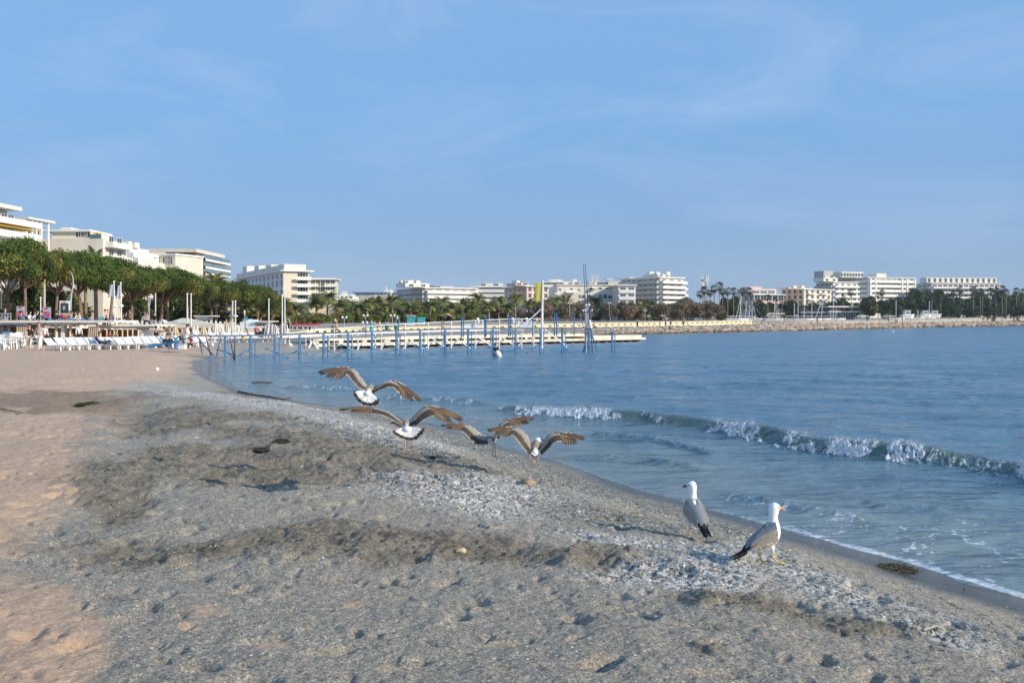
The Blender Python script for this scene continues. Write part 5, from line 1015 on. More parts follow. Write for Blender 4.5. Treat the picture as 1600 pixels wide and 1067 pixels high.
def parasol(h=2.3, rw=.26, m=CANW, pole_m=None):
    o = empty('closed_parasol', (0,0,0)); mb = MB(); n = 16; prof = [(.03, h), (.07, h-.12), (rw*.6, h*.72), (rw, h*.42), (rw*1.05, h*.34), (rw*.75, h*.33)]
    for rr_, z_ in prof:
        for j in range(n): a = 2*math.pi*j/n; q = rr_*(1 if j % 2 else .62); mb.v.append((q*math.cos(a), q*math.sin(a), z_))
    for i in range(len(prof)-1):
        for j in range(n): mb.face((i*n+j, i*n+(j+1) % n, (i+1)*n+(j+1) % n, (i+1)*n+j))
    mb.build('canopy', m, o); mb = MB(); mb.tube([(0,0,0), (0,0,h+.12)], .03, 6); mb.build('pole', WHITEP, o); mb = MB(); mb.lathe([(.25, 0), (.25, .06), (.05, .1)], (0,0,0), 10); mb.build('base', WPL, o); return o
PK1 = Kind([parasol(), parasol(2.0, .36, CANV)])
pa = [(262,505,92),(268,504,92),(274,507,90),(281,508,92),(303,509,88),(293,509,86),(308,508,90),(318,506,86),(327,510,88),(337,500,90),(343,503,92),(348,509,88),(354,499,92),(362,500,94),(357,508,90),(372,508,90),(378,509,92),(386,511,92),(426,508,92),(433,511,90),(449,511,90)]
for i, (px_, top, d_) in enumerate(pa):
    x_ = (px_-800)/F*d_; g = gz1(x_, d_) if d_ < 84 else .6; hh = EYE-(top-H)/F*d_-g; k = i % 5 == 2
    PK1.put((x_, d_, g), (1.1, 1.1, hh/(2.12 if k else 2.42)), 0.3*i, '%s closed parasol from the left around the beige tent and white shed' % ordw(i), 'parasol', 'closed parasols on the beach', 1 if k else 0)
# beige tent
o = empty('beige_tent', W(290, 540, 92), 'beige canvas tent with a low hipped roof and tied up side cloths', 'tent'); c = Vector(o.location)
e0 = W(252, 507, 90)-c; e1 = W(332, 507, 90)-c; pk0 = W(284, 497, 93)-c; pk1 = W(296, 497.5, 93)-c; e2 = W(336, 505.5, 96)-c; e3 = W(258, 505.5, 96)-c
mb = MB(); mb.v = [tuple(v) for v in (e0, e1, e2, e3, pk0, pk1)]
for q in ((0,1,5,4),(1,2,5),(2,3,4,5),(3,0,4)): mb.face(q)
mb.build('roof', mat('tent_canvas', (.70,.62,.48), .9, .08, 1), o)
mb = MB(); mb.v = [tuple(e0), tuple(e1), (e1.x, e1.y, e1.z-.32), (e0.x, e0.y, e0.z-.32), tuple(e2), (e2.x, e2.y, e2.z-.3)]; mb.face((0,3,2,1)); mb.face((1,2,5,4)); mb.build('valance', MATS['tent_canvas'], o)
for px_ in (253, 270, 284.5, 301, 316, 331): a = W(px_, 541, 90.05)-c; mb = MB(); mb.box((a.x-.06, a.y, a.z), (a.x+.06, a.y+.12, e0.z-.01)); mb.build('post', COLM, o)
rb('rear_cloth', CANV, 256, 330, 511, 526, 95, 95.1, o, c); rb('bench_row', DARK, 262, 328, 527, 534, 94, 94.6, o, c)
o = empty('white_canopy', W(318, 497, 97), 'thin white flat canopy over a small white cabin behind the beige tent', 'kiosk'); rb('roof', WHITEP, 302, 334, 493.2, 494.6, 97, 99, o); rb('cabin', WPL, 305, 323, 495, 500, 97.5, 98.8, o); rb('dark_band', DARKIN, 323.5, 331, 495, 496, 98, 98.5, o)
# white shed and sails
o = empty('white_shed', W(390, 530, 96), 'white beach shed with a green roof flap and small windows', 'shed'); rb('wall', WPL, 375, 412, 503, 528, 96, 99, o); rb('upper_room', WPL, 379, 396, 499.5, 503, 96.5, 98.5, o); rb('green_flap', TEAL, 379, 388, 498, 499.4, 96.3, 98, o); rb('roof_slab', WHITEP, 398, 421, 501.5, 503, 95.6, 99.4, o)
for px_ in (403, 407, 411, 416): rb('window', GLASS, px_-1, px_+1, 505.5, 509, 95.93, 95.98, o)
rb('terrace_wall', WHITE, 360, 400, 512, 520, 95, 95.4, o); rb('counter', DARK, 403, 421, 517.5, 525, 93, 94, o)
for i, (a, t_, b_, lab) in enumerate(((420, 507, 431, 'white cloth windbreak hanging right of the shed'), (427, 509, 432, 'small white cloth on a pole beside the shed'), (443, 507, 449, 'white cloth gathered at the foot of the tall poles'))):
    o = empty('white_cloth', W(a, 526, 91), lab, 'cloth'); c = Vector(o.location); A_ = W(a-4, 525, 91)-c; B_ = W(b_, t_, 91)-c; folded(o, A_.x, B_.x, A_.z, B_.z, 0, CANW, 3, .15, .6, 'sheet'); mb = MB(); mb.tube([(0,0,-.1), (0,0,B_.z+.1)], .03, 6); mb.build('pole', WHITEP, o)
# low white wall and furniture line behind the beach, red awning, kiosks
o = empty('beach_wall', W(430, 525, 112), 'low white and cream wall behind the bathing beach', 'wall'); rb('wall', CREAMP, 330, 480, 516, 522, 112, 112.4, o); rb('coping', WHITE, 330, 480, 514.5, 515.9, 111.8, 112.6, o)
o = empty('red_awning', W(474, 515, 130), 'long flat red awning at the foot of the palms', 'awning'); rb('canopy', REDC, 455, 495, 505.8, 508, 128, 131, o)
for px_ in (457, 465, 473, 481, 493): rb('post', WHITEP, px_-.3, px_+.3, 508, 516, 128.2, 128.3, o)
mb = MB(); 
for i, (px_, w_, lab) in enumerate(((458, 7, 'dark dining set at the left end under the red awning'), (468, 6, 'dark dining set in the middle under the red awning'), (480, 8, 'dark dining set at the right end under the red awning'))):
    o = empty('dining_set', W(px_, 517, 128.5), lab, 'table set'); rb('table', DARK, px_-w_/3, px_+w_/3, 512, 512.7, 128.6, 129.4, o); rb('chair', DARK, px_-w_/2, px_-w_/2+1.5, 510.5, 516.5, 128.4, 128.8, o); rb('chair', DARK, px_+w_/2-1.5, px_+w_/2, 510.5, 516.5, 128.4, 128.8, o); rb('leg', DARK, px_-.4, px_+.4, 512.8, 517, 129, 129.1, o)
# sail board
o = empty('sailboard', W(524, 515, 140), 'upright board with a pale and rainbow striped sail on the seawall', 'sailboard'); c = Vector(o.location); pr = [(-.26,0),(-.3,.5),(-.2,1.1),(0,1.6),(.2,1.1),(.3,.5),(.26,0)]
for nm, m, dx, w_ in (('sail', WPL, 0, 1), ('stripe', YELP, .1, .45), ('stripe', REDC, -.14, .3)):
    mb = MB(); yv = {1: 0, .45: -.06, .3: -.08}[w_]; n = len(pr); mb.v = [(x*w_+dx, yv, z*(1 if w_ == 1 else .85)+.05) for x, z in pr]+[(x*w_+dx, yv+.05, z*(1 if w_ == 1 else .85)+.05) for x, z in pr]; mb.face(range(n)); mb.face([n+i for i in range(n)][::-1])
    for i in range(n): mb.face((i, (i+1) % n, n+(i+1) % n, n+i))
    mb.build(nm, m, o)
for px0, px1, p1, p0, lab in ((636, 648.5, 496, 504, 'turquoise kiosk panel below the palms, left one with a sign board'), (652, 663, 495.5, 503, 'turquoise kiosk panel below the palms, right one')):
    o = empty('kiosk', W(px0, 512, 175), lab, 'kiosk'); rb('panel', TEAL, px0, px1, p1, p0, 175, 176.5, o); rb('counter', WPL, px0, px1, p0+.4, p0+4, 175.2, 176.4, o)
    if px0 < 640: rb('sign_board', GALV, 635, 650, 492.5, 494.8, 174.9, 175.1, o)
for px_, t_, lab in ((580.5, 499.5, 'green advertising column, left of three'), (604.5, 501, 'green advertising column, middle of three'), (619, 504, 'green advertising column, right of three')):
    o = empty('advertising_column', W(px_, 516, 150), lab+' by the seawall', 'advertising column'); h_ = (512-t_)/F*150; mb = MB(); mb.lathe([(.3, -.2), (.3, h_*.85)], (0,0,0), 12); mb.build('drum', GREENP if px_ > 590 else TEAL, o); mb = MB(); mb.lathe([(.38, h_*.853), (.38, h_*.9), (.12, h_*1.1), (.02, h_*1.2)], (0,0,0), 12); mb.build('cap', GALV, o)
for px_, t_, d_ in ((571, 494, 165), (613, 494, 170), (538, 497, 160), (1008, 486, 300), (1014, 494, 305), (890, 474, 260), (1036, 494, 300), (952, 474, 290), (570, 505, 150), (1200, 492, 330), (1245, 493, 330)):
    o = empty('globe_lamp', W(px_, t_+18, d_), '', 'lamp'); h_ = 18/F*d_; mb = MB(); mb.tube([(0,0,-.5), (0,0,h_)], .05, 6); mb.beam((-.32,0,h_-.1), (.32,0,h_-.1), .05); mb.build('post', GALV, o)
    tag(o, 'twin globe lamp standing %s' % {571:'left of the green advertising columns',613:'among the green advertising columns',538:'just right of the striped sailboard',1008:'above the right part of the seawall among brown trees',1014:'low by the clipped bushes on the seawall',890:'among the brown trees right of the flag mast',1036:'between clipped bushes at the lit cream block',952:'in front of the arched white residence',570:'lower left of the advertising columns',1200:'in front of the pink building',1245:'left of the club pavilion'}[px_], 'lamp', 'twin globe lamps')
    for sx in (-.32, .32): mb = MB(); mb.ball((sx, 0, h_+.12), .2, 10); mb.build('globe', WPL, o, True)
# poster boards
def poster(label, px0, px1, p1, p0, d, kind):
    o = empty('poster_board', W((px0+px1)/2, p0, d), label, 'poster board'); c = Vector(o.location); rb('frame', GALV if kind == 0 else WPL, px0, px1, p1, p0, d, d+.12, o, c)
    w_ = px1-px0
    if kind == 0:
        rb('grey_sheet', mat('poster_grey', (.48,.48,.50), .6, .2, 3), px0+.8, px1-.8, p1+1, p1+(p0-p1)*.42, d-.02, d-.003, o, c); rb('pink_sheet', mat('poster_pink', (.60,.10,.25), .6, .15, 3), px0+.8, px1-.8, p1+(p0-p1)*.43, p0-1, d-.02, d-.003, o, c)
        mb = MB(); a = W(px0+1.5, p1+1, d)-c; b_ = W(px1-1.5, p1+1, d)-c; mb.poly([(a.x, -.03, a.z), ((a.x+b_.x)/2, -.03, a.z-.18), (b_.x, -.03, b_.z)]); mb.build('red_wedge', REDC, o)
    else:
        rb('dark_print', mat('poster_dark', (.05,.05,.055), .5, .3, 4), px0+1.6, px1-1.6, p1+4, p0-1.5, d-.02, d-.003, o, c)
        for i, m in enumerate((YELP, ORAP, REDC, TEAL)): rb('colour_strip', m, px0+2+i*2.2, px0+4+i*2.2, p1+1.6, p1+3.4, d-.02, d-.003, o, c)
        rb('pale_figure', mat('poster_pale', (.45,.45,.44), .5, .3, 8), px0+5, px0+9, p1+8, p1+14, d-.035, d-.023, o, c)
    for px_ in (px0+1, px1-1): rb('leg', GALV, px_-.3, px_+.3, p0+.05, p0+6, d+.02, d+.1, o, c)
poster('pink and grey poster board, left of the pair on the terrace', 25.5, 37.5, 478.5, 496, 86, 0); poster('pink and grey poster board, right of the pair on the terrace', 66, 78.5, 480, 497, 86, 0); poster('white framed dark poster with a colour strip on the terrace', 93, 108.5, 470, 491, 86, 1)
# ---------------------------------------------------------------- loungers, chairs
def lounger(m=WPL, cm=None):
    o = empty('sun_lounger', (0,0,0)); mb = MB()
    for s in (-.3, .3): mb.beam((s, -.95, .32), (s, .95, .32), .05, .06)
    for k in range(11): mb.box((-.28, -.92+k*.125, .34), (.28, -.83+k*.125, .365))
    mb.build('frame', m, o); mb = MB(); M = Matrix.Translation((0, .42, .36)) @ Matrix.Rotation(math.radians(38), 4, 'X')
    for k in range(6): mb.box((-.29, .02+k*.12, 0), (.29, .11+k*.12, .03), M)
    for s in (-.3, .3): mb.box((s-.025, 0, -.02), (s+.025, .74, .04), M)
    mb.build('backrest', m, o)
    for x_, y_ in ((-.3, -.8), (.3, -.8), (-.3, .75), (.3, .75)): mb = MB(); mb.beam((x_, y_, .3), (x_*1.1, y_*1.08, 0), .06); mb.build('leg', m, o)
    if cm: mb = MB(); mb.box((-.27, -.9, .366), (.27, .40, .42)); M2 = M; mb.box((-.27, 0.03, .032), (.27, .72, .08), M2); mb.build('cushion', cm, o)
    return o
LG = Kind([lounger(), lounger(WPL, NAVY)])
row = Vector((.45, .89)).normalized(); start = Vector(((88-800)/F*66.3, 66.3)); start2 = Vector(((166-800)/F*69, 69.0)); yaw = math.radians(60)
for i in range(14):
    p = start+row*(.80*i); LG.put((p.x, p.y, gz1(p.x, p.y)), 1, yaw+rr.uniform(-.05, .05), '%s white sun lounger from the left in the front row on the sand' % ordw(i), 'sun lounger', 'white sun loungers on the beach', 0)
for i in range(13):
    p = start2+row*(.82*i); LG.put((p.x, p.y, gz1(p.x, p.y)), 1, yaw+rr.uniform(-.05, .05), 'white sun lounger with navy cushions and a person on it' if i == 0 else '%s white sun lounger from the left in the row ending at the gangway' % ordw(i), 'sun lounger', 'white sun loungers on the beach', 1 if i == 0 else 0)
for i in range(9):
    px_ = 304+i*12.5; d_ = 86+i*.4; x_ = (px_-800)/F*d_; LG.put((x_, d_, gz1(x_, d_)), 1, math.radians(60), '%s white sun lounger from the left beyond the blue gangway' % ordw(i), 'sun lounger', 'white sun loungers beyond the gangway', 0)
def chair(m=WPL):
    o = empty('plastic_chair', (0,0,0)); mb = MB(); mb.box((-.24, -.24, .42), (.24, .24, .46)); mb.build('seat', m, o); mb = MB(); M = Matrix.Translation((0, .24, .46)) @ Matrix.Rotation(math.radians(-12), 4, 'X')
    for k in range(5): mb.box((-.22+k*.1, -.015, 0), (-.17+k*.1, .015, .42), M)
    mb.box((-.24, -.02, .42), (.24, .02, .48), M); mb.build('backrest', m, o)
    for x_ in (-.22, .22):
        mb = MB(); mb.beam((x_*1.1, -.22, .66), (x_*1.1, .26, .66), .05); mb.build('armrest', m, o)
        for y_ in (-.22, .22): mb = MB(); mb.beam((x_, y_, .66 if y_ < 0 else .43), (x_*1.15, y_*1.2, 0), .05); mb.build('leg', m, o)
    return o
CK = Kind([chair()])
cp = [(-4,552,0),(6,551,1),(16,549,2),(27,544,0),(36,541,1),(12,546,3),(21,547,2.5),(33,545,.7),(56,545,1.2)]
for i, (px_, py_, a) in enumerate(cp):
    d_ = 66+(552-py_)*.9; x_ = (px_-800)/F*d_; CK.put((x_, d_, gz1(x_, d_)), 1.15, a*1.5, '%s white plastic chair from the left beside the strolling couple' % ordw(i), 'chair', 'white plastic chairs at the far left', 0)
o = empty('table', (0,0,0), 'small square table with a cream top among the white chairs', 'table'); d_ = 70; x_ = (20-800)/F*d_; o.location = (x_, d_, gz1(x_, d_)); mb = MB(); mb.box((-.42, -.35, .78), (.42, .35, .83)); mb.build('table_top', COLM, o)
for a, b_ in ((-.36, -.3), (.36, -.3), (-.36, .3), (.36, .3)): mb = MB(); mb.box((a-.025, b_-.025, 0), (a+.025, b_+.025, .778)); mb.build('leg', BLUEG, o)
o = empty('folding_chair', (0,0,0), 'blue grey folding chair beside the cream table', 'chair'); d_ = 72; x_ = (10-800)/F*d_; o.location = (x_, d_, gz1(x_, d_)); mb = MB(); mb.box((-.3, -.25, .6), (.3, .25, .64)); mb.build('seat', BLUER, o); mb = MB(); mb.box((-.3, .22, .9), (.3, .26, 1.15)); mb.build('backrest', BLUER, o)
for sx in (-.28, .28): mb = MB(); mb.beam((sx, -.3, 0), (sx, .25, 1.15), .04); mb.beam((sx, .3, 0), (sx, -.25, .62), .04); mb.build('leg', GALV, o)
# terrace furniture
tb = [(78,501,'blue'),(93,501,'blue'),(107,501,'blue'),(129,502,'blue'),(140,502,'blue'),(150,502,'maroon'),(156,502,'teal')]
for i, (px_, py_, cn) in enumerate(tb):
    m = {'blue': mat('terrace_blue', (.08,.25,.50), .6, .1, 2), 'maroon': mat('terrace_maroon', (.28,.03,.08), .7, .1, 2), 'teal': TEAL}[cn]
    o = empty('terrace_chair', W(px_, 501.5, 82), '%s coloured chair back, a %s one, from the left on the terrace' % (ordw(i), cn), 'chair', 'coloured chairs on the terrace'); rb('seat', m, px_-2, px_+2, 499.5, 500.2, 81.8, 82.3, o); rb('backrest', m, px_-2.1, px_+2.1, 497 if cn != 'teal' else 495, 499.4, 81.75, 81.8, o); rb('legs', GALV, px_-1.8, px_-1.3, 500.25, 503, 81.8, 82.2, o); rb('legs', GALV, px_+1.3, px_+1.8, 500.25, 503, 81.8, 82.2, o)
# terrace right part: low white fence posts and planters
for i in range(26):
    px_ = 186+i*7.2; d_ = 88+i*.25; o = empty('fence_post', W(px_, 514, d_), '%s short white post from the left along the deck above the beach' % ordw(i), 'post', 'short white posts along the deck'); h_ = rr.uniform(.55, .8); mb = MB(); mb.box((-.09, -.05, -.1), (.09, .05, h_)); mb.build('post', WHITE, o); mb = MB(); mb.box((-.11, -.07, h_+.003), (.11, .07, h_+.06)); mb.build('cap', WPL, o)
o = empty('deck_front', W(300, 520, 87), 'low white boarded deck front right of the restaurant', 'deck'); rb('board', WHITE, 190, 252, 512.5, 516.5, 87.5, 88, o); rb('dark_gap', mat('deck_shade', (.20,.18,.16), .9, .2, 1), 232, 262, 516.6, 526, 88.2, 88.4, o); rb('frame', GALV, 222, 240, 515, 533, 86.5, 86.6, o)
# red bench and car parked on the promenade
o = empty('bench', W(190, 505, 87), 'dark red slatted bench between flagpole and shrubs on the terrace', 'bench'); rb('seat', mat('bench_red', (.16,.05,.04), .7, .2, 2), 184, 196, 500, 501.5, 87, 87.5, o); rb('backrest', MATS['bench_red'], 184, 196, 497, 499.3, 87.6, 87.7, o); rb('leg', DARK, 185, 186, 501.6, 506, 87, 87.4, o); rb('leg', DARK, 194, 195, 501.6, 506, 87, 87.4, o)
def car(label, px, py0, d, L_, m, yaw=0, roof=.55):
    o = empty('parked_car', W(px, py0, d), label, 'car'); o.rotation_euler = (0, 0, yaw); h_ = .62
    def ext(nm, pr, w_, m_, y0=None):
        n = len(pr); mb = MB(); mb.v = [(x, -w_/2, z) for x, z in pr]+[(x, w_/2, z) for x, z in pr]; mb.face(range(n)); mb.face([n+i for i in range(n)][::-1])
        for i in range(n): mb.face((i, n+i, n+(i+1) % n, (i+1) % n))
        mb.build(nm, m_, o)
    l = L_/2; ext('body', [(-l,.3),(-l,.75),(-l*.62,.9),(l*.45,.92),(l*.95,.72),(l,.3)], 1.7, m); ext('cabin', [(-l*.85,.82),(-l*.6,1.38),(l*.1,1.42),(l*.5,.9)], 1.5, GLASS); ext('roof', [(-l*.62,1.385),(-l*.5,1.45),(l*.05,1.47),(l*.12,1.42)], 1.52, m)
    for sx in (-l*.6, l*.6): mb = MB(); mb.tube([(sx, -.9, .32), (sx, .9, .32)], .32, 14); mb.build('wheel', mat('tyre', (.02,.02,.02), .9, .1, 2), o)
o = empty('open_parasol', W(254.5, 512, 92), 'small open white parasol with a blue badge left of the beige tent', 'parasol'); mb = MB(); h_ = 13/F*92; mb.lathe([(.47, h_*.62), (.44, h_*.7), (.3, h_*.88), (.03, h_)], (0,0,0), 14); mb.build('canopy', WPL, o, True); mb = MB(); mb.tube([(0,0,-.3), (0,0,h_*.95)], .025, 6); mb.build('pole', WHITEP, o); mb = MB(); mb.box((-.14, -.50, h_*.64), (.14, -.40, h_*.8)); mb.build('badge', NAVY, o)
car('dark car parked on the far harbour quay beside the palms', 1510, 497, 585, 4.4, mat('black_car', (.03,.03,.035), .3, .05, 1)); car('white van like car parked by the tall olive green tree', 1348, 496.5, 384, 4.4, WPL); car('pale car parked on the quay beneath the stepped block', 1388, 496.5, 388, 4.2, mat('pale_paint', (.6,.56,.45), .3, .05, 1))
# small items on the white pier and elsewhere
def wbox(name, label, cat, px0, px1, p1, p0, d, m, dep=1.0):
    o = empty(name, W((px0+px1)/2, p0, d), label, cat); rb('body', m, px0, px1, p1+.6, p0, d, d+dep, o); rb('lid', m, px0-.3, px1+.3, p1, p1+.55, d-.05, d+dep+.05, o); return o
wbox('storage_chest', 'long white plastic chest on the white pier platform', 'chest', 722, 748, 506, 512.6, 89, WPL); wbox('storage_chest', 'tall white cabinet beside the flag mast on the pier', 'cabinet', 813, 837, 502.5, 512.5, 91, WPL)
for px_, lab in ((752, 'white chair at the right end of the long white chest on the pier'), (828, 'white chair turned sideways before the tall cabinet'), (807, 'white stool chair left of the tall cabinet')):
    o = CK.put((W(px_, 512.5, 89.5)), 1.0, 1.2, lab, 'chair', 'white chairs on the pier', 0)
wbox('beach_crate', 'white slatted crate beside the foot of the gangway', 'crate', 278.5, 287.5, 538, 545.5, 66, WPL, .6)
def buoy(label, px, py, d, r_, m, cat='buoy', sz=.9):
    o = empty('buoy', W(px, py, d), label, cat); mb = MB(); mb.ball((0,0,0), r_, 14, sz); mb.build('float', m, o, True); mb = MB(); mb.tube([(0,0,r_*sz*.9), (0,0,r_*sz+.1*r_/.2)], r_*.18, 6); mb.build('eye', m, o)
buoy('yellow buoy hanging at the left end of the blue pier rail', 380, 529, 63, .13, YELP); buoy('yellow buoy sitting on the blue pier rail near the flag mast', 837.5, 509.5, 76, .13, YELP)
for px_, py_, m, rr_, lab in ((1041, 521.5, YELP, .3, 'small yellow buoy off the end of the concrete jetty'), (1073, 520, YELP, .35, 'yellow buoy close to the rocks, right of the jetty'), (1136, 520, REDC, .35, 'red buoy floating before the rocks'), (1173.5, 517.6, ORAP, .5, 'large orange buoy at the waterline before the rocks'), (1308, 514, ORAP, .5, 'orange buoy at the waterline below the club pavilion'), (1395, 519, WPL, .25, 'tiny white buoy alone on the open water'), (1153, 518, YELP, .25, 'little yellow buoy between the red and the large orange one')):
    d_ = 3810/(py_-502); buoy(lab, px_, py_-.6, d_, rr_*d_/250, m)
for px_, py_, d_, lab in ((1139, 508.4, 250, 'wide orange buoy lying on the rocks at the end of the cream seawall'), (1167.5, 507.6, 255, 'orange buoy lying on the rocks right of the wide one'), (1294, 507.9, 290, 'orange buoy lying on the breakwater rocks below the club pavilion')):
    buoy(lab, px_, py_, d_, .4, ORAP, sz=.75)
# ---------------------------------------------------------------- boats and masts in the harbour
def yacht(label, px, top, d, lean=0, base=498.5, L_=7, m=None):
    z0 = pz(d)+.15; o = empty('sailing_boat', ((px-800)/F*d, d, z0), label, 'sailing boat', 'sailing boats laid up behind the breakwater'); h_ = EYE-(top-H)/F*d-z0; mb = MB()
    pr = [(-.5,-.32,.0),(-.5,.32,0),(.1,.38,0),(.5,0,0),(.1,-.38,0)]; n = 5; mb.v = [(x*L_*.85, y*1.4, -.1) for x, y, _ in pr]+[(x*L_, y*2.4, .75) for x, y, _ in pr]; mb.face([4,3,2,1,0]); mb.face(range(5, 10))
    for i in range(5): mb.face((i, (i+1) % 5, 5+(i+1) % 5, 5+i))
    mb.build('hull', WPL, o); mb = MB(); mb.tube([(0,0,.7), (lean/F*d, 0, h_)], .085*d/330, 6); mb.build('mast', m or WHITEP, o); mb = MB(); mb.beam((0,0,1.4), (-L_*.42, 0, 1.45), .1); mb.build('boom', WHITEP, o); mb = MB(); mb.tube([(L_*.48,0,.8), (lean/F*d*.95, 0, h_*.95)], .02, 4); mb.build('forestay', GALV, o)
ys = [(1150,466,330,7),(1155,462,332,4),(1158,458,336,-2),(1165,470,338,1),(1170,476,340,2),(1175,470,335,0),(1181,478,333,-4),(1209,468,330,2),(1213,476,332,-1),(1218,484,334,-3),(1241,474,325,0),(1247,474,328,0),(1256.5,479,322,0),(1268.5,470,325,0),(1274,473,330,9),(1283,470,330,3),(1298,484,335,0),(1302,457,340,0),(1306,482,335,1),(1400,468,372,0),(1434,484,425,0),(1452,470,470,0),(1507,472,560,0),(1512,482,560,0),(1528,474,590,0),(1568,478,610,0),(1582,474,610,0)]
for i, (px_, t_, d_, ln) in enumerate(ys): yacht('%s sailing boat mast from the left behind the breakwater wall' % ordw(i), px_, t_, d_, ln)
def motorboat(label, px, d, L_):
    z0 = pz(d)+.3; o = empty('motor_boat', ((px-800)/F*d, d, z0), label, 'motor boat', 'motor boats laid up at the right end of the harbour'); mb = MB(); pr = [(-.5,-1,0),(-.5,1,0),(.2,1,0),(.5,0,0),(.2,-1,0)]; mb.v = [(x*L_*.8, y*1.1, 0) for x, y, _ in pr]+[(x*L_, y*1.5, 1.5+max(0, x)*.9) for x, y, _ in pr]; mb.face([4,3,2,1,0]); mb.face(range(5, 10))
    for i in range(5): mb.face((i, (i+1) % 5, 5+(i+1) % 5, 5+i))
    mb.build('hull', WPL, o); mb = MB(); mb.box((-L_*.25, -1.1, 1.55), (L_*.15, 1.1, 3.1)); mb.build('cabin', WPL, o); mb = MB(); mb.box((-L_*.2, -1.13, 2.1), (L_*.1, -1.103, 2.7)); mb.build('window', GLASS, o); mb = MB(); mb.box((-L_*.3, -1.3, 3.4), (L_*.2, 1.3, 3.55)); mb.beam((-L_*.2, -1, 3.1), (-L_*.25, -1, 3.4), .12); mb.beam((L_*.1, -1, 3.1), (L_*.15, -1, 3.4), .12); mb.build('hardtop', WPL, o)
for i, (px_, d_, L_) in enumerate(((1446, 470, 6), (1461, 500, 7), (1484, 530, 9), (1493, 548, 8), (1514, 575, 8), (1524, 580, 7), (1544, 600, 8), (1558, 610, 9), (1577, 625, 10), (1590, 640, 11), (1418, 420, 6))):
    motorboat('white motor boat %s' % ['standing before the dark pines left of the tall fan palms','right beside the first dark pine group','left one of the close pair under the dark pines','right one of the close pair under the dark pines','left of the tall twin palm trunks','between the tall twin palm trunks','low one right of the twin palm trunks','second right of the twin palm trunks','large one near the right edge','largest one at the right edge','alone at the grey wall below the stepped block'][i], px_, d_, L_)
o = empty('blue_banner', W(357, 505, 104), 'dark blue banner with a yellow sun on a pole under the pines', 'banner'); rb('banner', NAVY, 353, 361, 477, 489, 104, 104.05, o); rb('pole', GALV, 361.1, 361.6, 476, 506, 104, 104.05, o); mb = MB(); c = Vector(o.location); q = W(358, 483, 103.97)-c
mb.poly([tuple(q+Vector((math.cos(i*math.pi/8)*(.26 if i % 2 == 0 else .13), 0, math.sin(i*math.pi/8)*(.26 if i % 2 == 0 else .13)))) for i in range(16)]); mb.build('sun_emblem', YELP, o)
# ---------------------------------------------------------------- small things on the sand
def rock(name, label, cat, px, py, r_, col, sq=(1, 1, .5), seed=1):
    p = on_ground(px, py); bm = bmesh.new(); bmesh.ops.create_icosphere(bm, subdivisions=3, radius=r_); rg_ = random.Random(seed)
    for v in bm.verts: q = v.co/r_; k = 1+.10*math.sin(q.x*3.5+seed)+.07*math.sin(q.y*6+q.z*4+seed*2)+.04*math.sin(q.x*13+q.y*11)+rg_.uniform(-.04, .04); v.co = Vector((v.co.x*sq[0], v.co.y*sq[1], v.co.z*sq[2]))*k
    me = bpy.data.meshes.new(name); bm.to_mesh(me); bm.free(); me.materials.append(mat(name+'_mat', col, .95, .25, 8, bump=.6)); me.polygons.foreach_set('use_smooth', [True]*len(me.polygons)); o = link(name, me); o.location = p+Vector((0, 0, r_*sq[2]*.3)); tag(o, label, cat); return o
rock('sandstone_cobble', 'flat tan stone lying on the shells below the fourth gull', 'stone', 825, 757, .095, (.36,.27,.17), (1.1, .9, .55), 8)
def weedheap(label, px, py, rx, ry, rz, n, col, seed):
    p = on_ground(px, py); r = np.random.default_rng(seed); mb = MB(); rx, ry, rz = [v/F*p.y for v in (rx, ry, rz)]; mb.col = None
    for i in range(n):
        a = r.uniform(0, 6.28); q = r.uniform(0, 1)**.5; x_, y_ = math.cos(a)*q*rx, math.sin(a)*q*ry; z_ = (1-q*q)*rz*r.uniform(.1, 1); L_ = r.uniform(.25, .9)*rx; b_ = r.uniform(0, 6.28); w_ = r.uniform(.0018, .0048)
        k = r.uniform(.4, 1.7); mb.col = (col[0]*k, col[1]*k, col[2]*k); P = [Vector((x_+math.cos(b_+t*r.uniform(-1.5, 1.5))*L_*(t-.5), y_+math.sin(b_+t)*L_*(t-.5)*ry/rx*1.2, max(.002, z_+r.normal(0, .012)-abs(t-.5)*z_*.9))) for t in (0, .35, .7, 1)]
        mb.tube(P, [w_*.5, w_, w_, w_*.4], 4)
    o = mb.build('seaweed_heap', colmat('weed_bits', .95), None); o.location = p; tag(o, label, 'seaweed')
weedheap('small dark heap of seaweed lying left of the flying gulls', 440, 692, 13, 13, 6, 420, (.05,.045,.035), 5); weedheap('second dark seaweed heap below and left of the smaller one', 412, 703, 22, 16, 4, 420, (.05,.045,.035), 6)
weedheap('dark seaweed heap at the berm edge right of the standing gulls', 1400, 890, 30, 26, 6, 600, (.10,.09,.065), 10)
rock('foam_lump', 'small pale sponge on the sand below the middle of the beach', 'sponge', 720, 865, .035, (.62,.50,.30), (1.2, .9, .7), 12)
p = on_ground(245, 578); o = empty('plastic_cup', p, 'small blue and white plastic cup lying far up the beach', 'cup'); mb = MB(); mb.lathe([(.05, 0), (.07, .15)], (0,0,0), 12); mb.build('cup', WPL, o); mb = MB(); mb.lathe([(.066, -.003), (.092, .11)], (0,0,0), 12); mb.build('band', mat('cup_blue', (.05,.32,.65), .4, .05, 2), o); o.rotation_euler = (1.3, .3, .5)
def stick(label, pts, r_, m, name='driftwood_stick', cat='driftwood'):
    P = [on_ground(*q)+Vector((0, 0, r_+.012)) for q in pts]; c = P[0]; mb = MB(); k = len(P); mb.tube([q-c for q in P], [r_*(1-.5*i/(k-1)) for i in range(k)], 7); o = mb.build(name, m, None, True); o.location = c; tag(o, label, cat)
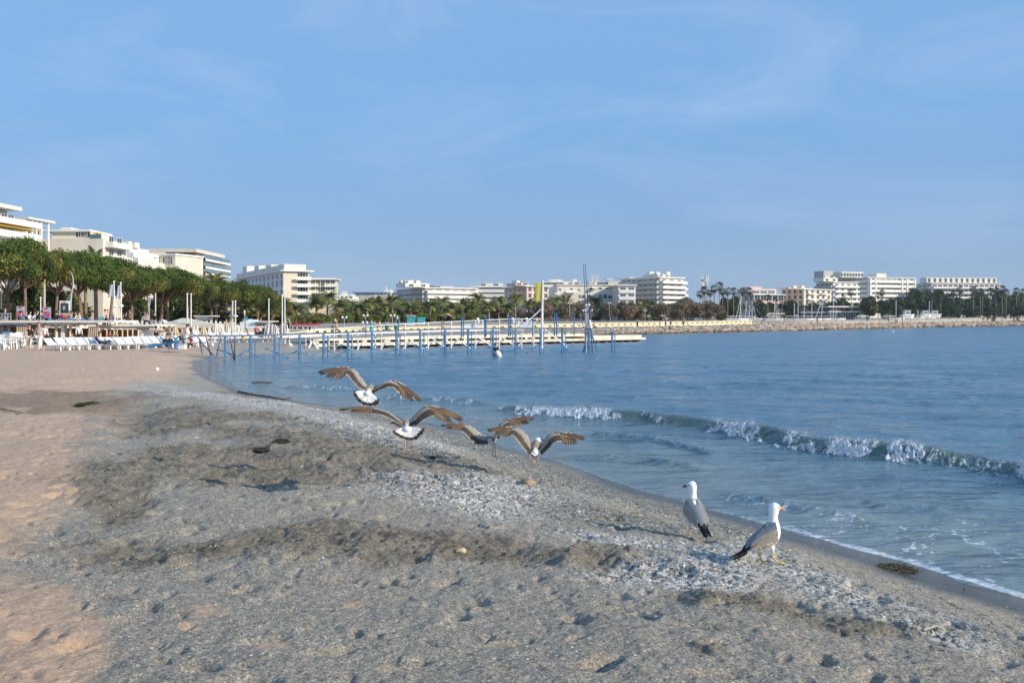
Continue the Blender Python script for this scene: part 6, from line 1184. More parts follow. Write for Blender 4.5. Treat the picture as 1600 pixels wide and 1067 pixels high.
stick('long thin dark branch lying at the water edge left of the flying gulls', [(372, 614), (395, 619), (420, 622), (442, 626), (455, 624)], .035, mat('red_wood', (.16,.07,.05), .9, .2, 5)); stick('pale plank end poking in at the left edge of the sand', [(-15, 642), (12, 644), (38, 647)], .03, mat('pale_wood', (.42,.30,.19), .9, .2, 5)); stick('pale bent reed on the sand at the lower right', [(1444, 989), (1462, 985), (1478, 990)], .007, mat('reed', (.6,.5,.33), .9, .1, 5)); stick('short reed stalk beside the bent one at the lower right', [(1352, 1000), (1360, 1008)], .006, MATS['reed'])
# puddle
p = on_ground(134, 633); mb = MB(); rg_ = random.Random(3); mb.poly([(.62*math.cos(a)*(.36+.06*math.sin(3*a)+.04*math.sin(5*a+1)), math.sin(a)*(.52+.1*math.sin(4*a)+.08*math.sin(7*a)), 0) for a in [i*2*math.pi/40 for i in range(40)]])
m, n, l, b = nodes('puddle_water'); b.inputs['Base Color'].default_value = (.02,.022,.018,1); b.inputs['Roughness'].default_value = .03; b.inputs['IOR'].default_value = 1.33
o = mb.build('puddle', m); o.location = p+Vector((0, 0, .035)); tag(o, kind='structure')
# foam and floating weed near the left water edge
o = rock('floating_weed', 'brown patch of seaweed floating near the left water edge', 'seaweed', 410, 600, .2, (.14,.09,.06), (2.4, .6, .15), 21); o.location = (*G0(410, 598.5), .03)
# ---------------------------------------------------------------- people
SKIN = mat('skin', (.56,.34,.24), .6, .06, 8); HAIRD = mat('dark_hair', (.04,.025,.018), .7, .2, 20); HAIRL = mat('grey_hair', (.30,.26,.22), .7, .15, 20)
def cloth(n, c): return mat('cloth_'+n, c, .9, .12, 6)
def stripe_mat(name, c1, c2, f):
    if name in MATS: return MATS[name]
    m, n, l, b = nodes(name); tc = n.new('ShaderNodeTexCoord'); w_ = n.new('ShaderNodeTexWave'); w_.wave_type = 'BANDS'; w_.bands_direction = 'Z'; w_.inputs['Scale'].default_value = f; l.new(tc.outputs['Object'], w_.inputs[0]); r = n.new('ShaderNodeValToRGB'); r.color_ramp.interpolation = 'CONSTANT'; r.color_ramp.elements[0].color = (*c1, 1); r.color_ramp.elements[1].position = .5; r.color_ramp.elements[1].color = (*c2, 1); l.new(w_.outputs[0], r.inputs[0]); l.new(r.outputs[0], b.inputs['Base Color']); b.inputs['Roughness'].default_value = .9; MATS[name] = m; return m
SKQ = []
def skin(name, pts, edges, m, parent=None, lab=None):
    """queue a skinned skeleton: pts = [(co, radius)]"""
    me = bpy.data.meshes.new(name); me.from_pydata([tuple(p[0]) for p in pts], edges, []); o = link(name, me, parent)
    md = o.modifiers.new('skin', 'SKIN'); me.skin_vertices or None
    if not me.skin_vertices: 
        bm = bmesh.new(); bm.from_mesh(me); bm.verts.layers.skin.verify(); bm.to_mesh(me); bm.free()
    for i, p in enumerate(pts):
        r_ = p[1] if isinstance(p[1], tuple) else (p[1], p[1]); me.skin_vertices[0].data[i].radius = r_; me.skin_vertices[0].data[i].use_root = (i == 0)
    md.use_smooth_shade = True; s2 = o.modifiers.new('sub', 'SUBSURF'); s2.levels = 1; s2.render_levels = 1; SKQ.append((o, m)); return o
def flush_skin():
    bpy.context.view_layer.update(); dg = bpy.context.evaluated_depsgraph_get(); res = []
    for o, m in SKQ: res.append((o, m, bpy.data.meshes.new_from_object(o.evaluated_get(dg))))
    for o, m, me in res: o.modifiers.clear(); me.materials.clear(); me.materials.append(m); me.name = o.name; o.data = me
    SKQ.clear()
def J(*a): return Vector(a)
POSE = {
 'stand': dict(pel=J(0,0,.93), che=J(0,.0,1.3), nec=J(0,0,1.47), hea=J(0,-.02,1.62), sl=J(.18,0,1.40), el=J(.24,.03,1.13), wl=J(.25,-.05,.88), sr=J(-.18,0,1.40), er=J(-.24,.03,1.13), wr=J(-.25,-.05,.88), hl=J(.09,0,.9), kl=J(.1,-.03,.5), al=J(.1,.02,.08), tl=J(.11,-.16,.03), hr=J(-.09,0,.9), kr=J(-.1,0,.5), ar=J(-.1,.05,.08), tr=J(-.11,-.13,.03)),
 'walk': dict(pel=J(0,0,.92), che=J(0,-.02,1.3), nec=J(0,-.03,1.47), hea=J(0,-.06,1.62), sl=J(.18,-.02,1.40), el=J(.25,.10,1.15), wl=J(.26,.06,.9), sr=J(-.18,-.02,1.40), er=J(-.24,-.06,1.14), wr=J(-.23,-.22,.93), hl=J(.09,0,.9), kl=J(.1,-.16,.5), al=J(.1,-.22,.09), tl=J(.11,-.42,.06), hr=J(-.09,0,.9), kr=J(-.1,.02,.49), ar=J(-.1,.26,.14), tr=J(-.11,.1,.03)),
 'sit': dict(pel=J(0,.1,.5), che=J(0,.12,.87), nec=J(0,.08,1.05), hea=J(0,.04,1.2), sl=J(.18,.1,.97), el=J(.25,-.02,.74), wl=J(.14,-.24,.66), sr=J(-.18,.1,.97), er=J(-.25,-.02,.74), wr=J(-.14,-.24,.66), hl=J(.09,.08,.48), kl=J(.12,-.33,.5), al=J(.12,-.38,.08), tl=J(.12,-.55,.04), hr=J(-.09,.08,.48), kr=J(-.12,-.33,.5), ar=J(-.12,-.36,.08), tr=J(-.13,-.52,.04)),
 'recline': dict(pel=J(0,.15,.48), che=J(0,.42,.72), nec=J(0,.5,.88), hea=J(0,.5,1.03), sl=J(.18,.45,.80), el=J(.27,.22,.62), wl=J(.2,0,.58), sr=J(-.18,.45,.80), er=J(-.27,.22,.62), wr=J(-.2,0,.58), hl=J(.09,.1,.47), kl=J(.12,-.32,.6), al=J(.12,-.72,.46), tl=J(.13,-.82,.56), hr=J(-.09,.1,.47), kr=J(-.12,-.34,.52), ar=J(-.12,-.78,.46), tr=J(-.13,-.86,.56)),
 'bent': dict(pel=J(0,.1,.80), che=J(0,-.24,1.0), nec=J(0,-.42,.96), hea=J(0,-.55,.86), sl=J(.17,-.32,1.0), el=J(.22,-.5,.86), wl=J(.16,-.72,.72), sr=J(-.17,-.32,1.0), er=J(-.22,-.55,.88), wr=J(-.14,-.80,.78), hl=J(.1,.1,.77), kl=J(.16,.02,.42), al=J(.19,.1,.08), tl=J(.21,-.08,.03), hr=J(-.1,.1,.77), kr=J(-.15,.0,.42), ar=J(-.17,.1,.08), tr=J(-.19,-.08,.03)),
 'lean': dict(pel=J(0,.06,.92), che=J(0,-.1,1.26), nec=J(0,-.18,1.41), hea=J(0,-.25,1.54), sl=J(.18,-.12,1.36), el=J(.25,-.18,1.1), wl=J(.2,-.38,1.0), sr=J(-.18,-.12,1.36), er=J(-.25,-.1,1.1), wr=J(-.2,-.32,.98), hl=J(.09,.04,.9), kl=J(.1,.0,.5), al=J(.1,.05,.08), tl=J(.11,-.13,.03), hr=J(-.09,.04,.9), kr=J(-.1,-.06,.5), ar=J(-.1,-.02,.08), tr=J(-.11,-.2,.03)),
}
def person(label, pos, yaw=0, pose='stand', shirt=None, trousers=None, hair=HAIRD, s=1.0, sleeve='short', legs='long', long_hair=False, fat=1.0, group=None, shoe=None, hat=None, hands=False):
    p = POSE[pose]; sh = shirt; tr = trousers; P = []; E = []
    def add(co, r, par=None):
        P.append((co, r)); i = len(P)-1
        if par is not None: E.append((par, i))
        return i
    pel = add(p['pel'], (.115*fat, .10*fat)); wa = add(p['pel'].lerp(p['che'], .5), (.10*fat, .085*fat), pel); che = add(p['che'], (.125*fat, .09*fat), wa); nec = add(p['nec'], .052, che)
    hd = p['hea']; up_ = (hd-p['nec']).normalized(); h0 = add(hd-up_*.035, .068, nec); h1 = add(hd+up_*.045, .078, h0); h2 = add(hd+up_*.115, .05, h1)
    nf = Vector((0, -1, -.15)); add(hd+nf*.085, .012, h0)
    for s_, k in ((1, 'l'), (-1, 'r')):
        a = add(p['s'+k], .052, che); b = add(p['e'+k], .038, a); c = add(p['w'+k], .026, b); dv = (p['w'+k]-p['e'+k]).normalized(); pm = add(p['w'+k]+dv*.07, (.032, .018), c)
        for f_ in range(4 if hands else 0):
            off = Vector(((f_-1.5)*.018, 0, 0)); t1 = add(p['w'+k]+dv*(.115)+off, .009, pm); add(p['w'+k]+dv*(.15 if f_ in (1, 2) else .14)+off*1.1+Vector((0, -.012, 0)), .008, t1)
        add(p['w'+k]+dv*.06+Vector((-s_*.03, -.03, 0)), .010, pm if hands else c)
        a = add(p['h'+k], .088*fat, pel); b = add(p['k'+k], .058, a); c = add(p['a'+k], .036, b); add(p['t'+k], (.034, .028), c)
    o = skin('person', P, E, SKIN); o.location = pos; o.rotation_euler = (0, 0, yaw); o.scale = (s, s, s); tag(o, label, 'person', group)
    if sh is not None:
        Q = [(p['pel'], (.135*fat, .12*fat)), (p['pel'].lerp(p['che'], .5), (.122*fat, .105*fat)), (p['che'], (.148*fat, .112*fat)), (p['nec'].lerp(p['che'], .35), .06)]; e_ = [(0,1),(1,2),(2,3)]
        for k in 'lr':
            n = len(Q); end = p['e'+k] if sleeve == 'short' else p['w'+k]; Q.append((p['s'+k], .066)); e_.append((2, n))
            if sleeve == 'long': Q.append((p['e'+k], .052)); e_.append((n, n+1)); Q.append((p['e'+k].lerp(p['w'+k], .95), .038)); e_.append((n+1, n+2))
            elif sleeve == 'short': Q.append((p['s'+k].lerp(p['e'+k], .6), .056)); e_.append((n, n+1))
        skin('shirt', Q, e_, sh, o)
    if tr is not None:
        Q = [(p['pel']+Vector((0,0,.03)), (.14*fat, .118*fat))]; e_ = []
        for k in 'lr':
            n = len(Q); Q.append((p['h'+k]-Vector((0,0,.02)), .102*fat)); e_.append((0, n)); 
            if legs == 'long': Q.append((p['k'+k], .075)); e_.append((n, n+1)); Q.append((p['k'+k].lerp(p['a'+k], .93), .062)); e_.append((n+1, n+2))
            else: Q.append((p['h'+k].lerp(p['k'+k], .85), .09)); e_.append((n, n+1))
        skin('trousers', Q, e_, tr, o)
    if hair is not None:
        Q = [(hd+up_*.07+Vector((0,.025,0)), .088), (hd+up_*.135+Vector((0,.01,0)), .045), (hd-up_*.03+Vector((0,.055,0)), .06)]; e_ = [(0,1),(0,2)]
        if long_hair: Q.append((p['nec']+Vector((0,.07,-.08)), .055)); e_.append((2, 3))
        skin('hair', Q, e_, hair, o)
    return o
BLK = cloth('black', (.02,.02,.022)); CRM = cloth('cream', (.66,.60,.50)); WHT = cloth('white', (.78,.77,.75)); DNM = cloth('denim', (.10,.14,.22)); GRY = cloth('grey', (.30,.32,.35)); PNK = cloth('pink', (.72,.50,.55)); YLW = cloth('yellow', (.82,.62,.20)); RED_ = cloth('red', (.50,.05,.07)); TAN_ = cloth('tan', (.42,.28,.18))
STR = stripe_mat('striped_jersey', (.75,.73,.68), (.10,.10,.10), 2.6)
def gp(px, d): x = (px-800)/F*d; return Vector((x, d, gz1(x, d)))
person('woman in a black top and cream trousers walking beside the man in the striped jersey', gp(46.5, 66), .15, 'walk', BLK, CRM, TAN_ and HAIRD, 1.0, 'none', 'long', True, .95, hands=True)
person('man in a grey and white striped jersey and white trousers walking on the sand', gp(61.5, 66), -.1, 'walk', STR, WHT, HAIRL, 1.06, 'short', 'long', False, 1.28, hands=True)
person('man in a pale pink shirt leaning forward by the head of the gangway', gp(287, 70), 2.2, 'lean', PNK, GRY, HAIRD, 1.08, 'long')
person('man in a striped shirt sitting left of the man in pink', gp(264, 74), -.5, 'sit', STR, BLK, HAIRL, 1.15, 'short')
person('woman in a cream cardigan sitting beside the striped shirt man', gp(256, 75), .4, 'sit', CRM, DNM, HAIRD, 1.1, 'long', 'long', True)
person('woman in black sitting at the right end of the lounger rows', gp(243.5, 76), .2, 'sit', BLK, BLK, HAIRD, 1.1, 'none', 'long', True)
person('person in black bending low beside the gangway foot', gp(262, 68.5), .9, 'sit', BLK, DNM, HAIRD, .85, 'long')
person('person in dark red crouching just right of the man in pink', gp(297, 71), -.4, 'sit', RED_, BLK, HAIRD, .8, 'long')
person('dark clothed person sitting on the gangway head left of the man in pink', gp(281, 72), -.2, 'sit', BLK, GRY, HAIRD, .9, 'long')
person('waiter in a white shirt standing before the brown panels of the restaurant', gp(123.5, 77.5), .8, 'stand', WHT, BLK, HAIRD, .95, 'long')
person('man in white with dark trousers just behind the strolling couple', gp(70, 73), 1.0, 'stand', WHT, BLK, HAIRD, .98, 'long')
pos = start2
person('person in a white shirt lying on the navy cushioned lounger', (pos.x-.05, pos.y-.15, gz1(pos.x, pos.y)+.02), yaw, 'recline', WHT, DNM, HAIRD, 1.0, 'short')
person('bare chested person sitting among the front loungers', gp(112.5, 70), .3, 'sit', None, RED_, HAIRD, .85, 'none', 'short')
person('woman in a bikini sitting upright right of the navy lounger', gp(180, 74), -.6, 'sit', None, BLK, HAIRD, .95, 'none', 'short', True)
person('person in maroon sitting behind the navy lounger', gp(172, 76), .3, 'sit', cloth('maroon', (.2,.04,.06)), DNM, HAIRD, .9)
for i, (px_, c, lab) in enumerate(((79, WHT, 'diner in white left behind the second column'), (84, GRY, 'diner in grey right behind the second column'), (92, WHT, 'diner in white next to the thick white post'), (106, RED_, 'diner in red seated left of the waiter'), (118, TAN_, 'diner in tan seated by the waiter'), (129, RED_, 'diner in dark red seated right of the waiter'))):
    person(lab, gp(px_, 80.8), rr.uniform(-2, 2), 'sit', c, BLK, HAIRD, .95)
# bent man on the blue pier, swimmer at its foot
q = W(692.5, 512.6, 70.5); q.y = 70.8; person('person in a yellow shirt and black shorts bending over on the blue pier', W(692.5, 512.9, 70.6), 1.35, 'bent', YLW, BLK, HAIRD, 1.0, 'short', 'short', hands=True)
o = person('person in a dark wetsuit standing in the water against a blue pier post', (*G0(775, 556), -.75), 2.6, 'stand', BLK, BLK, HAIRL, .95, 'short'); o = empty('white_bag', (*G0(780.5, 558), .0), 'white and yellow bag shaped float in the water beside the wetsuit person', 'float'); mb = MB(); mb.lathe([(.06, -.05), (.2, .05), (.2, .3), (.12, .45), (.05, .5)], (0,0,0), 12); mb.build('bag', WPL, o, True); mb = MB(); mb.lathe([(.21, -.02), (.21, .05)], (0,0,0), 12); mb.build('band', YELP, o); o.rotation_euler = (.2, -.45, 0)
# people on the promenade terrace
cs_ = [(BLK,'black'),(WHT,'white'),(DNM,'denim blue'),(RED_,'red'),(GRY,'grey'),(TAN_,'tan'),(CRM,'cream'),(PNK,'pink')]
tp = [(8,'stand',0),(31,'sit',0),(34.5,'sit',4),(41,'sit',2),(48,'sit',1),(54,'sit',1),(60,'sit',0),(65,'sit',2),(88,'sit',0),(92,'sit',0),(99,'sit',3),(104,'sit',5),(109,'sit',3),(113,'sit',4),(117.5,'sit',1),(122,'sit',1),(125,'sit',7),(164,'stand',1),(168,'stand',6),(198,'sit',0),(203,'stand',5),(226,'sit',7),(229,'sit',6),(241,'sit',0)]
for i, (px_, ps, c) in enumerate(tp):
    d_ = 83 if px_ < 150 else 90; z_ = EYE-(501.8-H)/F*d_-(.35 if ps == 'sit' else .55)-.15
    if px_ > 270: z_ = EYE-(516-H)/F*d_
    person('%s person from the left on the terrace above the restaurant, in %s' % (ordw(i), cs_[c][1]), ((px_-800)/F*d_, d_, z_), rr.uniform(-2.5, 2.5), ps, cs_[c][0], BLK if c else GRY, HAIRD if i % 3 else HAIRL, 1.0, 'long', group='people on the promenade terrace')
# people by the beach bar in the distance and along the rocks
dp_ = [(401,529,92,'sit',3,'beach bar guest in red left of the dark counter'),(414,529,92,'sit',0,'beach bar guest in black at the dark counter'),(433,530,92,'sit',5,'tan clothed person beside the small white cloth'),(437,530,95,'sit',0,'black clothed person right beside the tan one'),(451,516,130,'stand',6,'cream clothed person left of the red awning'),(522,528,84,'sit',0,'black clothed person sitting on the white pier'),(525,528,86,'sit',2,'blue clothed person sitting on the white pier'),(586,514,150,'sit',1,'person in white seated by the seawall right of the advertising column'),(594,514,150,'sit',6,'person in cream seated by the seawall'),
       (621,508,160,'stand',1,'person in white standing at the seawall below the turquoise kiosk'),(1040,511,215,'stand',3,'person in red standing above the rocks'),(1048,511,215,'stand',4,'person in grey standing above the rocks'),(1047,518,200,'stand',1,'person in white down at the water edge of the rocks'),(1052,518.5,199,'sit',1,'person in white seated at the water edge of the rocks'),(1031,517,204,'stand',5,'tan clothed person low on the rocks'),(1068,511,225,'stand',2,'person in blue walking on the breakwater path'),(929,515,180,'sit',3,'person in red sitting behind the jetty'),(996,511,200,'stand',6,'cream clothed person on the path above the rocks'),(1190,512,262,'stand',0,'dark clothed person on the rocks below the pink building'),(1277,506,285,'stand',0,'dark clothed person on the breakwater path below the club pavilion'),(1355,503,330,'stand',0,'dark clothed person below the tall olive green tree'),(1383,503,350,'stand',5,'left one of two people walking on the breakwater'),(1388,503,352,'stand',0,'right one of two people walking on the breakwater'),(1410,503.5,365,'stand',0,'dark clothed person at the wall below the stepped block'),(1400,504,362,'sit',1,'person in white sitting at the breakwater wall'),(1482,499.5,500,'stand',0,'tiny dark figure on the wall under the long block')]
for px_, py_, d_, ps, c, lab in dp_:
    k = float(np.interp(d_, [80, 200, 500], [1, 1.0, 1.6])); person(lab, W(px_, py_, d_), rr.uniform(-2, 2), ps, cs_[c][0], BLK if c else DNM, HAIRD, k, 'long')
flush_skin()
# ---------------------------------------------------------------- gulls
GULL = colmat('gull_plumage', .75, .25); BEAKY = mat('yellow_beak', (.80,.45,.04), .4, .08, 30); BEAKD = mat('dark_beak', (.05,.04,.035), .4, .1, 30); EYEM = mat('gull_eye', (.02,.015,.01), .15, .0, 5); RSPOT = mat('red_beak_spot', (.6,.05,.02), .4, .05, 9)
gr = random.Random(42)
def jit(c, a=.15): k = 1+gr.uniform(-a, a); return (c[0]*k, c[1]*k, c[2]*k)
WHT_ = (.86,.86,.84); GREYM = (.21,.225,.245); BRN = (.30,.235,.175); DBR = (.075,.058,.045); BLKF = (.022,.019,.018); PALE = (.50,.45,.38)
def loft(mb, st, colf, n=28, lat=Vector((0,1,0))):
    """st rows: (centre Vector, half width, half height)"""
    k = len(st); base = len(mb.v)
    for i, (c, hw, hh) in enumerate(st):
        t = (st[min(i+1, k-1)][0]-st[max(i-1, 0)][0]).normalized(); la = (lat-t*lat.dot(t)).normalized(); dor = la.cross(t); dor = dor if (dor.z if abs(dor.z) > .05 else -dor.dot(Vector((1,0,0)))) > 0 else -dor
        for j in range(n):
            a = 2*math.pi*j/n; mb.v.append(tuple(c+dor*math.cos(a)*hh+la*math.sin(a)*hw))
    for i in range(k-1):
        for j in range(n):
            mb.col = colf((i+.5)/(k-1), min((j+.5)/n, 1-(j+.5)/n)*2, j); mb.face((base+i*n+j, base+i*n+(j+1) % n, base+(i+1)*n+(j+1) % n, base+(i+1)*n+j))
    mb.col = colf(0, 0, 0); mb.face([base+j for j in range(n)][::-1]); mb.col = colf(1, 0, 0); mb.face([base+(k-1)*n+j for j in range(n)])
def spline(rows, m):
    """Catmull-Rom through rows of equal length tuples"""
    R = [np.array(r_, float) for r_ in rows]; R = [2*R[0]-R[1]]+R+[2*R[-1]-R[-2]]; out_ = []
    for i in range(1, len(R)-2):
        for k in range(m):
            t = k/m; p0, p1, p2, p3 = R[i-1:i+3]; out_.append(.5*((2*p1)+(-p0+p2)*t+(2*p0-5*p1+4*p2-p3)*t*t+(-p0+3*p1-3*p2+p3)*t**3))
    out_.append(R[-2]); return out_
def feather(mb, a, b, w, nrm, c, edge=None, tipc=None, bend=0.0, seg=7):
    a = Vector(a); b = Vector(b); d = b-a; s = d.cross(nrm).normalized()*w; prof = [(0,.35),(.2,.8),(.45,1),(.7,.95),(.86,.72),(.96,.36),(1,.05)]
    rows = []
    for t, k in prof:
        p = a+d*t-nrm*(bend*t*t); rows.append((p-s*k, p-s*k*.62+nrm*.0012, p+nrm*.0022, p+s*k*.62+nrm*.0012, p+s*k))
    base = len(mb.v)
    for r_ in rows: mb.v += [tuple(q) for q in r_]
    for i in range(len(rows)-1):
        for j in range(4):
            cc = edge if (edge and j in (0, 3)) else c
            if tipc and i >= len(rows)-3: cc = tipc
            mb.col = jit(cc, .12); mb.face((base+i*5+j, base+i*5+j+1, base+(i+1)*5+j+1, base+(i+1)*5+j))
def foot(mb, p, fwd, s=1.0, col=(.72,.50,.10)):
    f = Vector((fwd[0], fwd[1], 0)).normalized(); r_ = Vector((f.y, -f.x, 0)); mb.col = col; tips = [p+(f*.055+r_*k*.026)*s+Vector((0,0,-.004)) for k in (-1, 0, 1)]
    for t in tips: mb.tube([p, p.lerp(t, .5)+Vector((0,0,.004)), t], [.005*s, .0045*s, .003*s], 6)
    for i in (0, 1): b0 = len(mb.v); mb.v += [tuple(p), tuple(tips[i].lerp(p, .12)), tuple(tips[i+1].lerp(p, .12))]; mb.face((b0, b0+1, b0+2))
    mb.tube([p, p-f*.012*s], [.004*s, .002*s], 5)
def gull_standing(label, pos, yaw, sc_, head_yaw, dark_bill=False, legs=None, col_leg=(.72,.50,.10), look=1):
    mb = MB()
    rows = [(-.215,.075,.010,.006), (-.165,.100,.030,.020), (-.12,.130,.050,.045), (-.06,.165,.067,.067), (0,.195,.075,.078), (.045,.232,.068,.070), (.062,.277,.050,.050), (.062,.318,.036,.037), (.062,.352,.031,.033), (.065,.388,.034,.038), (.070,.420,.0345,.037), (.074,.443,.023,.022), (.076,.452,.006,.006)]
    st = [(Vector((r_[0], 0, r_[1])), r_[2], r_[3]) for r_ in spline(rows, 6)]
    def cf(u, a, j):
        x = u*12
        if x > 5.55: return jit(WHT_, .03)
        if x < 1.6: return jit(WHT_ if a > .5 else BLKF, .1)
        if x > 4.9 and a > .3: return jit(WHT_, .03)
        if a < .42+.05*math.sin(x*3): return jit(GREYM, .05)
        if a < .74: return jit(BRN if gr.random() < .6 else PALE, .2)
        return jit(WHT_, .04)
    loft(mb, st, cf, 32)
    # folded wings: mantle shell, rows of mottled coverts, black primaries over the tail
    for s in (-1, 1):
        V = []; C = []; nu, nv = 22, 12
        def surf(u, v, off=.006):
            xx = .055-.245*u; k = u*1.0; a = math.radians(12+v*(100-38*u)); cz = .232-.118*u-.03*u*u; rw = (.072*(1-u)**.45+.012); rh = (.082*(1-u)**.5+.012)
            return Vector((xx, s*(rw+off)*math.sin(a), cz+(rh+off)*math.cos(a)-.006))
        base = len(mb.v)
        for i in range(nu+1):
            for j in range(nv+1): mb.v.append(tuple(surf(i/nu*.9, j/nv)))
        for i in range(nu):
            for j in range(nv):
                u, v = i/nu, j/nv
                if v < .48-.08*u: c = jit(GREYM, .05)
                elif u > .72: c = jit(BLKF if v < .8 else PALE, .1)
                else: c = jit(BRN if (i*2+j) % 3 else PALE, .18)
                mb.col = c; mb.face((base+i*(nv+1)+j, base+i*(nv+1)+j+1, base+(i+1)*(nv+1)+j+1, base+(i+1)*(nv+1)+j))
        for rowi, (v0, n_) in enumerate(((.50, 11), (.64, 11), (.78, 10), (.92, 9))):
            for i in range(n_):
                u = .06+.62*i/n_+.02*rowi; p = surf(u, v0, .008); q = surf(min(.95, u+.13), v0+.05, .009); nr = Vector((0, s*.8, .6)).normalized(); feather(mb, p, q, .011, nr, jit(BRN, .2), PALE, None)
        for i in range(4): p = surf(.52+.04*i, .62, .008); q = surf(.8, .55+.1*i, .009); feather(mb, p, q, .010, Vector((0, s*.7, .7)).normalized(), jit(DBR, .2), WHT_)
        for i in range(5):
            p = Vector((-.10-.012*i, s*.034, .150-.010*i)); q = Vector((-.215-.014*i, s*(.008+.004*i), .082-.007*i)); feather(mb, p, q, .013, Vector((0, s*.75, .65)).normalized(), BLKF, None, None, 0)
    for i in range(7): feather(mb, (-.13, (i-3)*.008, .10), (-.235, (i-3)*.012, .062-.002*abs(i-3)), .012, Vector((0,0,1)), WHT_, None, BLKF if True else None)
    legs = legs or [((-.02, .028, .10), (-.012, .03, .055), (-.008, .03, .006)), ((.02, -.028, .11), (.012, -.03, .06), (.03, -.03, .006))]
    for a, k, f_ in legs:
        mb.col = WHT_; mb.tube([Vector(a)+Vector((0,0,.03)), Vector(a).lerp(Vector(k), .35)], [.022, .009], 8); mb.col = col_leg; mb.tube([a, k, f_], [.0065, .006, .005], 8); foot(mb, Vector(f_), (1, 0), 1.0, col_leg)
    o = mb.build('gull', GULL, None, True); o.location = pos; o.rotation_euler = (0, 0, yaw); o.scale = (sc_,)*3; tag(o, label, 'gull')
    R = Matrix.Rotation(head_yaw, 4, 'Z'); hc = Vector((.069, 0, .415))
    def H_(x, y, z): return hc+(R @ Vector((x, y, z)))
    b_ = MB(); bs = spline([(.022,.0,.0,.016,.017), (.034,0,-.003,.0105,.012), (.055,0,-.006,.0075,.0095), (.070,0,-.009,.006,.009), (.079,0,-.015,.002,.003)], 4); n = 12
    for r_ in bs:
        for j in range(n): a = 2*math.pi*j/n; b_.v.append(tuple(H_(r_[0], r_[3]*math.sin(a), r_[2]+r_[4]*math.cos(a))))
    for i in range(len(bs)-1):
        b_.mi = (1 if i >= 7 else 0)
        for j in range(n): b_.face((i*n+j, i*n+(j+1) % n, (i+1)*n+(j+1) % n, (i+1)*n+j))
    b_.build('beak', [mat('bill_flesh', (.36,.26,.18), .5, .1, 9), BEAKD] if dark_bill else [BEAKY, mat('bill_orange', (.78,.28,.03), .4, .08, 9)], o, True)
    if not dark_bill: b_ = MB(); b_.ball(H_(.062, 0, -.0125), .0075, 10, .8); b_.build('beak_spot', RSPOT, o, True)
    # forehead fairing joins head and bill
    fb = MB(); fb.col = WHT_; fb.ball(H_(.012, 0, .003), .0315, 16, .95); fb.build('face', GULL, o, True)
    if dark_bill: fb = MB(); fb.ball(H_(.027, look*.021, .010), .0085, 8, .7); fb.build('eye_patch', mat('eye_smudge', (.22,.18,.15), .8, .1, 9), o, True)
    for s in (-1, 1): b_ = MB(); b_.ball(H_(.026, s*.0265, .008), .0048, 10); b_.build('eye', EYEM, o, True)
    return o
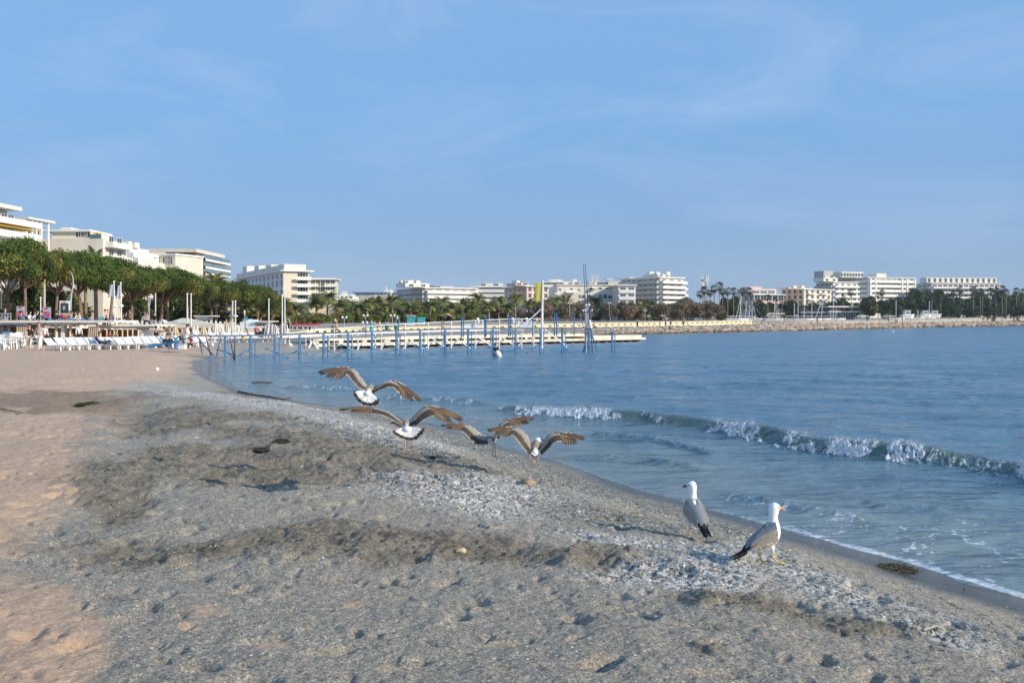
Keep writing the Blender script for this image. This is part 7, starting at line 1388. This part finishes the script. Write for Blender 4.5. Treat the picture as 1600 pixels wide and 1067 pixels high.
def gull_flying(label, d, body, head, tail, wings, legs=(), arm=(.25,.225,.19), hand=(.125,.082,.05), prim=DBR, tailcol=True, looks=None, hw=.055, leg_col=(.62,.36,.30), dyt=-.16, headcol=(.34,.325,.31), hr=1.0, dyh=.26, fan=True):
    c = W(*body, d)
    def P(px, py, dy=0): return W(px, py, d+dy)-c
    mb = MB(); b0 = P(*tail[0], dyt*.6); b1 = P(*body, .0); h1 = P(*head, dyh)
    st = [(Vector(r_[:3]), r_[3], r_[4]) for r_ in spline([(*b0, .018, .014), (*b0.lerp(b1, .5), .04, .04), (*b1, hw, .055), (*b1.lerp(h1, .45), .055, .055), (*b1.lerp(h1, .75), .036*hr, .038*hr), (*h1, .032*hr, .034*hr), (*(h1+(h1-b1).normalized()*.03), .010, .012)], 5)]
    axis = (h1-b0).normalized(); latv = Vector((1,0,0)) if abs(axis.x) < .8 else Vector((0,1,0))
    def cf(u, a, j):
        if u > .7: return jit(headcol, .10)
        if a > .62: return jit(WHT_, .05)
        if u < .14: return jit((.55,.53,.49), .1)
        return jit(arm if gr.random() < .75 else (.36,.33,.29), .16)
    loft(mb, st, cf, 20, latv)
    # bill
    if looks is not None:
        bd = Vector(looks).normalized(); hc = h1; mb.col = jit(BEAKD.name and (.06,.05,.045), .1); mb.tube([hc+bd*.022, hc+bd*.05, hc+bd*.072+Vector((0,0,-.006))], [.012, .009, .003], 8)
    for w_ in wings:
        LE = spline([(*P(q[0], q[1], q[2] if len(q) > 2 else .05),) for q in w_['le']], 5); TE = spline([(*P(q[0], q[1], q[2] if len(q) > 2 else -.10),) for q in w_['te']], 5)
        def at(Ls, s): x = s*(len(Ls)-1); i = min(int(x), len(Ls)-2); t = x-i; return Vector(Ls[i]*(1-t)+Ls[i+1]*t)
        wr = w_.get('wrist', .48); nu, nv = 34, 7; base = len(mb.v); grid = {}
        def pt(s, v, off=0.0):
            a = at(LE, s); b = at(TE, s); p = a.lerp(b, v); ch = b-a; sp = at(LE, min(1, s+.03))-at(LE, max(0, s-.03)); nn = sp.cross(ch); nn = nn.normalized() if nn.length > 1e-9 else Vector((0,0,1)); nn = nn if nn.z > 0 else -nn
            return p+nn*(.012*math.sin(math.pi*min(1, v*1.3+.05))+off), nn
        for layer in (0, 1):
            base = len(mb.v)
            for i in range(nu+1):
                for j in range(nv+1):
                    v = j/nv*(.60 if i/nu < wr else .60-.25*(i/nu-wr)/(1-wr)); mb.v.append(tuple(pt(i/nu*.985, v, .004 if layer == 0 else -.006)[0]))
            for i in range(nu):
                for j in range(nv):
                    s = i/nu; base_c = arm if s < wr-.04 else hand
                    if layer: c_ = (.42,.37,.31)
                    elif j == 0: c_ = PALE if gr.random() < .5 else base_c
                    elif (i+j*2) % 4 == 0: c_ = PALE
                    else: c_ = base_c
                    if s > .75 and not layer: c_ = prim
                    k = .75 if (j in (3, 6) and s < wr) else 1.0
                    mb.col = jit((c_[0]*k, c_[1]*k, c_[2]*k), .16); mb.face((base+i*(nv+1)+j, base+(i+1)*(nv+1)+j, base+(i+1)*(nv+1)+j+1, base+i*(nv+1)+j+1))
        # median coverts, secondaries, primaries
        for i in range(18):
            s = .03+(wr-.02)*i/17; a, nn = pt(s, .30, .006+.0004*i); b, _ = pt(min(.98, s+.015), .66, .006); feather(mb, a, b, .016, nn, jit(arm, .2), PALE)
        for i in range(14):
            s = wr+(.42)*i/13; a, nn = pt(min(.97, s), .15, .007+.0004*i); b, _ = pt(min(.98, s+.06), .60, .007); feather(mb, a, b, .014, nn, jit(hand, .2), jit(hand, .1))
        for i in range(17):
            s = .02+(wr)*i/16; a, nn = pt(s, .48, .002+.0004*i); b, _ = pt(min(.98, s+.01), 1.0, .0); feather(mb, a, b, .024, nn, jit(DBR, .25), None, PALE if gr.random() < .35 else (.30,.24,.19))
            feather(mb, a-nn*.001, a.lerp(b, 1.035), .019, nn, (.42,.37,.31))
        for i in range(11):
            t = i/10; s = wr+.03+(1-wr-.04)*t**.9; a, nn = pt(min(.95, wr+.02+(s-wr)*.62), .38-.22*t, .003+.0006*i); b = at(TE, min(1, s)); 
            if t > .75: b = at(TE, 1).lerp(at(LE, 1), (t-.75)*4*.9)
            cc = jit((hand[0]*.75, hand[1]*.72, hand[2]*.7), .15) if t < .5 else jit(prim, .2); feather(mb, a, b, .024-.005*t, nn, cc, (.30,.22,.15) if t < .6 else None)
    # tail fan
    if fan:
        tb = P(*tail[0], dyt); tips = [P(*q, dyt-.06) for q in tail[1:]]; ts = spline([tuple(t) for t in tips], 6); m_ = 13
        for i in range(m_):
            x = i/(m_-1)*(len(ts)-1); k = min(int(x), len(ts)-2); e_ = Vector(ts[k]*(1-(x-k))+ts[k+1]*(x-k)); off = Vector((0, -.0012*(6-abs(i-6)), .0))
            q0 = tb+(e_-tb)*.06; nn = Vector((0, -.85, .5)).normalized(); wdt = .021; feather(mb, q0+off, tb.lerp(e_, .80)+off, wdt, nn, WHT_ if i % 3 else (.72,.70,.66)); feather(mb, tb.lerp(e_, .62)+off+Vector((0,.001,0)), e_+off, wdt*.95, nn, BLKF if i % 2 else DBR, None, (.35,.30,.25) if i % 4 == 0 else None)
        mb.col = WHT_; mb.ball(tb.lerp(Vector(tips[len(tips)//2]), .12), .045, 12, .7)
    for (a, f_) in legs:
        A_ = P(*a, dyt*.4); B_ = P(*f_, dyt*.4-.01); mb.col = leg_col; mb.tube([A_, A_.lerp(B_, .5)+Vector((0,.006,0)), B_], [.008, .006, .005], 7); foot(mb, B_, (.1, -1), .85, leg_col)
    o = mb.build('gull', GULL, None, True); o.location = c; tag(o, label, 'gull')
    b_ = MB()
    if looks is not None:
        bd = Vector(looks).normalized(); sd_ = bd.cross(Vector((0,0,1))).normalized()
        for s in (-1, 1): b_.ball(h1+bd*.014+sd_*s*.026+Vector((0,0,.008)), .005, 8)
        b_.build('eyes', EYEM, o, True)
    else: bpy.data.meshes.remove(bpy.data.meshes.new('x'))
    return o
# two standing gulls
def stand_at(px, py, hpx): p = on_ground(px, py); return p, hpx/F*p.y/.455
p, s = stand_at(1196, 882, 97); gull_standing('grey backed gull with a bright yellow bill standing on shells, facing the sea', p, math.radians(12), s, math.radians(-14), False, [((-.035, .03, .10), (-.028, .03, .055), (-.012, .03, .0)), ((.04, -.028, .11), (.042, -.03, .065), (.085, -.03, .012))])
p, s = stand_at(1087, 840, 87); gull_standing('grey gull with a dark tipped bill standing farther left with its back turned, facing left', p, math.radians(104), s, math.radians(66), True, [((.0, .055, .11), (.0, .056, .06), (.01, .056, .006)), ((-.02, -.05, .10), (-.02, -.052, .05), (-.035, -.052, -.004))], (.60,.42,.26), look=1)
gull_flying('brown gull taking off at the upper left, wings raised, white tail fanned', 11.3, (577, 609), (580, 604), [(574, 612), (550, 613.5), (557, 625), (567.5, 632.5), (580, 634.5), (589, 632.5), (593.5, 628)], [
 dict(le=[(577,606),(567.5,595,.03),(557.5,581,.05),(547.5,574.5,.08),(534,573,.06),(517.5,576,.03),(495,581.3,-.02)], te=[(571,611,-.12),(560,606,-.12),(549,594,-.1),(541,586,-.08),(530,593,-.1),(511,590,-.1),(501,586,-.06)], wrist=.48),
 dict(le=[(580,609),(590,602.5,.03),(602.5,596,.05),(615,594.4,.06),(627.5,599,.04),(641,609,0),(660,625.6,-.06)], te=[(584,614,-.12),(597.5,609,-.13),(612,605,-.12),(621,612.5,-.12),(632.5,622,-.12),(644,627,-.12),(655.5,628,-.10)], wrist=.5)],
 [((564, 629), (563.5, 635.5)), ((571, 630), (571, 635))])
gull_flying('brown gull in the middle of the landing group, tail fanned and pink feet dangling', 9.9, (635, 664), (620, 660), [(636, 668), (612.5, 676), (626, 684), (639, 687.5), (652, 686), (665, 672.5)], [
 dict(le=[(631,665),(620,655,.02),(607.5,645,.04),(590,638.5,.06),(570,636.3,.08),(551,637,.06),(528,640.6,.02)], te=[(634,669,-.10),(622,661.5,-.12),(607.5,653,-.12),(590,647.5,-.12),(570,646.5,-.12),(551,644.5,-.10),(536,642,-.06)], wrist=.52),
 dict(le=[(637,663),(645,652,.03),(655,642,.05),(665,634.5,.08),(681,635,.06),(700,641,.02),(725,655,-.04)], te=[(639,667,-.12),(651,665,-.13),(664,656,-.12),(677.5,650.5,-.10),(689,656.5,-.12),(703,660.5,-.12),(720,659.5,-.10)], wrist=.48)],
 [((632, 684), (633.5, 703)), ((645, 684), (647, 700))], arm=(.26,.22,.18), hand=(.19,.115,.06), looks=(-1, .3, -.1), headcol=(.36,.35,.34), dyh=.12)
gull_flying('brown gull with stretched wings standing on one leg left of the last gull', 13.2, (764, 687.5), (774, 684), [(766, 690), (758, 692), (764, 695), (772, 694)], [
 dict(le=[(765,686),(749,676,.03),(738,667,.05),(727,662,.08),(711,661,.05),(700,662.5,.02),(688,664.8,-.02)], te=[(762,694,-.12),(744,694.5,-.14),(733,685,-.13),(723,675,-.12),(711,673,-.11),(699,670,-.1),(692,667,-.06)], wrist=.47),
 dict(le=[(771,684),(776,672,.1),(782,662,.14),(792,655.5,.18),(806,652.3,.2),(822,651,.2),(836.5,653.5,.2)], te=[(780,685,.0),(786,676,.02),(792,670,.04),(800,666,.06),(813,665,.1),(826,661.5,.12),(833,657,.15)], wrist=.45)],
 [((770, 692), (770, 711.5)), ((773, 692), (774, 712.5))], arm=(.28,.24,.20), hand=(.14,.09,.055), fan=False, hw=.075, headcol=(.5,.48,.45), dyh=.16, prim=(.06,.048,.04))
gull_flying('white headed brown gull with wings spread at the right of the landing group', 13.0, (835, 700), (841, 687), [(836, 705), (829, 710), (834, 714.5), (840, 713)], [
 dict(le=[(830,697),(825,683,.03),(817,673,.05),(805,668,.08),(790,666.5,.06),(776,667.5,.03),(760,671,-.02)], te=[(829,711,-.12),(818,701,-.14),(808,688,-.13),(800,680.5,-.12),(789.5,683,-.12),(776,680.5,-.1),(764.5,675,-.07)], wrist=.5),
 dict(le=[(843,699),(850.6,687,.03),(858.4,678,.05),(869,674.5,.08),(886.6,675.5,.06),(902,679,.02),(916,684,-.03)], te=[(846,711.5,-.12),(857,702,-.14),(867,692,-.13),(876,690,-.12),(885,695,-.12),(899,694,-.1),(911.6,688.5,-.07)], wrist=.48)],
 [((829, 710), (828.7, 724)), ((840, 710), (841, 726))], arm=(.26,.215,.175), hand=(.135,.085,.05), looks=(1, -.1, .05), headcol=(.84,.83,.80), hr=1.3, dyh=.05, leg_col=(.55,.28,.22))
# ---------------------------------------------------------------- sea air
mb = MB(); mb.box((-420, -30, -12), (760, 900, 62)); m = bpy.data.materials.new('sea_air'); m.use_nodes = True; n = m.node_tree.nodes; n.clear(); oo = n.new('ShaderNodeOutputMaterial'); pv = n.new('ShaderNodeVolumePrincipled'); pv.inputs['Color'].default_value = (.78,.86,1,1); pv.inputs['Density'].default_value = .00011; pv.inputs['Anisotropy'].default_value = .2; m.node_tree.links.new(pv.outputs[0], oo.inputs['Volume'])
o = mb.build('haze', m); tag(o, kind='stuff')
